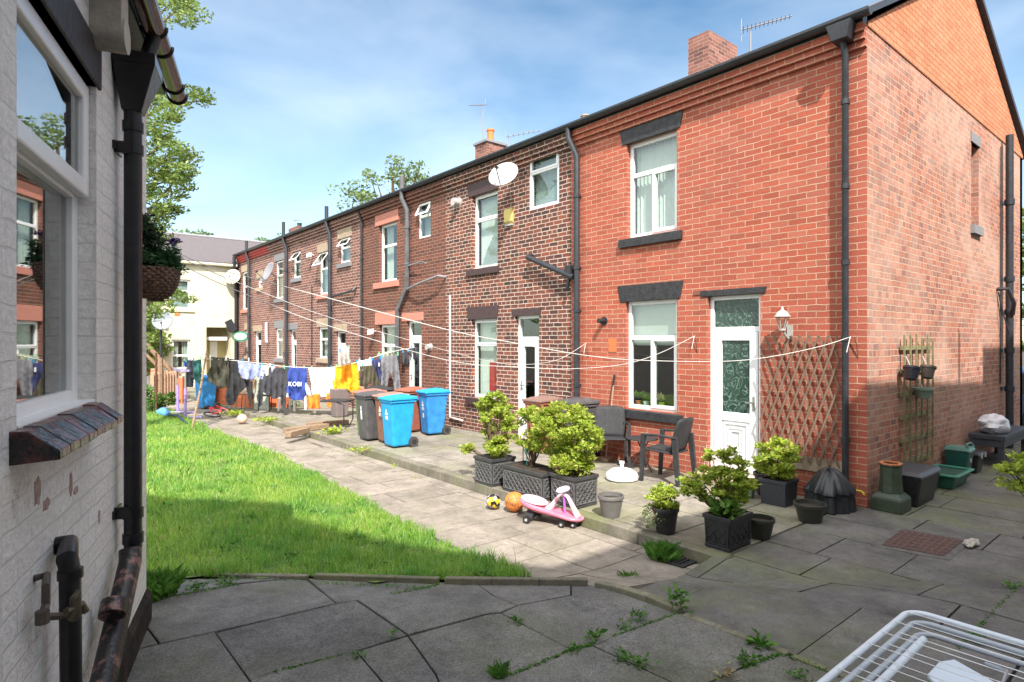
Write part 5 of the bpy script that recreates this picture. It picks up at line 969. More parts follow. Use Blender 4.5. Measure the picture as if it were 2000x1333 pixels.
# white sack
def blob(name, label, cat, c, r, m, seed=0, amp=.2, nn=(28,16), flat=1):
    mb = MB(); mb.sphere((0,0,0), 1, *nn); mb.v = [(lambda q, k: (c[0]+q.x*r[0]*k, c[1]+q.y*r[1]*k, c[2]+max(q.z*r[2]*k, -r[2]*flat)))(Vector(v), 1+amp*noise.noise(Vector(v)*1.8+Vector((seed,0,0)))+amp*.35*noise.noise(Vector(v)*6+Vector((seed,3,0)))) for v in mb.v]
    return tag(mb.build(name, m, smooth=True), label, cat)
blob('plastic_sack', 'crumpled white plastic sack lying on the dark bench', 'sack', (4.28,-.3,.755), (.34,.19,.15), mat('white_sack', (.62,.64,.70), .35, .06, bump=.6, bscale=9), 3, .28, flat=.9)
# ---------------------------------------------------------------- patio furniture and toys
def armchair(label, x, y, rz, m=None, group=None, scale=1.0, z=.12):
    m = m or M_GRYP; t = thing('garden_chair', label, 'chair', (x,y,z), rz, group); s = scale      # faces +Y locally
    mb = MB(); mb.hexa([(-.23*s,-.22*s,.40*s),(.23*s,-.22*s,.40*s),(.25*s,.24*s,.43*s),(-.25*s,.24*s,.43*s),(-.23*s,-.22*s,.425*s),(.23*s,-.22*s,.425*s),(.25*s,.24*s,.455*s),(-.25*s,.24*s,.455*s)]); mb.build('seat', m, t, local=True, bevel=.01)
    mb = MB(); NZ = 8
    for j in range(NZ+1):
        v = j/NZ; wd = (.23+.02*math.sin(v*math.pi))*s*(1 if v < .9 else .92)
        for i in range(7): u = i/6*2-1; mb.v.append((u*wd, (-.21-.13*v+.035*(u*u))*s, (.42+.48*v-(.02*u*u if v > .9 else 0))*s))
    for j in range(NZ):
        for i in range(6): a = j*7+i; mb.f.append((a,a+1,a+8,a+7))
    mb.sm = True; o_ = mb.build('backrest', m, t, local=True, fixn=False); q = o_.modifiers.new('s','SOLIDIFY'); q.thickness = .018
    mb = MB()
    for i in range(5): u = -.14+.07*i; mb.bar((u*s,-.205*s,.46*s),(u*s,-.305*s,.84*s),.012,.012)
    mb.build('back_rib', m, t, local=True)
    for sg in (-1, 1):
        mb = MB(); mb.tube([(sg*.26*s,-.27*s,.64*s),(sg*.285*s,0,.66*s),(sg*.28*s,.22*s,.65*s)], .018*s, 8); mb.build('armrest', m, t, local=True)
        mb = MB(); mb.hexa([(sg*.27*s-.02,.22*s,0),(sg*.27*s+.02,.22*s,0),(sg*.27*s+.02,.27*s,0),(sg*.27*s-.02,.27*s,0),(sg*.27*s-.025,.18*s,.66*s),(sg*.27*s+.025,.18*s,.66*s),(sg*.27*s+.025,.24*s,.66*s),(sg*.27*s-.025,.24*s,.66*s)]); mb.build('leg', m, t, local=True)
        mb = MB(); mb.hexa([(sg*.26*s-.02,-.33*s,0),(sg*.26*s+.02,-.33*s,0),(sg*.26*s+.02,-.28*s,0),(sg*.26*s-.02,-.28*s,0),(sg*.24*s-.025,-.28*s,.66*s),(sg*.24*s+.025,-.28*s,.66*s),(sg*.24*s+.025,-.20*s,.66*s),(sg*.24*s-.025,-.20*s,.66*s)]); mb.build('leg', m, t, local=True)
    return t
armchair('dark grey plastic armchair seen from the side in front of the white door', -.60, 2.36, R(8), group='grey plastic armchairs')
armchair('dark grey plastic armchair facing the viewer behind the big shrub', -.45, 3.52, R(134), group='grey plastic armchairs')
t = thing('bistro_table', 'small round dark bistro table between the grey armchairs', 'table', (-.35,2.98,.12)); mb = MB(); mb.lathe([(.01,.47),(.235,.47),(.24,.48),(.235,.49),(.01,.49)], (-.35,2.98,.12), 28); mb.build('table_top', M_GRYP, t)
for k in range(3):
    a = k*2.094+.4; mb = MB(); mb.tube([(-.35+.2*math.cos(a),2.98+.2*math.sin(a),.12),(-.35-.12*math.cos(a),2.98-.12*math.sin(a),.59)], .010, 6); mb.build('leg', M_BLKP, t)
t = thing('parasol_base', 'white plastic parasol base on the patio', 'parasol base', (-1.06,2.78,.12)); mb = MB(); mb.lathe([(.20,0),(.225,.015),(.23,.05),(.21,.10),(.14,.145),(.04,.165)], (-1.06,2.78,.12), 32); mb.build('base', M_UPVC, t); mb = MB(); mb.lathe([(.028,.16),(.026,.22),(.036,.222),(.036,.255),(.02,.255)], (-1.06,2.78,.12), 16); mb.build('collar', M_UPVC, t)
# balls
bc = G(1005,1000,0); bc.z = .12
m_, n_, b_ = newmat('basketball'); t1 = n_.nodes.new('ShaderNodeTexCoord'); 
mb = MB(); mb.sphere(bc, .12, 32, 20); ball = tag(mb.build('basketball', mat('orange_rubber', (.62,.20,.04), .5, .08, bump=.3, bscale=220)), 'orange basketball with black seams on the path', 'ball')
sm_ = MB()
def circ(c, r, nrm, off=0, k=40, rot=0):
    nrm = Vector(nrm).normalized(); u = nrm.orthogonal().normalized(); v = nrm.cross(u); rr = math.sqrt(r*r-off*off)
    return [c+nrm*off+(u*math.cos(2*math.pi*i/k)+v*math.sin(2*math.pi*i/k))*rr for i in range(k+1)]
for nrm, off in (((.2,.5,.8),0),((.9,-.3,.2),0),((.25,.75,-.6),.07),((.25,.75,-.6),-.07)): sm_.tube(circ(bc, .1205, nrm, off), .0018, 5, cap=False)
sm_.build('seam', M_BLKP, ball)
def text(s, size, m, parent, loc, normal, up=(0,0,1), name='lettering', ext=.0008, local=False, align='CENTER', shear=0):
    cu = bpy.data.curves.new(name, 'FONT'); cu.body = s; cu.size = size; cu.extrude = ext; cu.align_x = align; cu.align_y = 'CENTER'; cu.shear = shear; cu.resolution_u = 2
    o = bpy.data.objects.new(name, cu); COL.objects.link(o)
    n = Vector(normal).normalized(); u = Vector(up); x = u.cross(n).normalized(); y = n.cross(x)
    from mathutils import Matrix
    mt = Matrix((x, y, n)).transposed().to_4x4()
    bpy.context.view_layer.update(); dg = bpy.context.evaluated_depsgraph_get(); me = bpy.data.meshes.new_from_object(o.evaluated_get(dg)); bpy.data.objects.remove(o)
    off = Vector((0,0,0)) if local or parent is None else wloc(parent)
    me.transform(mt); me.transform(Matrix.Translation(Vector(loc)-off)); me.materials.clear(); me.materials.append(m)
    o = bpy.data.objects.new(name, me); COL.objects.link(o); o.parent = parent; return o
vd = (Vector((CX,CY,CZ))-bc).normalized(); txt = text('Wilson', .062, M_BLKP, ball, (0,0,0), (0,0,1), up=(0,1,0), ext=.0005, local=True)
nn_ = (vd+Vector((.0,.35,-.25))).normalized(); xx = Vector((0,0,1)).cross(nn_).normalized(); yy_ = nn_.cross(xx)
for v in txt.data.vertices:
    c = v.co; a, b = c.x/.12, c.y/.12; v.co = bc+(nn_*math.cos(a)*math.cos(b)+xx*math.sin(a)*math.cos(b)+yy_*math.sin(b))*(.1212+c.z)
fc = G(964,995,0); fc.z = .092
mb = MB(); mb.sphere(fc, .09, 30, 18); m_, n_, b_ = newmat('football_panels'); b_.inputs['Roughness'].default_value = .35
t1 = n_.nodes.new('ShaderNodeTexCoord'); v1 = n_.nodes.new('ShaderNodeTexVoronoi'); v1.inputs['Scale'].default_value = 20; r1 = n_.nodes.new('ShaderNodeValToRGB'); r1.color_ramp.interpolation = 'CONSTANT'
e = r1.color_ramp.elements; e[0].color = (.015,.012,.015,1); e[1].position = .46; e[1].color = (.75,.72,.74,1)
for p_, c_ in ((.55,(.6,.45,.03,1)),(.68,(.35,.2,.35,1)),(.78,(.02,.02,.02,1)),(.9,(.75,.75,.75,1))): q = e.new(p_); q.color = c_
sp_ = n_.nodes.new('ShaderNodeSeparateColor'); n_.links.new(t1.outputs['Object'], v1.inputs['Vector']); n_.links.new(v1.outputs['Color'], sp_.inputs[0]); n_.links.new(sp_.outputs[0], r1.inputs[0]); n_.links.new(r1.outputs[0], b_.inputs['Base Color'])
tag(mb.build('football', m_), 'black, yellow and white patterned football left of the basketball', 'ball')
pc2 = G(473,829,0); pc2.z = .13; mb = MB(); mb.sphere(pc2, .12, 22, 14); tag(mb.build('ball', mat('pale_pink_ball', (.66,.42,.33), .5, .15, scale=5)), 'pale pink and white ball on the far path', 'ball')
# ride-on swing car
PK = mat('pink_plastic', (.66,.19,.27), .42, .14, scale=9); PKL = mat('pale_pink_plastic', (.80,.55,.62), .3, .04); LIL = mat('lilac_plastic', (.62,.60,.78), .3, .04); PUR = mat('purple_plastic', (.36,.12,.55), .35, .05)
ca_, cb_ = G(1030,1014,0), G(1128,1030,0); cc_ = (ca_+cb_)/2; dd_ = (cb_-ca_); ang = math.atan2(dd_.y, dd_.x)
t = thing('ride_on_toy', 'pink children ride-on swing car with lilac steering wheel', 'toy car', cc_, ang)
mb = MB(); secs = [(-.39,.05,.22,.25),(-.36,.12,.17,.26),(-.28,.16,.12,.25),(-.14,.15,.095,.21),(.0,.115,.08,.175),(.12,.12,.07,.155),(.24,.15,.06,.14),(.33,.13,.06,.125),(.385,.05,.07,.11)]
NSG = 16
for (x_, w_, zb_, zt_) in secs:
    for k in range(NSG):
        a = 2*math.pi*k/NSG; zc_ = (zb_+zt_)/2; hz = (zt_-zb_)/2; sz = math.sin(a); mb.v.append((x_, w_*math.cos(a)*(1.0 if sz > -.2 else .82), zc_+hz*(sz if sz < .3 else .3+ (sz-.3)*.3+abs(math.cos(a))**2*.6)))
for i in range(len(secs)-1):
    for k in range(NSG): a = i*NSG+k; b = i*NSG+(k+1) % NSG; mb.f.append((a,b,b+NSG,a+NSG))
mb.f.append(tuple(range(NSG))[::-1]); mb.f.append(tuple((len(secs)-1)*NSG+k for k in range(NSG))); mb.sm = True; b_o = mb.build('body', PK, t, local=True); q = b_o.modifiers.new('ss','SUBSURF'); q.levels = 2; q.render_levels = 2
mb = MB(); mb.sphere((0,0,0), 1, 24, 10); mb.v = [(-.22+v[0]*.165, v[1]*.135, .232+v[2]*.03+.03*max(0,-v[0])-.03*max(0,v[0])) for v in mb.v]; mb.build('seat', PKL, t, local=True)
mb = MB(); mb.tube([(-.04,0,.15),(.01,0,.20),(.05,0,.27),(.10,0,.325),(.15,0,.345),(.195,0,.32),(.235,0,.26),(.28,0,.18),(.32,0,.11)], [.045,.030,.021,.018,.020,.020,.022,.028,.035], 12); mb.v = [(x_, y_*1.4, z_) for x_, y_, z_ in mb.v]; mb.build('column_arch', PKL, t, local=True)
mb = MB(); mb.tube([(.165,0,.09),(.145,0,.385)], .014, 10); mb.build('steering_column', PUR, t, local=True)
mb = MB(); mb.tube([(.14+.045*math.cos(a), .115*math.sin(a), .395) for a in [i*2*math.pi/28 for i in range(29)]], .017, 8, cap=False); mb.sphere((0,0,0), 1, 16, 8); k_ = len(mb.v)-16*9; mb.v = mb.v[:k_]+[(.14+v[0]*.05, v[1]*.05, .395+v[2]*.022) for v in mb.v[k_:]]; mb.build('steering_wheel', LIL, t, local=True, smooth=True)
for (x_, y_, r_) in ((-.24,-.16,.042),(-.24,.16,.042),(.17,-.11,.034),(.17,.11,.034),(.29,-.06,.032),(.29,.06,.032)):
    mb = MB(); mb.tube([(x_,y_-.017,r_),(x_,y_+.017,r_)], r_, 16); wv = mb.build('wheel', M_BLKP, t, local=True); mb = MB(); mb.tube([(x_,y_-.022,r_),(x_,y_+.022,r_)], r_*.42, 10); mb.build('hub', M_DISH, wv, local=True)
mb = MB(); mb.tube([(-.24,-.15,.045),(-.24,.15,.045)], .014, 6); mb.hexa([(-.28,-.13,.05),(-.2,-.13,.05),(-.2,.13,.05),(-.28,.13,.05),(-.28,-.07,.13),(-.18,-.07,.13),(-.18,.07,.13),(-.28,.07,.13)]); mb.build('axle', M_GRYP, t, local=True)
# ---------------------------------------------------------------- wheelie bins
def bin_(label, x, y, m, lidm, rz=0, h=.88, w=.47, d=.52, z=.12, lidopen=False, decals=None, group='wheelie bins on the terrace patio'):
    t = thing('wheelie_bin', label, 'bin', (x,y,z), rz, group); w2, d2 = w/2, d/2                     # front faces -X
    mb = MB(); mb.hexa([(-d2+.07,-w2+.06,.03),(d2-.09,-w2+.06,.03),(d2-.09,w2-.06,.03),(-d2+.07,w2-.06,.03),(-d2+.01,-w2+.02,h-.04),(d2-.02,-w2+.02,h-.04),(d2-.02,w2-.02,h-.04),(-d2+.01,w2-.02,h-.04)]); mb.build('body', m, t, bevel=.035, local=True)
    mb = MB(); ring(mb, lambda a, b, dd: (a,b,h-.055+dd), -d2-.005, d2, -w2, w2, .04, 0, .05); mb.box(-d2+.1,d2-.1,-w2-.004+.045,-w2+.05,.1,h-.2) if False else None; mb.build('rim', m, t, bevel=.01, local=True)
    mb = MB(); mb.hexa([(-d2-.03,-w2-.02,h-.004),(d2+.02,-w2-.02,h-.004),(d2+.02,w2+.02,h-.004),(-d2-.03,w2+.02,h-.004),(-d2-.02,-w2-.01,h+.035),(d2+.01,-w2-.01,h+.055),(d2+.01,w2+.01,h+.055),(-d2-.02,w2+.01,h+.035)])
    mb.hexa([(-d2+.04,-w2+.05,h+.034),(d2-.06,-w2+.05,h+.05),(d2-.06,w2-.05,h+.05),(-d2+.04,w2-.05,h+.034),(-d2+.08,-w2+.08,h+.062),(d2-.1,-w2+.08,h+.082),(d2-.1,w2-.08,h+.082),(-d2+.08,w2-.08,h+.062)]); mb.build('lid', lidm, t, bevel=.012, local=True)
    mb = MB()
    for yy in (-.10,.10): mb.hexa([(-d2+.062,yy-.012,.08),(-d2+.07,yy-.012,.08),(-d2+.07,yy+.012,.08),(-d2+.062,yy+.012,.08),(-d2+.010,yy-.012,h-.2),(-d2+.03,yy-.012,h-.2),(-d2+.03,yy+.012,h-.2),(-d2+.010,yy+.012,h-.2)]) if not decals else None
    for xx in (-.07,.06):
        for sg in (-1,1): mb.hexa([(xx-.012,sg*(w2-.066),.06),(xx+.012,sg*(w2-.066),.06),(xx+.012,sg*(w2-.056),.06),(xx-.012,sg*(w2-.056),.06),(xx-.012,sg*(w2-.03),h-.1),(xx+.012,sg*(w2-.03),h-.1),(xx+.012,sg*(w2-.019),h-.1),(xx-.012,sg*(w2-.019),h-.1)])
    mb.build('moulded_rib', m, t, local=True)
    mb = MB(); mb.tube([(d2+.02,-w2+.04,h-.02),(d2+.06,-w2+.06,h-.01),(d2+.06,w2-.06,h-.01),(d2+.02,w2-.04,h-.02)], .015, 8); mb.build('handle', lidm, t, local=True)
    for sg in (-1,1):
        mb = MB(); mb.tube([(d2-.05,sg*(w2-.03)-.022,.095),(d2-.05,sg*(w2-.03)+.022,.095)], .095, 22); wv = mb.build('wheel', mat('tyre_rubber', (.05,.047,.045), .8, .15), t, local=True)
        mb = MB(); mb.tube([(d2-.05,sg*(w2-.03)-.026,.095),(d2-.05,sg*(w2-.03)+.026,.095)], .045, 14); mb.build('hub', M_BLKP, wv, local=True)
    if decals:
        mb = MB()
        xf = lambda z_: -d2+.07-(.06)*(z_-.03)/(h-.07)-.003
        for (ya_, yb2, za_, zb_) in decals: mb.add([(xf(za_),ya_,za_),(xf(za_),yb2,za_),(xf(zb_),yb2,zb_),(xf(zb_),ya_,zb_)], [(0,1,2,3)])
        mb.build('printed_emblem', M_UPVC, t, local=True, fixn=False)
    return t
EMB = [(-.05,.05,.60,.63),(-.035,.035,.635,.66),(-.02,.02,.665,.70),(-.055,.055,.52,.535),(-.055,.055,.545,.56),(-.05,.05,.565,.58)]
BLUE = mat('bright_blue_plastic', (.015,.30,.62), .45, .14, scale=5); BLUE2 = mat('mid_blue_plastic', (.03,.22,.55), .48, .22, scale=6); GRYB = mat('bin_grey', (.075,.073,.078), .5, .25, scale=5); BRNB = mat('bin_brown', (.20,.095,.065), .5, .1); GRNB = mat('bin_green', (.10,.17,.06), .5, .1); RBR = mat('bin_red_brown', (.30,.10,.065), .5, .1)
bin_('bright blue wheelie bin standing in front of the bin row', -2.19, 7.14, BLUE, BLUE, decals=EMB); bin_('brown wheelie bin squeezed between the blue and grey bins', -2.05, 7.66, BRNB, mat('bin_brown_lid', (.32,.19,.15), .5, .1), decals=EMB)
bin_('dark grey wheelie bin between the brown and green bins', -2.2, 8.16, GRYB, GRYB, decals=[(-.03,.03,.42,.60),(-.025,.025,.61,.68)]); bin_('green wheelie bin with a brown-red lid at the far end of the row', -2.0, 8.66, GRNB, mat('pink_brown_lid', (.33,.15,.12), .5, .1), decals=EMB)
bin_('mid blue wheelie bin standing by the wall with the white pipe', -.90, 7.98, BLUE2, BLUE, R(-6), decals=EMB+[(-.03,.03,.36,.46)]); bin_('red-brown wheelie bin behind the blue bin at the wall', -1.05, 8.60, RBR, RBR, R(8))
bin_('black-lidded wheelie bin farthest back behind the row', -1.45, 9.3, GRYB, M_GRYP, R(80)); bin_('brown-lidded wheelie bin behind the airy shrub', -.48, 5.05, RBR, mat('dusty_brown_lid', (.20,.12,.10), .6, .1), h=.9)
bin_('grey wheelie bin behind the armchair under the downpipe', -.45, 4.25, GRYB, GRYB, h=.92, w=.52)
pb = G(385,800,.0); bin_('old blue wheelie bin beside the picket fence', pb.x+.25, pb.y, mat('old_blue', (.04,.27,.62), .5, .2), BLUE2, R(10), z=.0, w=.55, h=.95)
# broom handles leaning on the sill, mesh rack, stepping bits
t = thing('broom', 'long wooden broom handle leaning on the wall left of the sill', 'broom', (-.2,4.02,.12)); a = FA(1200,735,-.03); mb = MB(); mb.tube([(-.22,a[0]+.02,.14),(-.03,a[0],a[1])], .013, 7); mb.build('handle', M_WOODP, t); mb = MB(); mb.tube([(-.06,a[0]+.01,a[1]-.25),(-.03,a[0],a[1]+.02)], .018, 7); mb.build('grip', M_BLKP, t); mb = MB(); mb.box(-.3,-.16,a[0]-.1,a[0]+.15,.121,.17); mb.build('head', M_WOOD, t)
t = thing('wire_rack', 'white wire rack leaning on the brick under the sill', 'rack', (-.1,1.9,.12)); mb = MB()
for k in range(7): mb.tube([(-.14,1.72+k*.06,.13),(-.04,1.72+k*.06,.58)], .003, 4)
for k in range(7): z_ = .13+k*.075; x_ = -.14+.1*k*.075/.45; mb.tube([(x_,1.72,z_),(x_,2.08,z_)], .003, 4)
mb.build('grid', mat('pink_white_wire', (.6,.45,.4), .5, .1), t)
# plants on the window sill inside
for i, (px, label, m) in enumerate(((1246,'terracotta pot with a succulent inside the kitchen window',M_TERR),(1262,'small white pot plant in the middle of the kitchen window',M_UPVC),(1292,'green pot with pink flowers inside the kitchen window',mat('lime_pot', (.3,.4,.05), .5, .1)))):
    y_ = FA(px,780,.2)[0]; z_ = w1g[2]+.03; t = thing('pot_plant', label, 'pot plant', (.2,y_,z_)); mb = MB(); mb.lathe([(.03,0),(.045,.08),(.05,.082),(.05,.09)], (.2,y_,z_), 14); mb.build('pot', m, t)
    leaves('foliage', clump_pts([(.2+random.uniform(-.03,.03),y_+random.uniform(-.05,.05),z_+.13+random.uniform(0,.08)) for _ in range(6)], 30, .04), .045, L_DRY if i == 2 else L_GRN, t)
mb = MB(); mb.box(.165,.27,w1g[0],w1g[1],w1g[2]-.02,w1g[2]+.028); mb.build('inner_sill', M_UPVC, h1)
# ---------------------------------------------------------------- drying rack, near right corner
t = thing('clothes_airer', 'white folding clothes airer in the near right corner', 'clothes airer', (-5.4,-2.5,.25))
zr = 1.02; X1, X0, Y1, Y0 = -4.965, -6.15, -1.93, -3.15
def rrect(x0, x1, y0, y1, z, r, k=7):
    P = []
    for (cx_, cy_, a0) in ((x1-r,y1-r,0),(x0+r,y1-r,90),(x0+r,y0+r,180),(x1-r,y0+r,270)):
        for i in range(k+1): a = R(a0+90*i/k); P.append((cx_+r*math.cos(a), cy_+r*math.sin(a), z))
    return P+[P[0],]
mb = MB(); mb.tube(rrect(X0,X1,Y0,Y1,zr,.07), .011, 10, cap=False); mb.build('outer_frame', M_WHT, t)
mb = MB(); mb.tube(rrect(X0+.03,X1-.028,Y0,Y1-.028,zr-.022,.06), .010, 10, cap=False); mb.tube(rrect(X0+.05,X1-.045,Y0,Y1-.05,zr-.052,.06), .010, 10, cap=False); mb.build('inner_frame', mat('grey_enamel', (.42,.46,.52), .35, .05), t)
mb = MB()
for k in range(9):
    x_ = X1-.055-.125*k; mb.tube([(x_,Y1,zr+.011),(x_+.004,Y0,zr+.011)], .0017, 5); mb.tube([(x_-.03,Y1-.028,zr-.012),(x_-.01,Y0,zr-.012)], .0017, 5)
mb.build('wires', M_UPVC, t)
mb = MB(); mb.tube([(X0+.1,Y1-.10,zr-.03),(X1-.16,Y1-.09,zr-.03)], .013, 10); mb.build('hinge_tube', M_WHT, t)
mb = MB()
mb.prism([(X1-.17,Y1-.14),(X1-.11,Y1-.17),(X1-.18,Y1-.30),(X1-.15,Y1-.52),(X1-.30,Y1-.95),(X1-.75,Y1-.95),(X1-.62,Y1-.40),(X1-.30,Y1-.14)], 'z', zr-.10, zr-.085)
mb.build('plastic_wing', mat('pale_blue_plastic', (.62,.70,.80), .45, .03), t, bevel=.004)
mb = MB(); mb.tube([(X1-.30,Y1-.30,zr+.02),(X1-.33,Y1-.36,zr+.03),(X1-.5,Y1-.37,zr+.02),(X1-.62,Y1-.34,zr+.02)], .004, 6); mb.tube([(X1-.38,Y1-.52+.03*math.sin(i*.5),zr+.02) if False else (X1-.36-.03*i, Y1-.50+.06*math.sin(i*.9), zr+.018) for i in range(8)], .0045, 6); mb.build('wire_hook', M_WIRE, t)
for (xa, ya, xb, yb) in ((X0+.1,Y0+.1,X1-.1,Y0+.1),(X0+.1,Y1-.35,X1-.25,Y1-.35)):
    for (p, q) in (((xa,ya),(xb-.3,ya)),((xb,ya),(xa+.3,ya))): mb = MB(); mb.tube([(p[0],p[1],.27),(q[0],q[1],zr-.06)], .010, 8); mb.build('leg', M_WHT, t)
# ---------------------------------------------------------------- drain grate, manhole, stone
mh = thing('manhole_cover', 'rusty brown tiled manhole cover in the side paving', 'manhole cover', (-.5,-.75,.12)); q = [G(a, b, .125) for a, b in ((1762,1035),(1882,1056),(1843,1087),(1722,1065))]
mb = MB(); mb.add([(p.x,p.y,.128) for p in q]+[(p.x,p.y,.09) for p in q], [(0,1,2,3),(0,4,5,1),(1,5,6,2),(2,6,7,3),(3,7,4,0)]); 
mcx = sum(p.x for p in q)/4; mcy = sum(p.y for p in q)/4
mb.build('cover', mat('rust_cover', (.075,.042,.036), .75, .3, scale=40, bump=.6, bscale=50), mh)
mb = MB(); o2 = [Vector((mcx+(p.x-mcx)*1.25, mcy+(p.y-mcy)*1.25, .124)) for p in q]; 
for i in range(4): j = (i+1) % 4; mb.hexa([(q[i].x,q[i].y,.08),(q[j].x,q[j].y,.08),(o2[j].x,o2[j].y,.08),(o2[i].x,o2[i].y,.08),(q[i].x,q[i].y,.123),(q[j].x,q[j].y,.123),(o2[j].x,o2[j].y,.123),(o2[i].x,o2[i].y,.123)])
mb.build('frame', mat('cement_surround', (.10,.095,.09), .9, .3, bump=.6), mh)
mb = MB()
for k in range(1,9):
    a = q[0]+(q[1]-q[0])*k/9; b = q[3]+(q[2]-q[3])*k/9; mb.bar((a.x,a.y,.129),(b.x,b.y,.129),.012,.006)
for k in range(1,6):
    a = q[0]+(q[3]-q[0])*k/6; b = q[1]+(q[2]-q[1])*k/6; mb.bar((a.x,a.y,.1295),(b.x,b.y,.1295),.012,.006)
mb.build('rib_grid', mat('rust_rib', (.11,.06,.05), .8, .2), mh)
p = G(1897,1064,.13); blob('loose_stone', 'pale broken stone lying at the corner of the manhole cover', 'stone', (p.x,p.y,.145), (.13,.05,.03), mat('pale_rubble', (.36,.33,.29), .9, .1, bump=.5), 5, .5)
gt_ = thing('drain_grate', 'small black slotted drain grate at the foot of the kerb', 'drain grate', G(1322,1096,.0)); c = G(1322,1096,.0); mb = MB()
for k in range(7): y_ = c.y-.13+.042*k; mb.box(c.x-.11,c.x+.11,y_,y_+.018,.008,.022)
mb.build('bars', M_GRYP, gt_); mb = MB(); ring(mb, lambda a, b, d: (a,b,d), c.x-.14,c.x+.14,c.y-.16,c.y+.16,.03,.002,.02); mb.box(c.x-.11,c.x+.11,c.y-.13,c.y+.13,.001,.005); mb.build('frame', mat('black_iron', (.02,.02,.02), .7, .2), gt_)
# ---------------------------------------------------------------- weeds in the joints
def weed(px, py, label, r=.08, n=60, size=.07, m=L_WEED, tuft=False, z=None, h=.05, cat='weed'):
    p = G(px, py, z); nm = 'grass_tuft' if tuft else 'weed'
    if tuft:
        nb = n; A = rng.uniform(0,2*np.pi,nb); rr = rng.uniform(0,r,nb); Hh = rng.uniform(.5,1.3,nb)*h; Bx = rng.normal(size=nb)*h*.5; By = rng.normal(size=nb)*h*.5
        x_ = p.x+rr*np.cos(A); y_ = p.y+rr*np.sin(A); wd = .004
        V = np.stack([np.stack([x_-wd,y_,np.full(nb,p.z)],1), np.stack([x_+wd,y_+wd*.3,np.full(nb,p.z)],1), np.stack([x_+Bx*.4+wd*.7,y_+By*.4,p.z+Hh*.7],1), np.stack([x_+Bx,y_+By,p.z+Hh],1)],1).reshape(-1,3); i = np.arange(nb)*4
        o = np_mesh(nm, V, np.stack([i,i+1,i+2,i+3],1), m)
    else:
        C = np.stack([p.x+rng.normal(size=n)*r*.42, p.y+rng.normal(size=n)*r*.42, p.z+rng.uniform(0,h*.8,n)],1); o = leaves(nm, C, size*.72, m, aspect=.42, up=.2)
    return tag(o, label, cat)
weed(1325,1192,'tall leafy weed at the corner of the edging stones', .07, 70, .07, h=.16); weed(1248,1213,'low weed in the joint left of the tall leafy weed', .09, 60, .05)
weed(1215,1228,'mossy weed trailing further down the same joint', .06, 50, .03); weed(1010,1218,'single weed in the long middle joint', .05, 30, .05); weed(1160,1252,'upright weed where two near joints cross', .03, 22, .07, h=.07)
weed(1120,1272,'grassy weed lining the crossing joint', .06, 60, .035); weed(1218,1290,'creeping weed in the joint below the crossing', .07, 60, .045); weed(1250,1304,'broad green weed in the same lower joint', .06, 50, .045)
weed(1485,1265,'dandelion-like weed by the edging, lower right', .07, 50, .08, h=.05); weed(1460,1300,'round-leaved weed below the dandelion', .07, 60, .05); weed(1420,1325,'spiky dry weed at the bottom edge', .06, 50, .04, L_DRY)
weed(980,1322,'small grass tuft at the bottom edge of the picture', .05, 90, .05, tuft=True, h=.06); weed(770,1250,'small pointed weed at a joint in the left paving', .02, 10, .05); weed(700,1288,'mossy weed on the lower left joint', .05, 50, .03)
weed(300,1165,'thick grass clump against the white house corner', .16, 700, .05, tuft=True, h=.13); weed(385,1152,'leafy weed strip beside the lawn edging', .10, 120, .04); weed(440,1142,'second leafy weed strip further along the lawn edging', .10, 120, .04)
weed(1295,1092,'wild grass tuft growing beside the drain grate', .13, 420, .05, tuft=True, z=0, h=.13); weed(1228,1132,'flat grass tuft on the shaded path joint', .10, 200, .05, tuft=True, z=.02, h=.05)
weed(940,1133,'dark weed growing against the lawn edging', .07, 50, .07, h=.08); weed(650,848,'leafy green weed on the patio in front of the bins', .22, 160, .12, L_YEL, z=.12, h=.12); weed(700,880,'flat yellow-green weed patch by the kerb near the bins', .25, 160, .06, L_YEL, z=.12, h=.03)
weed(770,913,'small weed in the kerb joint', .05, 40, .04, L_YEL, z=.1); weed(812,935,'tiny weed on the sunny path', .05, 30, .03, L_YEL, z=.0); weed(1035,985,'weed between the basketball and the pink toy', .05, 60, .05, L_YEL, z=.0, h=.05)
weed(1560,1330,'weed on the edging joint by the clothes airer', .07, 60, .035); weed(1902,1255,'weed tuft in the far right paving joint', .06, 50, .04); weed(1975,1150,'mossy weed at the right edge of the paving', .07, 60, .04)
weed(520,822,'sprawling yellow-green weed on the far patio edge', .35, 200, .09, L_YEL, z=.12, h=.06); weed(458,812,'weeds under the fallen bicycle', .3, 260, .11, L_YEL, z=.05, h=.15); weed(575,795,'weed under the white garden chair', .3, 200, .1, L_GRN, z=.12, h=.35)
CC = []
for k in range(70):
    y_ = random.uniform(1.6, 9); x_ = random.uniform(max(LEFTX(min(y_,1.7)), -7.0)+.1, gr_x(y_)-.1)
    if y_ > ey(x_)+.1: CC += [(x_+random.gauss(0,.035), y_+random.gauss(0,.035), gz(x_,y_)+random.uniform(.02,.06)) for _ in range(14)]
tag(leaves('lawn_broadleaf_weeds', np.array(CC), .055, L_WEED, aspect=.5, up=.3), kind='stuff')
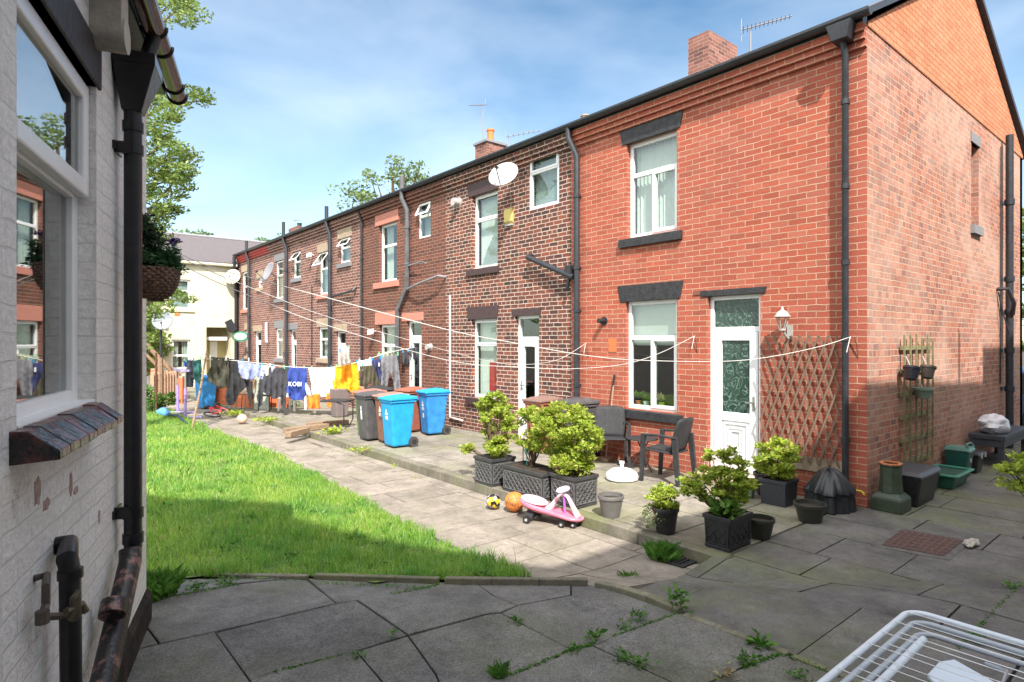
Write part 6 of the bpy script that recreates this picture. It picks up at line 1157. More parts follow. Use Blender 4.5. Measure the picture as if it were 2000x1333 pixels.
# moss / grass growing in near joints
C = []
for (a, b) in (((534,1317),(695,1277)),((1000,1320),(1117,1272)),((1159,1262),(1117,1272)),((1195,1246),(1325,1200)),((319,1170),(468,1142)),((755,1164),(857,1144)),((1870,1270),(2000,1135)),((1447,1307),(1530,1278)),((1530,1280),(1640,1322)),((620,1140),(840,1150)),((300,1134),(600,1134))):
    for k in range(260): u = random.random(); q = G(a[0]+(b[0]-a[0])*u+random.gauss(0,1.5), a[1]+(b[1]-a[1])*u+random.gauss(0,1.5)); C.append((q.x,q.y,q.z+.002))
tag(leaves('joint_moss', np.array(C), .016, L_WEED), kind='stuff')
# ---------------------------------------------------------------- hanging basket on the white house
hb_y, hb_z = LW(300,560,.2)
def L2W(x, y, z): return (LP.x+LN[0]*x+LL[0]*y, LP.y+LN[1]*x+LL[1]*y, z)
bx = .128; by = LW(305,530,bx)[0]; bz = LW(305,530,bx)[1]; cw = Vector(L2W(bx, by, bz)); rB = .118
t = thing('hanging_basket', 'dark wicker hanging basket of trailing green plants on the white house', 'hanging basket', cw)
mb = MB(); rowsn = 12
for j in range(rowsn):
    v = j/(rowsn-1); r_ = rB*math.sqrt(1-(1-v)**2*.93); z_ = -.17+.17*v
    for k in range(2):
        pts = [cw+Vector(((r_+.006*math.sin(18*a+j*math.pi+k*math.pi))*math.cos(a), (r_+.006*math.sin(18*a+j*math.pi+k*math.pi))*math.sin(a), z_+k*.008)) for a in [i*2*math.pi/72 for i in range(73)]]; mb.tube(pts, .0065, 5, cap=False)
mb.build('wicker_bowl', mat('wicker', (.17,.10,.07), .6, .5, scale=30), t)
mb = MB(); mb.lathe([(.02,-.155),(rB*.75,-.11),(rB*.92,-.02),(.01,0)], cw, 24); mb.build('liner', M_SOIL, t)
cs = [(cw.x+random.uniform(-1,1)*rB*.9, cw.y+random.uniform(-1,1)*rB*.9, cw.z+random.uniform(.0,.11)) for _ in range(46)]; leaves('foliage', clump_pts(cs, 110, .045), .020, L_DARK, t)
cs = [(cw.x-.04+random.uniform(-1,1)*.05, cw.y+random.uniform(-1,1)*.06, cw.z+random.uniform(.10,.26)) for _ in range(14)]; leaves('foliage', clump_pts(cs, 80, .05, 1.4), .03, leafmat('heather', [(.03,.07,.03),(.07,.11,.06)], .2), t)
cs = [(cw.x+.08,cw.y-.02,cw.z+.16),(cw.x+.10,cw.y-.01,cw.z+.18)]; leaves('flower', clump_pts(cs, 50, .025), .02, mat('purple_petals', (.10,.04,.28), .6, .2), t)
mb = MB(); w0 = Vector(L2W(0, by, bz+.30)); mb.tube([w0-Vector((0,0,.2)), w0, Vector((cw.x,cw.y,w0.z+.02))], .007, 6); 
for k in range(3): a = k*2.09; mb.tube([(cw.x,cw.y,w0.z+.01),(cw.x+rB*math.cos(a),cw.y+rB*math.sin(a),cw.z)], .002, 4)
mb.build('bracket', M_BLKG, t)
# ---------------------------------------------------------------- washing lines
Q0 = Vector(L2W(.1, .02, LW(330,484,.1)[1])); Q0 = PL(338,486,(-6.85,1.9),(-6.0,1.7))
def line(label, pts3, r=.0032):
    mb = MB(); P = [Vector(p) for p in pts3]; out = []
    for i in range(len(P)-1):
        p0 = P[max(i-1,0)]; p1 = P[i]; p2 = P[i+1]; p3 = P[min(i+2,len(P)-1)]
        for k in range(8): u = k/8; out.append(.5*((2*p1)+(p2-p0)*u+(2*p0-5*p1+4*p2-p3)*u*u+(3*p1-p0-3*p2+p3)*u**3))
    out.append(P[-1]); mb.tube(out, r, 6); return tag(mb.build('washing_line', M_ROPE), label, 'washing line')
def linepts(endpx, X_end, mids, start):
    e = FA(endpx[0], endpx[1], X_end); E = Vector((X_end, e[0], e[1])); A = start; out = [A]
    for (px, py) in mids: out.append(PL(px, py, (A.x,A.y), (E.x,E.y)))
    return out+[E]
A0 = Vector(L2W(.02, .0, 0)); A0.z = 0
sA = PL(338,486,(A0.x,A0.y),(A0.x+1,A0.y+.2)); 
st = Vector(L2W(.03,.0,LW(290,470,.0)[1]))
l1 = linepts((1661,659), -.16, [(400,518),(520,551),(640,583),(878,646),(1006,671),(1137,694),(1239,704),(1400,707),(1497,699),(1600,678)], st); line('top white washing line sagging from the white house to the corner downpipe', l1)
l2 = linepts((1145,671), -.03, [(400,526),(520,575),(640,620),(780,660),(923,699),(1006,713),(1088,704)], st-Vector((0,0,.03))); line('middle white washing line ending at the hook beside the black flue', l2)
l3 = linepts((1357,657), -.03, [(400,541),(520,592),(640,637),(881,706),(1020,718),(1123,721),(1220,712),(1290,690)], st-Vector((0,0,.06))); line('lowest white washing line ending at the hook between the window and the door', l3)
def hook(p, label):
    t = thing('wall_hook', label, 'hook', p); mb = MB(); mb.tube([(0,p[1]-.02,p[2]-.25),(-.03,p[1]-.02,p[2]-.1),(-.04,p[1],p[2])], .005, 5); mb.build('iron', M_RUST, t); mb = MB(); mb.tube([p, Vector(p)+Vector((-.02,.0,-.02)), Vector(p)+Vector((-.03,.03,-.18))], .005, 5); mb.build('rope_tail', M_ROPE, t)
hook(l2[-1], 'rusty wall hook holding the middle washing line'); hook(l3[-1], 'rusty wall hook holding the lowest washing line'); hook(l1[-1], 'knot of the top washing line tied at the corner downpipe')
# laundry line plane
LA, LB = (-4.05,15.6), (-.12,10.7)
def PQ(px, py, off=0): return PL(px, py, LA, LB, off)
lpts = [PQ(x, y) for x, y in ((365,700),(455,705),(520,712),(560,717),(640,719),(700,708),(745,694),(790,683),(838,678))]
line('far washing line loaded with clothes across the yard', lpts, .007)
def cloth(name, label, cat, poly, m, off=0, folds=18, amp=.085, extra=None, thick=.012):
    yt_ = min(p[1] for p in poly); xm_ = sum(p[0] for p in poly)/len(poly); poly = [(xm_+(x-xm_)*1.10, yt_+(y-yt_)*1.10) for x, y in poly] if cat == 'clothing' and 'high-vis' not in label and 'leg' not in label.split() else poly
    xs_ = [p[0] for p in poly]; ys_ = [p[1] for p in poly]; x0, x1, y0, y1 = min(xs_), max(xs_), min(ys_), max(ys_)
    st = 1.0; nx_ = int((x1-x0)/st)+2; ny_ = int((y1-y0)/st)+2; idx = {}; mb = MB(); seed = random.uniform(0,100)
    def inside(x, y):
        c = False
        for i in range(len(poly)):
            (xa,ya),(xb,yb) = poly[i-1], poly[i]
            if (ya > y) != (yb > y) and x < (xb-xa)*(y-ya)/(yb-ya)+xa: c = not c
        return c
    def vert(i, j):
        if (i,j) not in idx:
            px = x0+i*st; py = y0+j*st; u = (px-x0)/folds*6.28; v = (py-y0)/(y1-y0)
            o_ = off+amp*(.35+.8*v)*(math.sin(u+1.2*math.sin(v*3+seed))*.5+.9*noise.noise((px*.09+seed,py*.05,0))+.14*noise.noise((px*.2,py*.16,seed)))
            idx[(i,j)] = len(mb.v); mb.v.append(tuple(PQ(px+.9*noise.noise((py*.15,px*.1,seed)), py, o_)))
        return idx[(i,j)]
    for i in range(nx_):
        for j in range(ny_):
            if inside(x0+(i+.5)*st, y0+(j+.5)*st): mb.f.append((vert(i,j),vert(i+1,j),vert(i+1,j+1),vert(i,j+1)))
    top = PQ((x0+x1)/2, y0); t = thing(name, label, cat, top)
    mb.sm = True; o_ = mb.build('fabric', m, t, fixn=False); q = o_.modifiers.new('s','SOLIDIFY'); q.thickness = thick
    for p in o_.data.polygons: p.use_smooth = True
    for fx in (.12,.85):
        px = x0+(x1-x0)*fx; yy = [p[1] for p in poly if abs(p[0]-px) < (x1-x0)*.3]; py = min(yy) if yy else y0; b = PQ(px, py+1, off); mb = MB(); mb.box(b.x-.012,b.x+.012,b.y-.012,b.y+.012,b.z-.02,b.z+.075); mb.build('peg', random.choice([M_UPVC, BLUE, mat('green_peg', (.2,.6,.3), .5, .05)]), t)
    if extra: extra(t)
    return t
def fab(n, c): return mat(n, c, .9, .12, scale=8, bump=.2, bscale=40)
cloth('hoodie', 'dark olive hoodie hanging first on the line', 'clothing', [(413,698),(445,700),(446,730),(442,752),(432,754),(420,748),(409,742),(407,728),(413,715)], fab('olive_cloth', (.05,.047,.032)), 0, 14)
cloth('joggers', 'black joggers folded over the line beside the olive hoodie', 'clothing', [(444,701),(470,704),(471,718),(468,735),(490,742),(491,770),(487,787),(483,770),(479,752),(468,762),(458,783),(446,784),(443,770),(446,745),(444,720)], fab('black_cloth', (.022,.022,.026)), -.05, 12)
cloth('t_shirt', 'pale lilac T-shirt draped beside the black joggers', 'clothing', [(468,706),(515,714),(535,717),(528,730),(512,739),(500,732),(492,740),(476,737),(470,725)], fab('lilac_cloth', (.28,.32,.55)), 0, 16)
cloth('towel', 'small white cloth between the lilac T-shirt and the grey trousers', 'clothing', [(512,714),(535,717),(531,726),(518,736),(510,732)], fab('white_cloth', (.70,.70,.70)), .03, 12)
cloth('trousers', 'dark grey tracksuit trousers in the middle of the line', 'clothing', [(528,718),(562,719),(560,735),(557,760),(556,800),(549,800),(548,770),(535,775),(525,768),(516,762),(514,785),(506,789),(505,770),(509,740),(520,728)], fab('charcoal_cloth', (.045,.045,.055)), .02, 11)
def fblogo(t):
    c = PQ(577, 751, -.10); d = Vector((LB[0]-LA[0], LB[1]-LA[1], 0)).normalized(); n = Vector((-d.y, d.x, 0)); n = n if n.dot(Vector((CX,CY,0))-Vector((c.x,c.y,0))) > 0 else -n
    text('ROBIN', .14, M_UPVC, t, c, n, ext=.004)
jr = cloth('sports_shirt', 'royal blue sports shirt with pale sleeves and white lettering', 'clothing', [(564,719),(597,720),(598,745),(598,765),(590,776),(575,777),(566,772),(562,760),(563,740)], fab('blue_cloth', (.03,.06,.28)), 0, 16, extra=None)
c = PQ(580,751,.0); dl = Vector((LB[0]-LA[0], LB[1]-LA[1], 0)).normalized(); nl_ = Vector((-dl.y, dl.x, 0)); nl_ = nl_ if nl_.dot(Vector((CX,CY,0))-Vector((c.x,c.y,0))) > 0 else -nl_
text('KOBI', .17, M_UPVC, jr, c+nl_*.09, nl_, ext=.004)
for (pl, lb) in (([(563,728),(558,745),(555,755),(560,770),(564,755)],'l'),([(598,748),(606,762),(608,775),(600,770),(596,758)],'r')):
    mb = MB(); P_ = [PQ(x, y, .02) for x, y in pl]; mb.add(P_, [tuple(range(len(P_)))]); o_ = mb.build('sleeve', fab('pale_sleeve', (.45,.62,.78)), jr, fixn=False); q = o_.modifiers.new('s','SOLIDIFY'); q.thickness = .02
def hv(t):
    for (x0, y0, x1, y1) in ((613,772,625,776),(613,783,625,787),(636,771,651,775),(638,782,652,786)):
        mb = MB(); mb.add([PQ(x0,y0+1,-.085),PQ(x1,y0,-.085),PQ(x1,y1,-.085),PQ(x0,y1+1,-.085)], [(0,1,2,3)]); mb.build('reflective_strip', mat('silver_strip', (.55,.5,.5), .3, .05), t, fixn=False)
cloth('trousers', 'white trousers with orange lower legs hanging near the blue shirt', 'clothing', [(605,720),(653,719),(652,750),(653,770),(632,771),(612,768),(610,745)], fab('white_cloth2', (.68,.68,.67)), -.02, 22)
cloth('work_trousers', 'orange high-visibility trouser legs with silver strips under the white cloth', 'clothing', [(603,770),(625,770),(625,799),(602,799)]+[(602,785)], fab('hi_vis_orange', (.85,.20,.02)), .0, 12, extra=hv)
cloth('work_trousers', 'second orange high-visibility leg nearer the bins', 'clothing', [(634,770),(651,768),(655,795),(640,797)], fab('hi_vis_orange2', (.85,.20,.02)), .0, 12)
cloth('work_jacket', 'bright amber-orange work jacket hanging from the line', 'clothing', [(654,716),(698,708),(698,735),(702,760),(690,768),(678,755),(668,762),(655,766),(653,745)], fab('amber_cloth', (.90,.36,.01)), -.03, 15)
cloth('hooded_top', 'pale grey hooded top hanging high by a white door', 'clothing', [(672,672),(680,680),(684,705),(676,709),(662,711),(665,685)], fab('stone_cloth', (.45,.42,.40)), .35, 9)
cloth('underwear', 'row of small white garments right of the amber jacket', 'clothing', [(700,706),(724,703),(726,722),(718,724),(714,716),(708,724),(700,722)], fab('white_cloth3', (.70,.69,.68)), 0, 7)
cloth('leggings', 'khaki leggings behind the small white garments', 'clothing', [(705,716),(728,714),(735,730),(745,762),(735,762),(722,742),(716,760),(708,745)], fab('khaki_cloth', (.075,.065,.04)), .06, 8)
cloth('socks', 'dark blue shirt beside the khaki leggings', 'clothing', [(728,704),(744,701),(745,735),(740,748),(733,735),(726,740)], fab('navy_cloth', (.03,.035,.12)), 0, 7)
cloth('track_trousers', 'mid grey track trousers right end of the line', 'clothing', [(746,698),(774,693),(778,720),(781,760),(771,762),(765,730),(761,722),(756,760),(746,761),(745,720)], fab('mid_grey_cloth', (.17,.17,.19)), 0, 9)
cloth('towel', 'pale green towel pegged above the grey trousers', 'clothing', [(738,692),(765,685),(766,695),(752,703),(742,702)], fab('pale_green_cloth', (.33,.36,.26)), -.04, 9)
cloth('cap', 'dark oval garment hanging alone on the line', 'clothing', [(786,690),(793,686),(798,697),(797,710),(791,712),(786,706)], fab('black_cloth2', (.04,.04,.05)), 0, 8)
cloth('socks', 'bunch of dark socks and white pegs by the round vent', 'clothing', [(802,681),(826,678),(829,700),(826,715),(816,706),(810,700),(803,695)], fab('dark_mix', (.05,.045,.06)), 0, 5)
# garments on the rail near the fence
def cloth2(label, poly, m, t_depth, name='t_shirt'):
    global LA, LB
    sa, sb = LA, LB; c = (CX+ray(380,700)[0]*t_depth, CY+ray(380,700)[1]*t_depth); LA = (c[0]-2*RT[0], c[1]-2*RT[1]); LB = (c[0]+2*RT[0], c[1]+2*RT[1]); o = cloth(name, label, 'clothing', poly, m, 0, 9, .05); LA, LB = sa, sb; return o
cloth2('slate grey T-shirt hanging left of the wooden prop', [(366,706),(378,704),(380,725),(376,752),(362,752),(362,735)], fab('slate_cloth', (.06,.065,.085)), 16.5)
cloth2('teal green shirt hanging behind the wooden prop', [(378,706),(392,702),(394,725),(391,748),(384,742),(380,735)], fab('teal_cloth', (.03,.13,.12)), 16.4)
cloth2('small royal blue garment left of the slate T-shirt', [(359,706),(373,703),(370,716),(361,717)], fab('royal_cloth', (.03,.08,.32)), 16.6, 'swimwear')
# props and poles
a = G(374,842,0); ptop = Vector((CX+ray(404,686)[0]*14.6, CY+ray(404,686)[1]*14.6, CZ-14.6*(19/F))); mb = MB(); mb.tube([a, (a+ptop)/2+Vector((.02,0,0)), ptop], [.028,.025,.022], 8); t = thing('clothes_prop', 'leaning rough wooden clothes prop standing in the grass', 'clothes prop', a); mb.build('pole', M_WOOD, t); mb = MB(); d = (ptop-a)*.88+a; mb.tube([d-Vector((RT[0]*.07,RT[1]*.07,0)), d+Vector((RT[0]*.07,RT[1]*.07,0))], .010, 5); mb.build('peg', M_RUST, t)
a = G(305,812,0); t = thing('washing_post', 'rusty iron washing post at the left beside the fence', 'post', a); mb = MB(); hgt = 2.07-(690-667)/F*((a.x-CX)*FW[0]+(a.y-CY)*FW[1]); mb.tube([a, (a.x,a.y,hgt)], .025, 8); mb.build('pole', M_RUST, t); mb = MB(); mb.tube([(a.x,a.y,0),(a.x,a.y,.1)], .045, 8); mb.build('base', M_BLKP, t)
# picket fence
fa, fb = G(297,790,0), G(352,783,0); t = thing('picket_fence', 'weathered wooden picket fence at the far left', 'fence', fa); mb = MB(); nn = 11; fd = (fb-fa)
for k in range(nn):
    p = fa+fd*(k/(nn-1)); hh = 1.02+.03*math.sin(k*1.7); dx = Vector((RT[0],RT[1],0))*.055
    mb.prism([(0,0)]*3,'z',0,0) if False else None
    A_ = p-dx; B_ = p+dx; fo = Vector((FW[0],FW[1],0))*.02
    mb.hexa([A_,B_,B_+fo,A_+fo,A_+Vector((0,0,hh)),B_+Vector((0,0,hh)),B_+fo+Vector((0,0,hh)),A_+fo+Vector((0,0,hh))]); m_p = p+Vector((0,0,hh+.05)); mb.add([A_+Vector((0,0,hh)),B_+Vector((0,0,hh)),m_p,A_+fo+Vector((0,0,hh)),B_+fo+Vector((0,0,hh)),m_p+fo],[(0,1,2),(5,4,3),(1,4,5,2),(2,5,3,0)])
mb.build('pickets', M_WOODP, t); mb = MB()
for z_ in (.3,.8): mb.bar(fa+Vector((FW[0],FW[1],0))*.05+Vector((0,0,z_)), fb+Vector((FW[0],FW[1],0))*.05+Vector((0,0,z_)), .04,.07)
mb.build('rail', M_WOOD, t)
p_ = G(313,788,0); mb = MB(); mb.tube([p_, p_+Vector((0,0,1.5))], .07, 6); tag(mb.build('timber_post', M_WOOD), 'thick timber post in the middle of the picket fence', 'post')
# sloping timber handrail
a = Vector((CX+ray(283,672)[0]*21, CY+ray(283,672)[1]*21, CZ-21*5/F)); b = Vector((CX+ray(345,735)[0]*22, CY+ray(345,735)[1]*22, CZ-22*68/F)); t = thing('timber_handrail', 'grey sloping timber handrail above the picket fence', 'handrail', (b.x,b.y,0)); mb = MB(); mb.bar(a, b, .06, .14); mb.bar(a-Vector((0,0,.35)), b-Vector((0,0,.35)), .05, .1); mb.build('rail', M_WOODP, t); mb = MB(); mb.tube([(b.x,b.y,0),(b.x,b.y,b.z)], .05, 6); mb.tube([(a.x,a.y,0),(a.x,a.y,a.z)], .05, 6); mb.build('post', M_WOOD, t)
# low orange garden walls and clutter at the yard end
def lowwall(label, p0, p1, h, m=B_LOW, w=.12):
    a, b = G(*p0, 0), G(*p1, 0); t = thing('low_wall', label, 'wall', a); mb = MB(); d = (b-a).normalized(); n = Vector((-d.y,d.x,0))*w; mb.hexa([a,b,b+n,a+n,a+Vector((0,0,h)),b+Vector((0,0,h)),b+n+Vector((0,0,h)),a+n+Vector((0,0,h))]); mb.build('brickwork', m, t); mb = MB(); mb.hexa([a+Vector((0,0,h)),b+Vector((0,0,h)),b+n+Vector((0,0,h)),a+n+Vector((0,0,h)),a+Vector((0,0,h+.05)),b+Vector((0,0,h+.05)),b+n+Vector((0,0,h+.05)),a+n+Vector((0,0,h+.05))]); mb.build('coping', M_SAND, t)
M_ORP = mat('orange_painted_block', (.55,.15,.06), .85, .15)
lowwall('orange painted low wall behind the olive hoodie', (395,796), (450,799), .95, M_ORP); lowwall('orange low wall behind the dark joggers, lower', (452,803), (505,806), .55, M_ORP); lowwall('short orange wall behind the grey trousers', (525,803), (560,805), .6, M_ORP); lowwall('low orange wall behind the bins by the white door', (700,812), (735,813), .75, M_ORP)
lowwall('orange painted pillar left of the purple stand', (346,789), (356,789), .85, M_ORP, .3); lowwall('orange post at the far left of the fence', (294,782), (302,782), 1.05, M_ORP, .2)
t = thing('white_panel', 'pale green-grey board standing behind the joggers', 'board', G(508,800,.12)); a, b = G(496,800,.12), G(526,802,.12); mb = MB(); mb.hexa([a,b,b+Vector((.03,.03,0)),a+Vector((.03,.03,0)),a+Vector((0,0,.95)),b+Vector((0,0,.95)),b+Vector((.03,.03,.95)),a+Vector((.03,.03,.95))]); mb.build('panel', mat('pale_board', (.42,.45,.38), .7, .06), t)
p = G(575,803,.12); armchair('white plastic garden chair under the blue shirt', p.x, p.y+.1, R(215), M_UPVC, scale=.95)
def metalchair(px, py, label, col=None, s=.9, rz=.4):
    p = G(px, py, .12); t = thing('metal_chair', label, 'chair', p, rz); m = col or M_GRYP; mb = MB(); mb.box(-.21,.21,-.2,.2,.42,.45); mb.build('seat', m, t, local=True)
    for sx in (-.2,.2):
        for sy in (-.19,.19): mb = MB(); mb.tube([(sx*1.1,sy*1.15,0),(sx,sy,.43)], .014, 6); mb.build('leg', m, t, local=True)
    mb = MB(); mb.tube([(-.2,-.19,.43),(-.2,-.28,.85),(.2,-.28,.85),(.2,-.19,.43)], .014, 6); mb.box(-.18,.18,-.275,-.25,.6,.84); mb.build('backrest', m, t, local=True)
metalchair(528,803,'grey metal garden chair under the grey trousers'); metalchair(482,800,'brown folding chair behind the bicycle', M_WOOD, rz=1.0); metalchair(500,797,'pale folding chair beside the green-grey board', M_DISH, rz=2.2)
p = G(655,838,.12); t = thing('garden_stool', 'black cantilever metal garden seat left of the green bin', 'chair', p, R(-50)); mb = MB(); mb.tube([(-.35,-.2,.01),(.2,-.2,.01),(.3,-.2,.2),(.3,-.2,.55),(.1,-.2,.62)], .014, 6); mb.tube([(-.35,.25,.01),(.2,.25,.01),(.3,.25,.2),(.3,.25,.55),(.1,.25,.62)], .014, 6); mb.tube([(.3,-.2,.3),(.3,.25,.3)], .012, 6); mb.build('frame', M_BLKP, t, local=True); mb = MB(); mb.box(-.25,.35,-.25,.3,.61,.64); mb.build('seat', M_GRYP, t, local=True)
p = G(668,820,.12); tub('storage_box', 'tall grey-brown box behind the black garden seat', 'storage box', p.x, p.x+.4, p.y+.4, p.y+.8, .72, mat('grey_brown_box', (.16,.13,.13), .6, .1))
# timber edging pieces lying on the patio edge
for (p0, p1, label) in (((555,848),(640,838),'long weathered timber lying across the patio edge'),((562,856),(600,846),'short dark timber block at the broken kerb'),((600,836),(680,830),'second weathered plank behind the long timber')):
    a, b = G(*p0, .12), G(*p1, .12); mb = MB(); mb.bar(a+Vector((0,0,.06)), b+Vector((0,0,.06)), .14, .11); tag(mb.build('timber_plank', M_WOOD, bevel=.01), label, 'timber')
# purple stand, scooter-like base
p = G(362,817,0); t = thing('exercise_stand', 'lilac steel stand with two uprights on the far path', 'stand', p); p1 = G(347,808,0); p2 = G(362,818,0)
for (q, h_) in ((p1,1.25),(p2,1.3)): mb = MB(); mb.tube([q, q+Vector((0,0,.8))], .035, 8); mb.build('upright', mat('lilac_steel', (.33,.25,.60), .4, .05), t); mb = MB(); mb.tube([q+Vector((0,0,.8)), q+Vector((0,0,h_))], .022, 8); mb.build('inner_post', M_LEADG, t)
mb = MB(); a = G(330,808,0); b = G(395,818,0); mb.tube([a+Vector((0,0,.03)), p1+Vector((0,0,.03)), G(382,808,0)+Vector((0,0,.03))], .03, 6); mb.tube([p2+Vector((0,0,.03)), b+Vector((0,0,.03))], .03, 6); mb.bar(p1+Vector((0,0,1.25)), p2+Vector((0,0,1.27)), .2, .05); mb.build('base_bar', mat('lilac_steel2', (.40,.32,.62), .4, .05), t)
# blue and dark fallen item (pole bag) at the left
a, b, c_ = G(308,812,0), G(330,818,0), G(366,832,0); t = thing('fallen_umbrella', 'fallen blue and black garden umbrella on the grass edge', 'umbrella', b); mb = MB(); mb.tube([a+Vector((0,0,.1)), (a+b)/2+Vector((0,0,.13)), b+Vector((0,0,.1))], [.05,.13,.06], 10); mb.build('canopy', mat('blue_fabric', (.10,.32,.65), .7, .1), t); mb = MB(); mb.tube([b+Vector((0,0,.1)), (b+c_)/2+Vector((0,0,.16)), c_+Vector((0,0,.02))], [.04,.035,.03], 8); mb.build('folded_tip', mat('dark_navy', (.015,.02,.05), .6, .1), t)
# bicycle lying on its side
p = G(432,815,0); t = thing('bicycle', 'small red and white bicycle lying on its side on the path', 'bicycle', p, R(35))
for (x_, ) in ((-.33,),(.33,)):
    mb = MB(); mb.tube([(x_+.20*math.cos(a), .20*math.sin(a)*.97, .05+.10*(math.sin(a)*.5+.5)) for a in [i*2*math.pi/24 for i in range(25)]], .022, 7, cap=False); wv = mb.build('wheel', M_BLKP, t, local=True); mb = MB()
    for k in range(8): a = k*math.pi/4; mb.tube([(x_,0,.1),(x_+.19*math.cos(a),.185*math.sin(a),.05+.10*(math.sin(a)*.5+.5))], .003, 4)
    mb.build('spokes', M_WIRE, wv, local=True)
mb = MB(); RW = mat('red_frame_paint', (.45,.03,.04), .35, .1)
for (a, b) in (((-.33,0,.12),(-.05,-.05,.14)),((-.05,-.05,.14),(-.1,.3,.25)),((-.05,-.05,.14),(.26,.25,.22)),((-.1,.3,.25),(.26,.25,.22)),((-.33,0,.12),(-.1,.3,.25)),((.33,0,.12),(.24,.38,.27))): mb.tube([a,b], .018, 6)
mb.build('frame', RW, t, local=True); mb = MB(); mb.tube([(.1,.38,.2),(.24,.42,.3),(.38,.4,.42)], .014, 6); mb.build('handlebar', M_BLKP, t, local=True); mb = MB(); mb.hexa([(-.2,.34,.24),(-.02,.34,.26),(-.02,.38,.28),(-.2,.40,.26),(-.2,.34,.28),(-.02,.34,.29),(-.02,.38,.31),(-.2,.40,.30)]); mb.build('saddle', M_BLKP, t, local=True)
# oval sign
yS, zS = FA(470,658,-.35); t = thing('oval_sign', 'white oval hanging sign with green border beside the cream house', 'sign', (0,yS,zS)); sd_ = Vector((-FW[0],-FW[1],0)); su = Vector((RT[0],RT[1],0)); c0 = Vector((-.35,yS,zS))
def oval(a, b, d, m, nm):
    mb = MB(); N_ = 32; o1 = [c0+su*a*math.cos(k*2*math.pi/N_)+Vector((0,0,b*math.sin(k*2*math.pi/N_)))+sd_*d for k in range(N_)]; o2 = [p-sd_*.03 for p in o1]; mb.add(o1+o2, [tuple(range(N_)), tuple(range(N_,2*N_))[::-1]]+[(i,(i+1)%N_,(i+1)%N_+N_,i+N_) for i in range(N_)]); mb.build(nm, m, t)
oval(.33,.21,0,mat('sign_green', (.02,.20,.10), .5, .05),'border'); oval(.25,.14,.02,M_UPVC,'face'); mb = MB(); mb.tube([(0,yS,zS+.05),(-.35,yS,zS+.05)], .02, 6); mb.build('bracket', M_BLKP, t)
mb = MB()
for k in range(8): q_ = c0+sd_*.028+su*(-.17+.045*k)+Vector((0,0,-.012)); mb.bar(q_-Vector((0,0,.035)), q_+Vector((0,0,.035)), .022, .004)
mb.build('worn_lettering', mat('sign_red', (.35,.04,.05), .5, .05), t)
# aerials
aerial(943,290,203,3.9,8.2,'tall thin television aerial on the chimney with the orange pot', .9, R(200), 6, tilt=-.35)
aerial(1466,95,57,2.2,6.9,'slender television aerial on the red house roof', .8, R(-60), 12, tilt=.12)
aerial(998,290,268,3.0,7.5,'small television aerial pointing right over the dark brown house', 1.0, R(-45), 7, tilt=.15)
aerial(577,450,432,3.3,7.5,'tiny aerial on the farthest chimney', .6, R(30), 4)
# ---------------------------------------------------------------- trees and bushes
def tree(label, c, rad, n, per, size, m, trunk, sig, name='tree', cat='tree', branches=10, flat=.6):
    c = Vector(c); base = Vector(trunk); t = thing(name, label, cat, base); cs = []
    for i in range(n):
        while True:
            q = Vector((random.uniform(-1,1), random.uniform(-1,1), random.uniform(-1,1)))
            if .3 < q.length < 1: break
        cs.append((c.x+q.x*rad[0], c.y+q.y*rad[1], c.z+q.z*rad[2]))
    leaves('crown', clump_pts(cs, per, sig, flat), size, m, t, aspect=.6); mb = MB(); r0 = .02*c.z+.05
    mb.tube([base, base+(c-base)*.5+Vector((.1,.1,0)), c], [r0,r0*.7,r0*.35], 8)
    for k in range(branches): e = Vector(cs[k]); s_ = base+(c-base)*random.uniform(.45,.85); mb.tube([s_, (s_+e)/2+Vector((0,0,.15)), e], [r0*.35,r0*.2,.012], 5)
    mb.build('trunk', M_STEM, t); return t
def at(px, py, d): r = ray(px, py); return Vector((CX+r[0]*d, CY+r[1]*d, CZ+r[2]*d))
p = at(285,250,13.5); 
tc_ = at(235,190,13.5)
t = thing('tree', 'tall feathery-leaved tree rising behind the white painted house', 'tree', (tc_.x,tc_.y,0)); cs = []
for (px, py, rx, ry, k) in ((300,20,60,45,9),(360,25,38,30,8),(250,100,60,60,8),(385,190,14,14,3),(335,200,35,25,8),(310,250,40,35,9),(330,290,40,28,9),(320,330,45,22,9),(335,365,32,20,8),(335,395,22,18,6),(300,400,40,30,8),(250,300,60,80,14),(310,450,28,25,6),(290,520,35,50,5),(345,578,26,10,2),(305,600,22,30,4),(220,60,60,80,12),(290,620,20,60,6)):
    for i in range(k): cs.append(tuple(at(px+random.uniform(-1,1)*rx, py+random.uniform(-1,1)*ry, 13.5+random.uniform(-.9,.9))))
leaves('crown', clump_pts(cs, 105, .27, .5), .10, L_TREE, t, aspect=.45); mb = MB(); bT = Vector((tc_.x,tc_.y,0)); mb.tube([bT, bT+Vector((.1,0,2.5)), bT+Vector((0,.1,6)), at(240,30,13.5)], [.22,.18,.12,.06], 10)
for k in range(26): e = Vector(cs[(k*5) % len(cs)]); s_ = bT+Vector((0,0,max(1.5, e.z*random.uniform(.65,.9)))); mb.tube([s_, (s_+e)/2+Vector((0,0,.2)), e], [.05,.03,.01], 5)
mb.build('trunk', M_STEM, t)
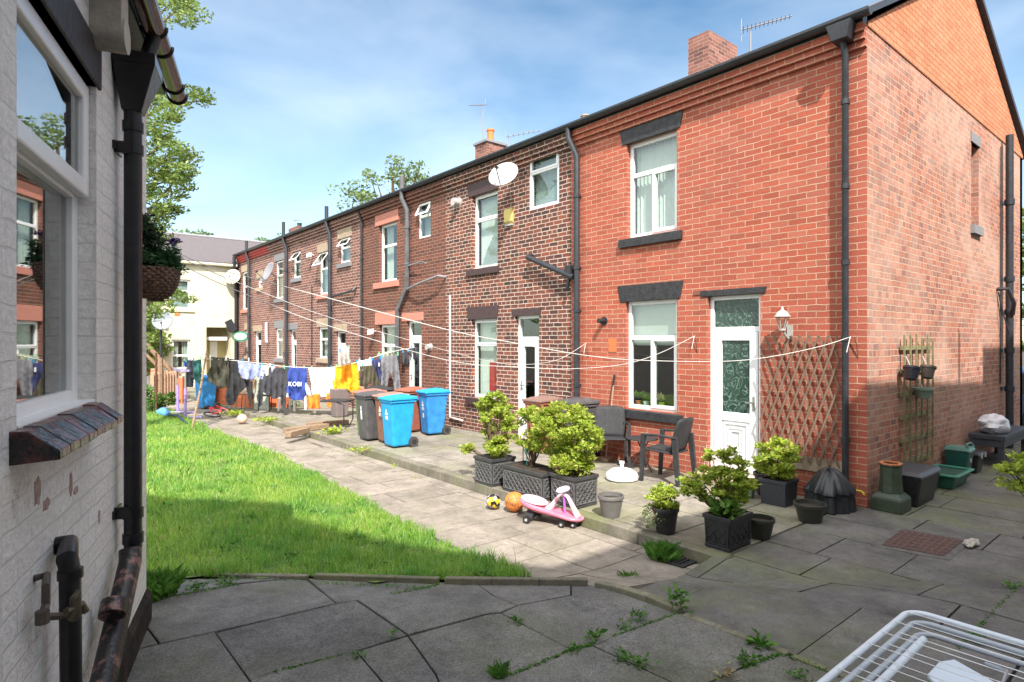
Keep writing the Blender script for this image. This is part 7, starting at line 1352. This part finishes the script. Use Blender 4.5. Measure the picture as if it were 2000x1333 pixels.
def skytree(label, blobs, d, base_px, per=110, sig=.6, size=.2, m=L_TREE2):
    b0 = at(base_px, 667, d); t = thing('tree', label, 'tree', (b0.x,b0.y,0)); cs = []
    for (px, py, rx, ry, k) in blobs:
        for i in range(k): cs.append(tuple(at(px+random.uniform(-1,1)*rx, py+random.uniform(-1,1)*ry, d+random.uniform(-1,1))))
    leaves('crown', clump_pts(cs, per, sig, .6), size, m, t, aspect=.55); mb = MB(); top = Vector(cs[0]); mb.tube([(b0.x,b0.y,0), (b0.x,b0.y,top.z*.6), top], [.25,.18,.05], 8)
    for k in range(10): e = Vector(cs[(k*3) % len(cs)]); s_ = Vector((b0.x,b0.y,top.z*random.uniform(.5,.7))); mb.tube([s_, (s_+e)/2+Vector((0,0,.4)), e], [.09,.05,.02], 5)
    mb.build('trunk', M_STEM, t); return t
skytree('loose green tree behind the terrace roof, centre', [(795,335,30,22,9),(770,350,40,25,9),(735,345,20,12,3),(745,380,45,22,8),(700,380,35,25,5),(690,400,35,18,5),(840,350,14,18,3),(830,385,40,25,8),(760,420,60,20,6)], 28, 770, per=42, sig=.5, size=.17)
skytree('distant pale tree just above the cream house roof, left', [(365,468,35,9,7),(320,462,25,14,6),(400,470,8,4,2)], 34, 355, per=70, sig=.5, size=.2)
skytree('hazy distant tree between cream roof and terrace', [(500,478,12,6,3),(520,470,8,10,3),(530,482,14,8,3),(550,470,5,10,2)], 45, 520, per=50, sig=.45, size=.18)
p = G(291,795,0); plant('dark bush at the foot of the fence, left edge', (p.x-.3,p.y-2,.35), (.7,.6,.35), 26, 80, .09, L_GRN, (p.x-.3,p.y-2,0), .16, 6, 'bush', 'bush')
p = at(270,640,24); t = tree('leafy green tree left of the cream house', (p.x-.3,p.y,2.4), (1.3,1.6,2.0), 60, 110, .16, L_TREE, (p.x-.3,p.y,0), .42)
# right edge: bush beyond the house, blue car, near shrub
p = at(2030,560,22); tree('green tree beyond the end of the gable wall, right edge', (p.x,p.y,4.4), (1.6,2.0,3.2), 90, 100, .16, L_TREE, (p.x,p.y,0), .45)
t = thing('parked_car', 'blue car parked beyond the end of the gable wall', 'car', at(2035,840,13.5)); cp = at(2038,800,13.8); t.location = (cp.x,cp.y,.0); t.rotation_euler = (0,0,R(35)); CB = mat('blue_car_paint', (.03,.09,.35), .25, .05)
mb = MB(); mb.prism([(-2,.3),(-2,.75),(-1.5,.85),(-1.0,1.4),(.6,1.45),(1.2,.95),(1.95,.8),(2.0,.3)], 'y', -.8, .8); mb.build('body', CB, t, local=True, bevel=.08); mb = MB(); mb.prism([(-1.4,.9),(-.95,1.36),(.5,1.40),(1.0,.95)], 'y', -.815, .815); mb.build('side_window', mat('car_glass', (.02,.025,.03), .1, .1), t, local=True)
for sx in (-1.25,1.25):
    for sy in (-.76,.76): mb = MB(); mb.tube([(sx,sy-.1,.31),(sx,sy+.1,.31)], .31, 20); wv = mb.build('wheel', mat('tyre_rubber',(.05,.047,.045),.8,.15), t, local=True); mb = MB(); mb.tube([(sx,sy-.105,.31),(sx,sy+.105,.31)], .18, 14); mb.build('rim', M_WIRE, wv, local=True)
p = at(2018,932,4.6); p9 = at(2085,932,4.6); t = pot('tall black pot just outside the right edge', (p9.x,p9.y,.12), .16, .4, M_BLKP); plant('bright yellow-green shrub cut off by the right edge', (p.x,p.y,p.z), (.19,.19,.15), 34, 70, .045, L_YEL, (p9.x,p9.y,.5), .06, 8)
exec("print('objects', len(bpy.data.objects))")
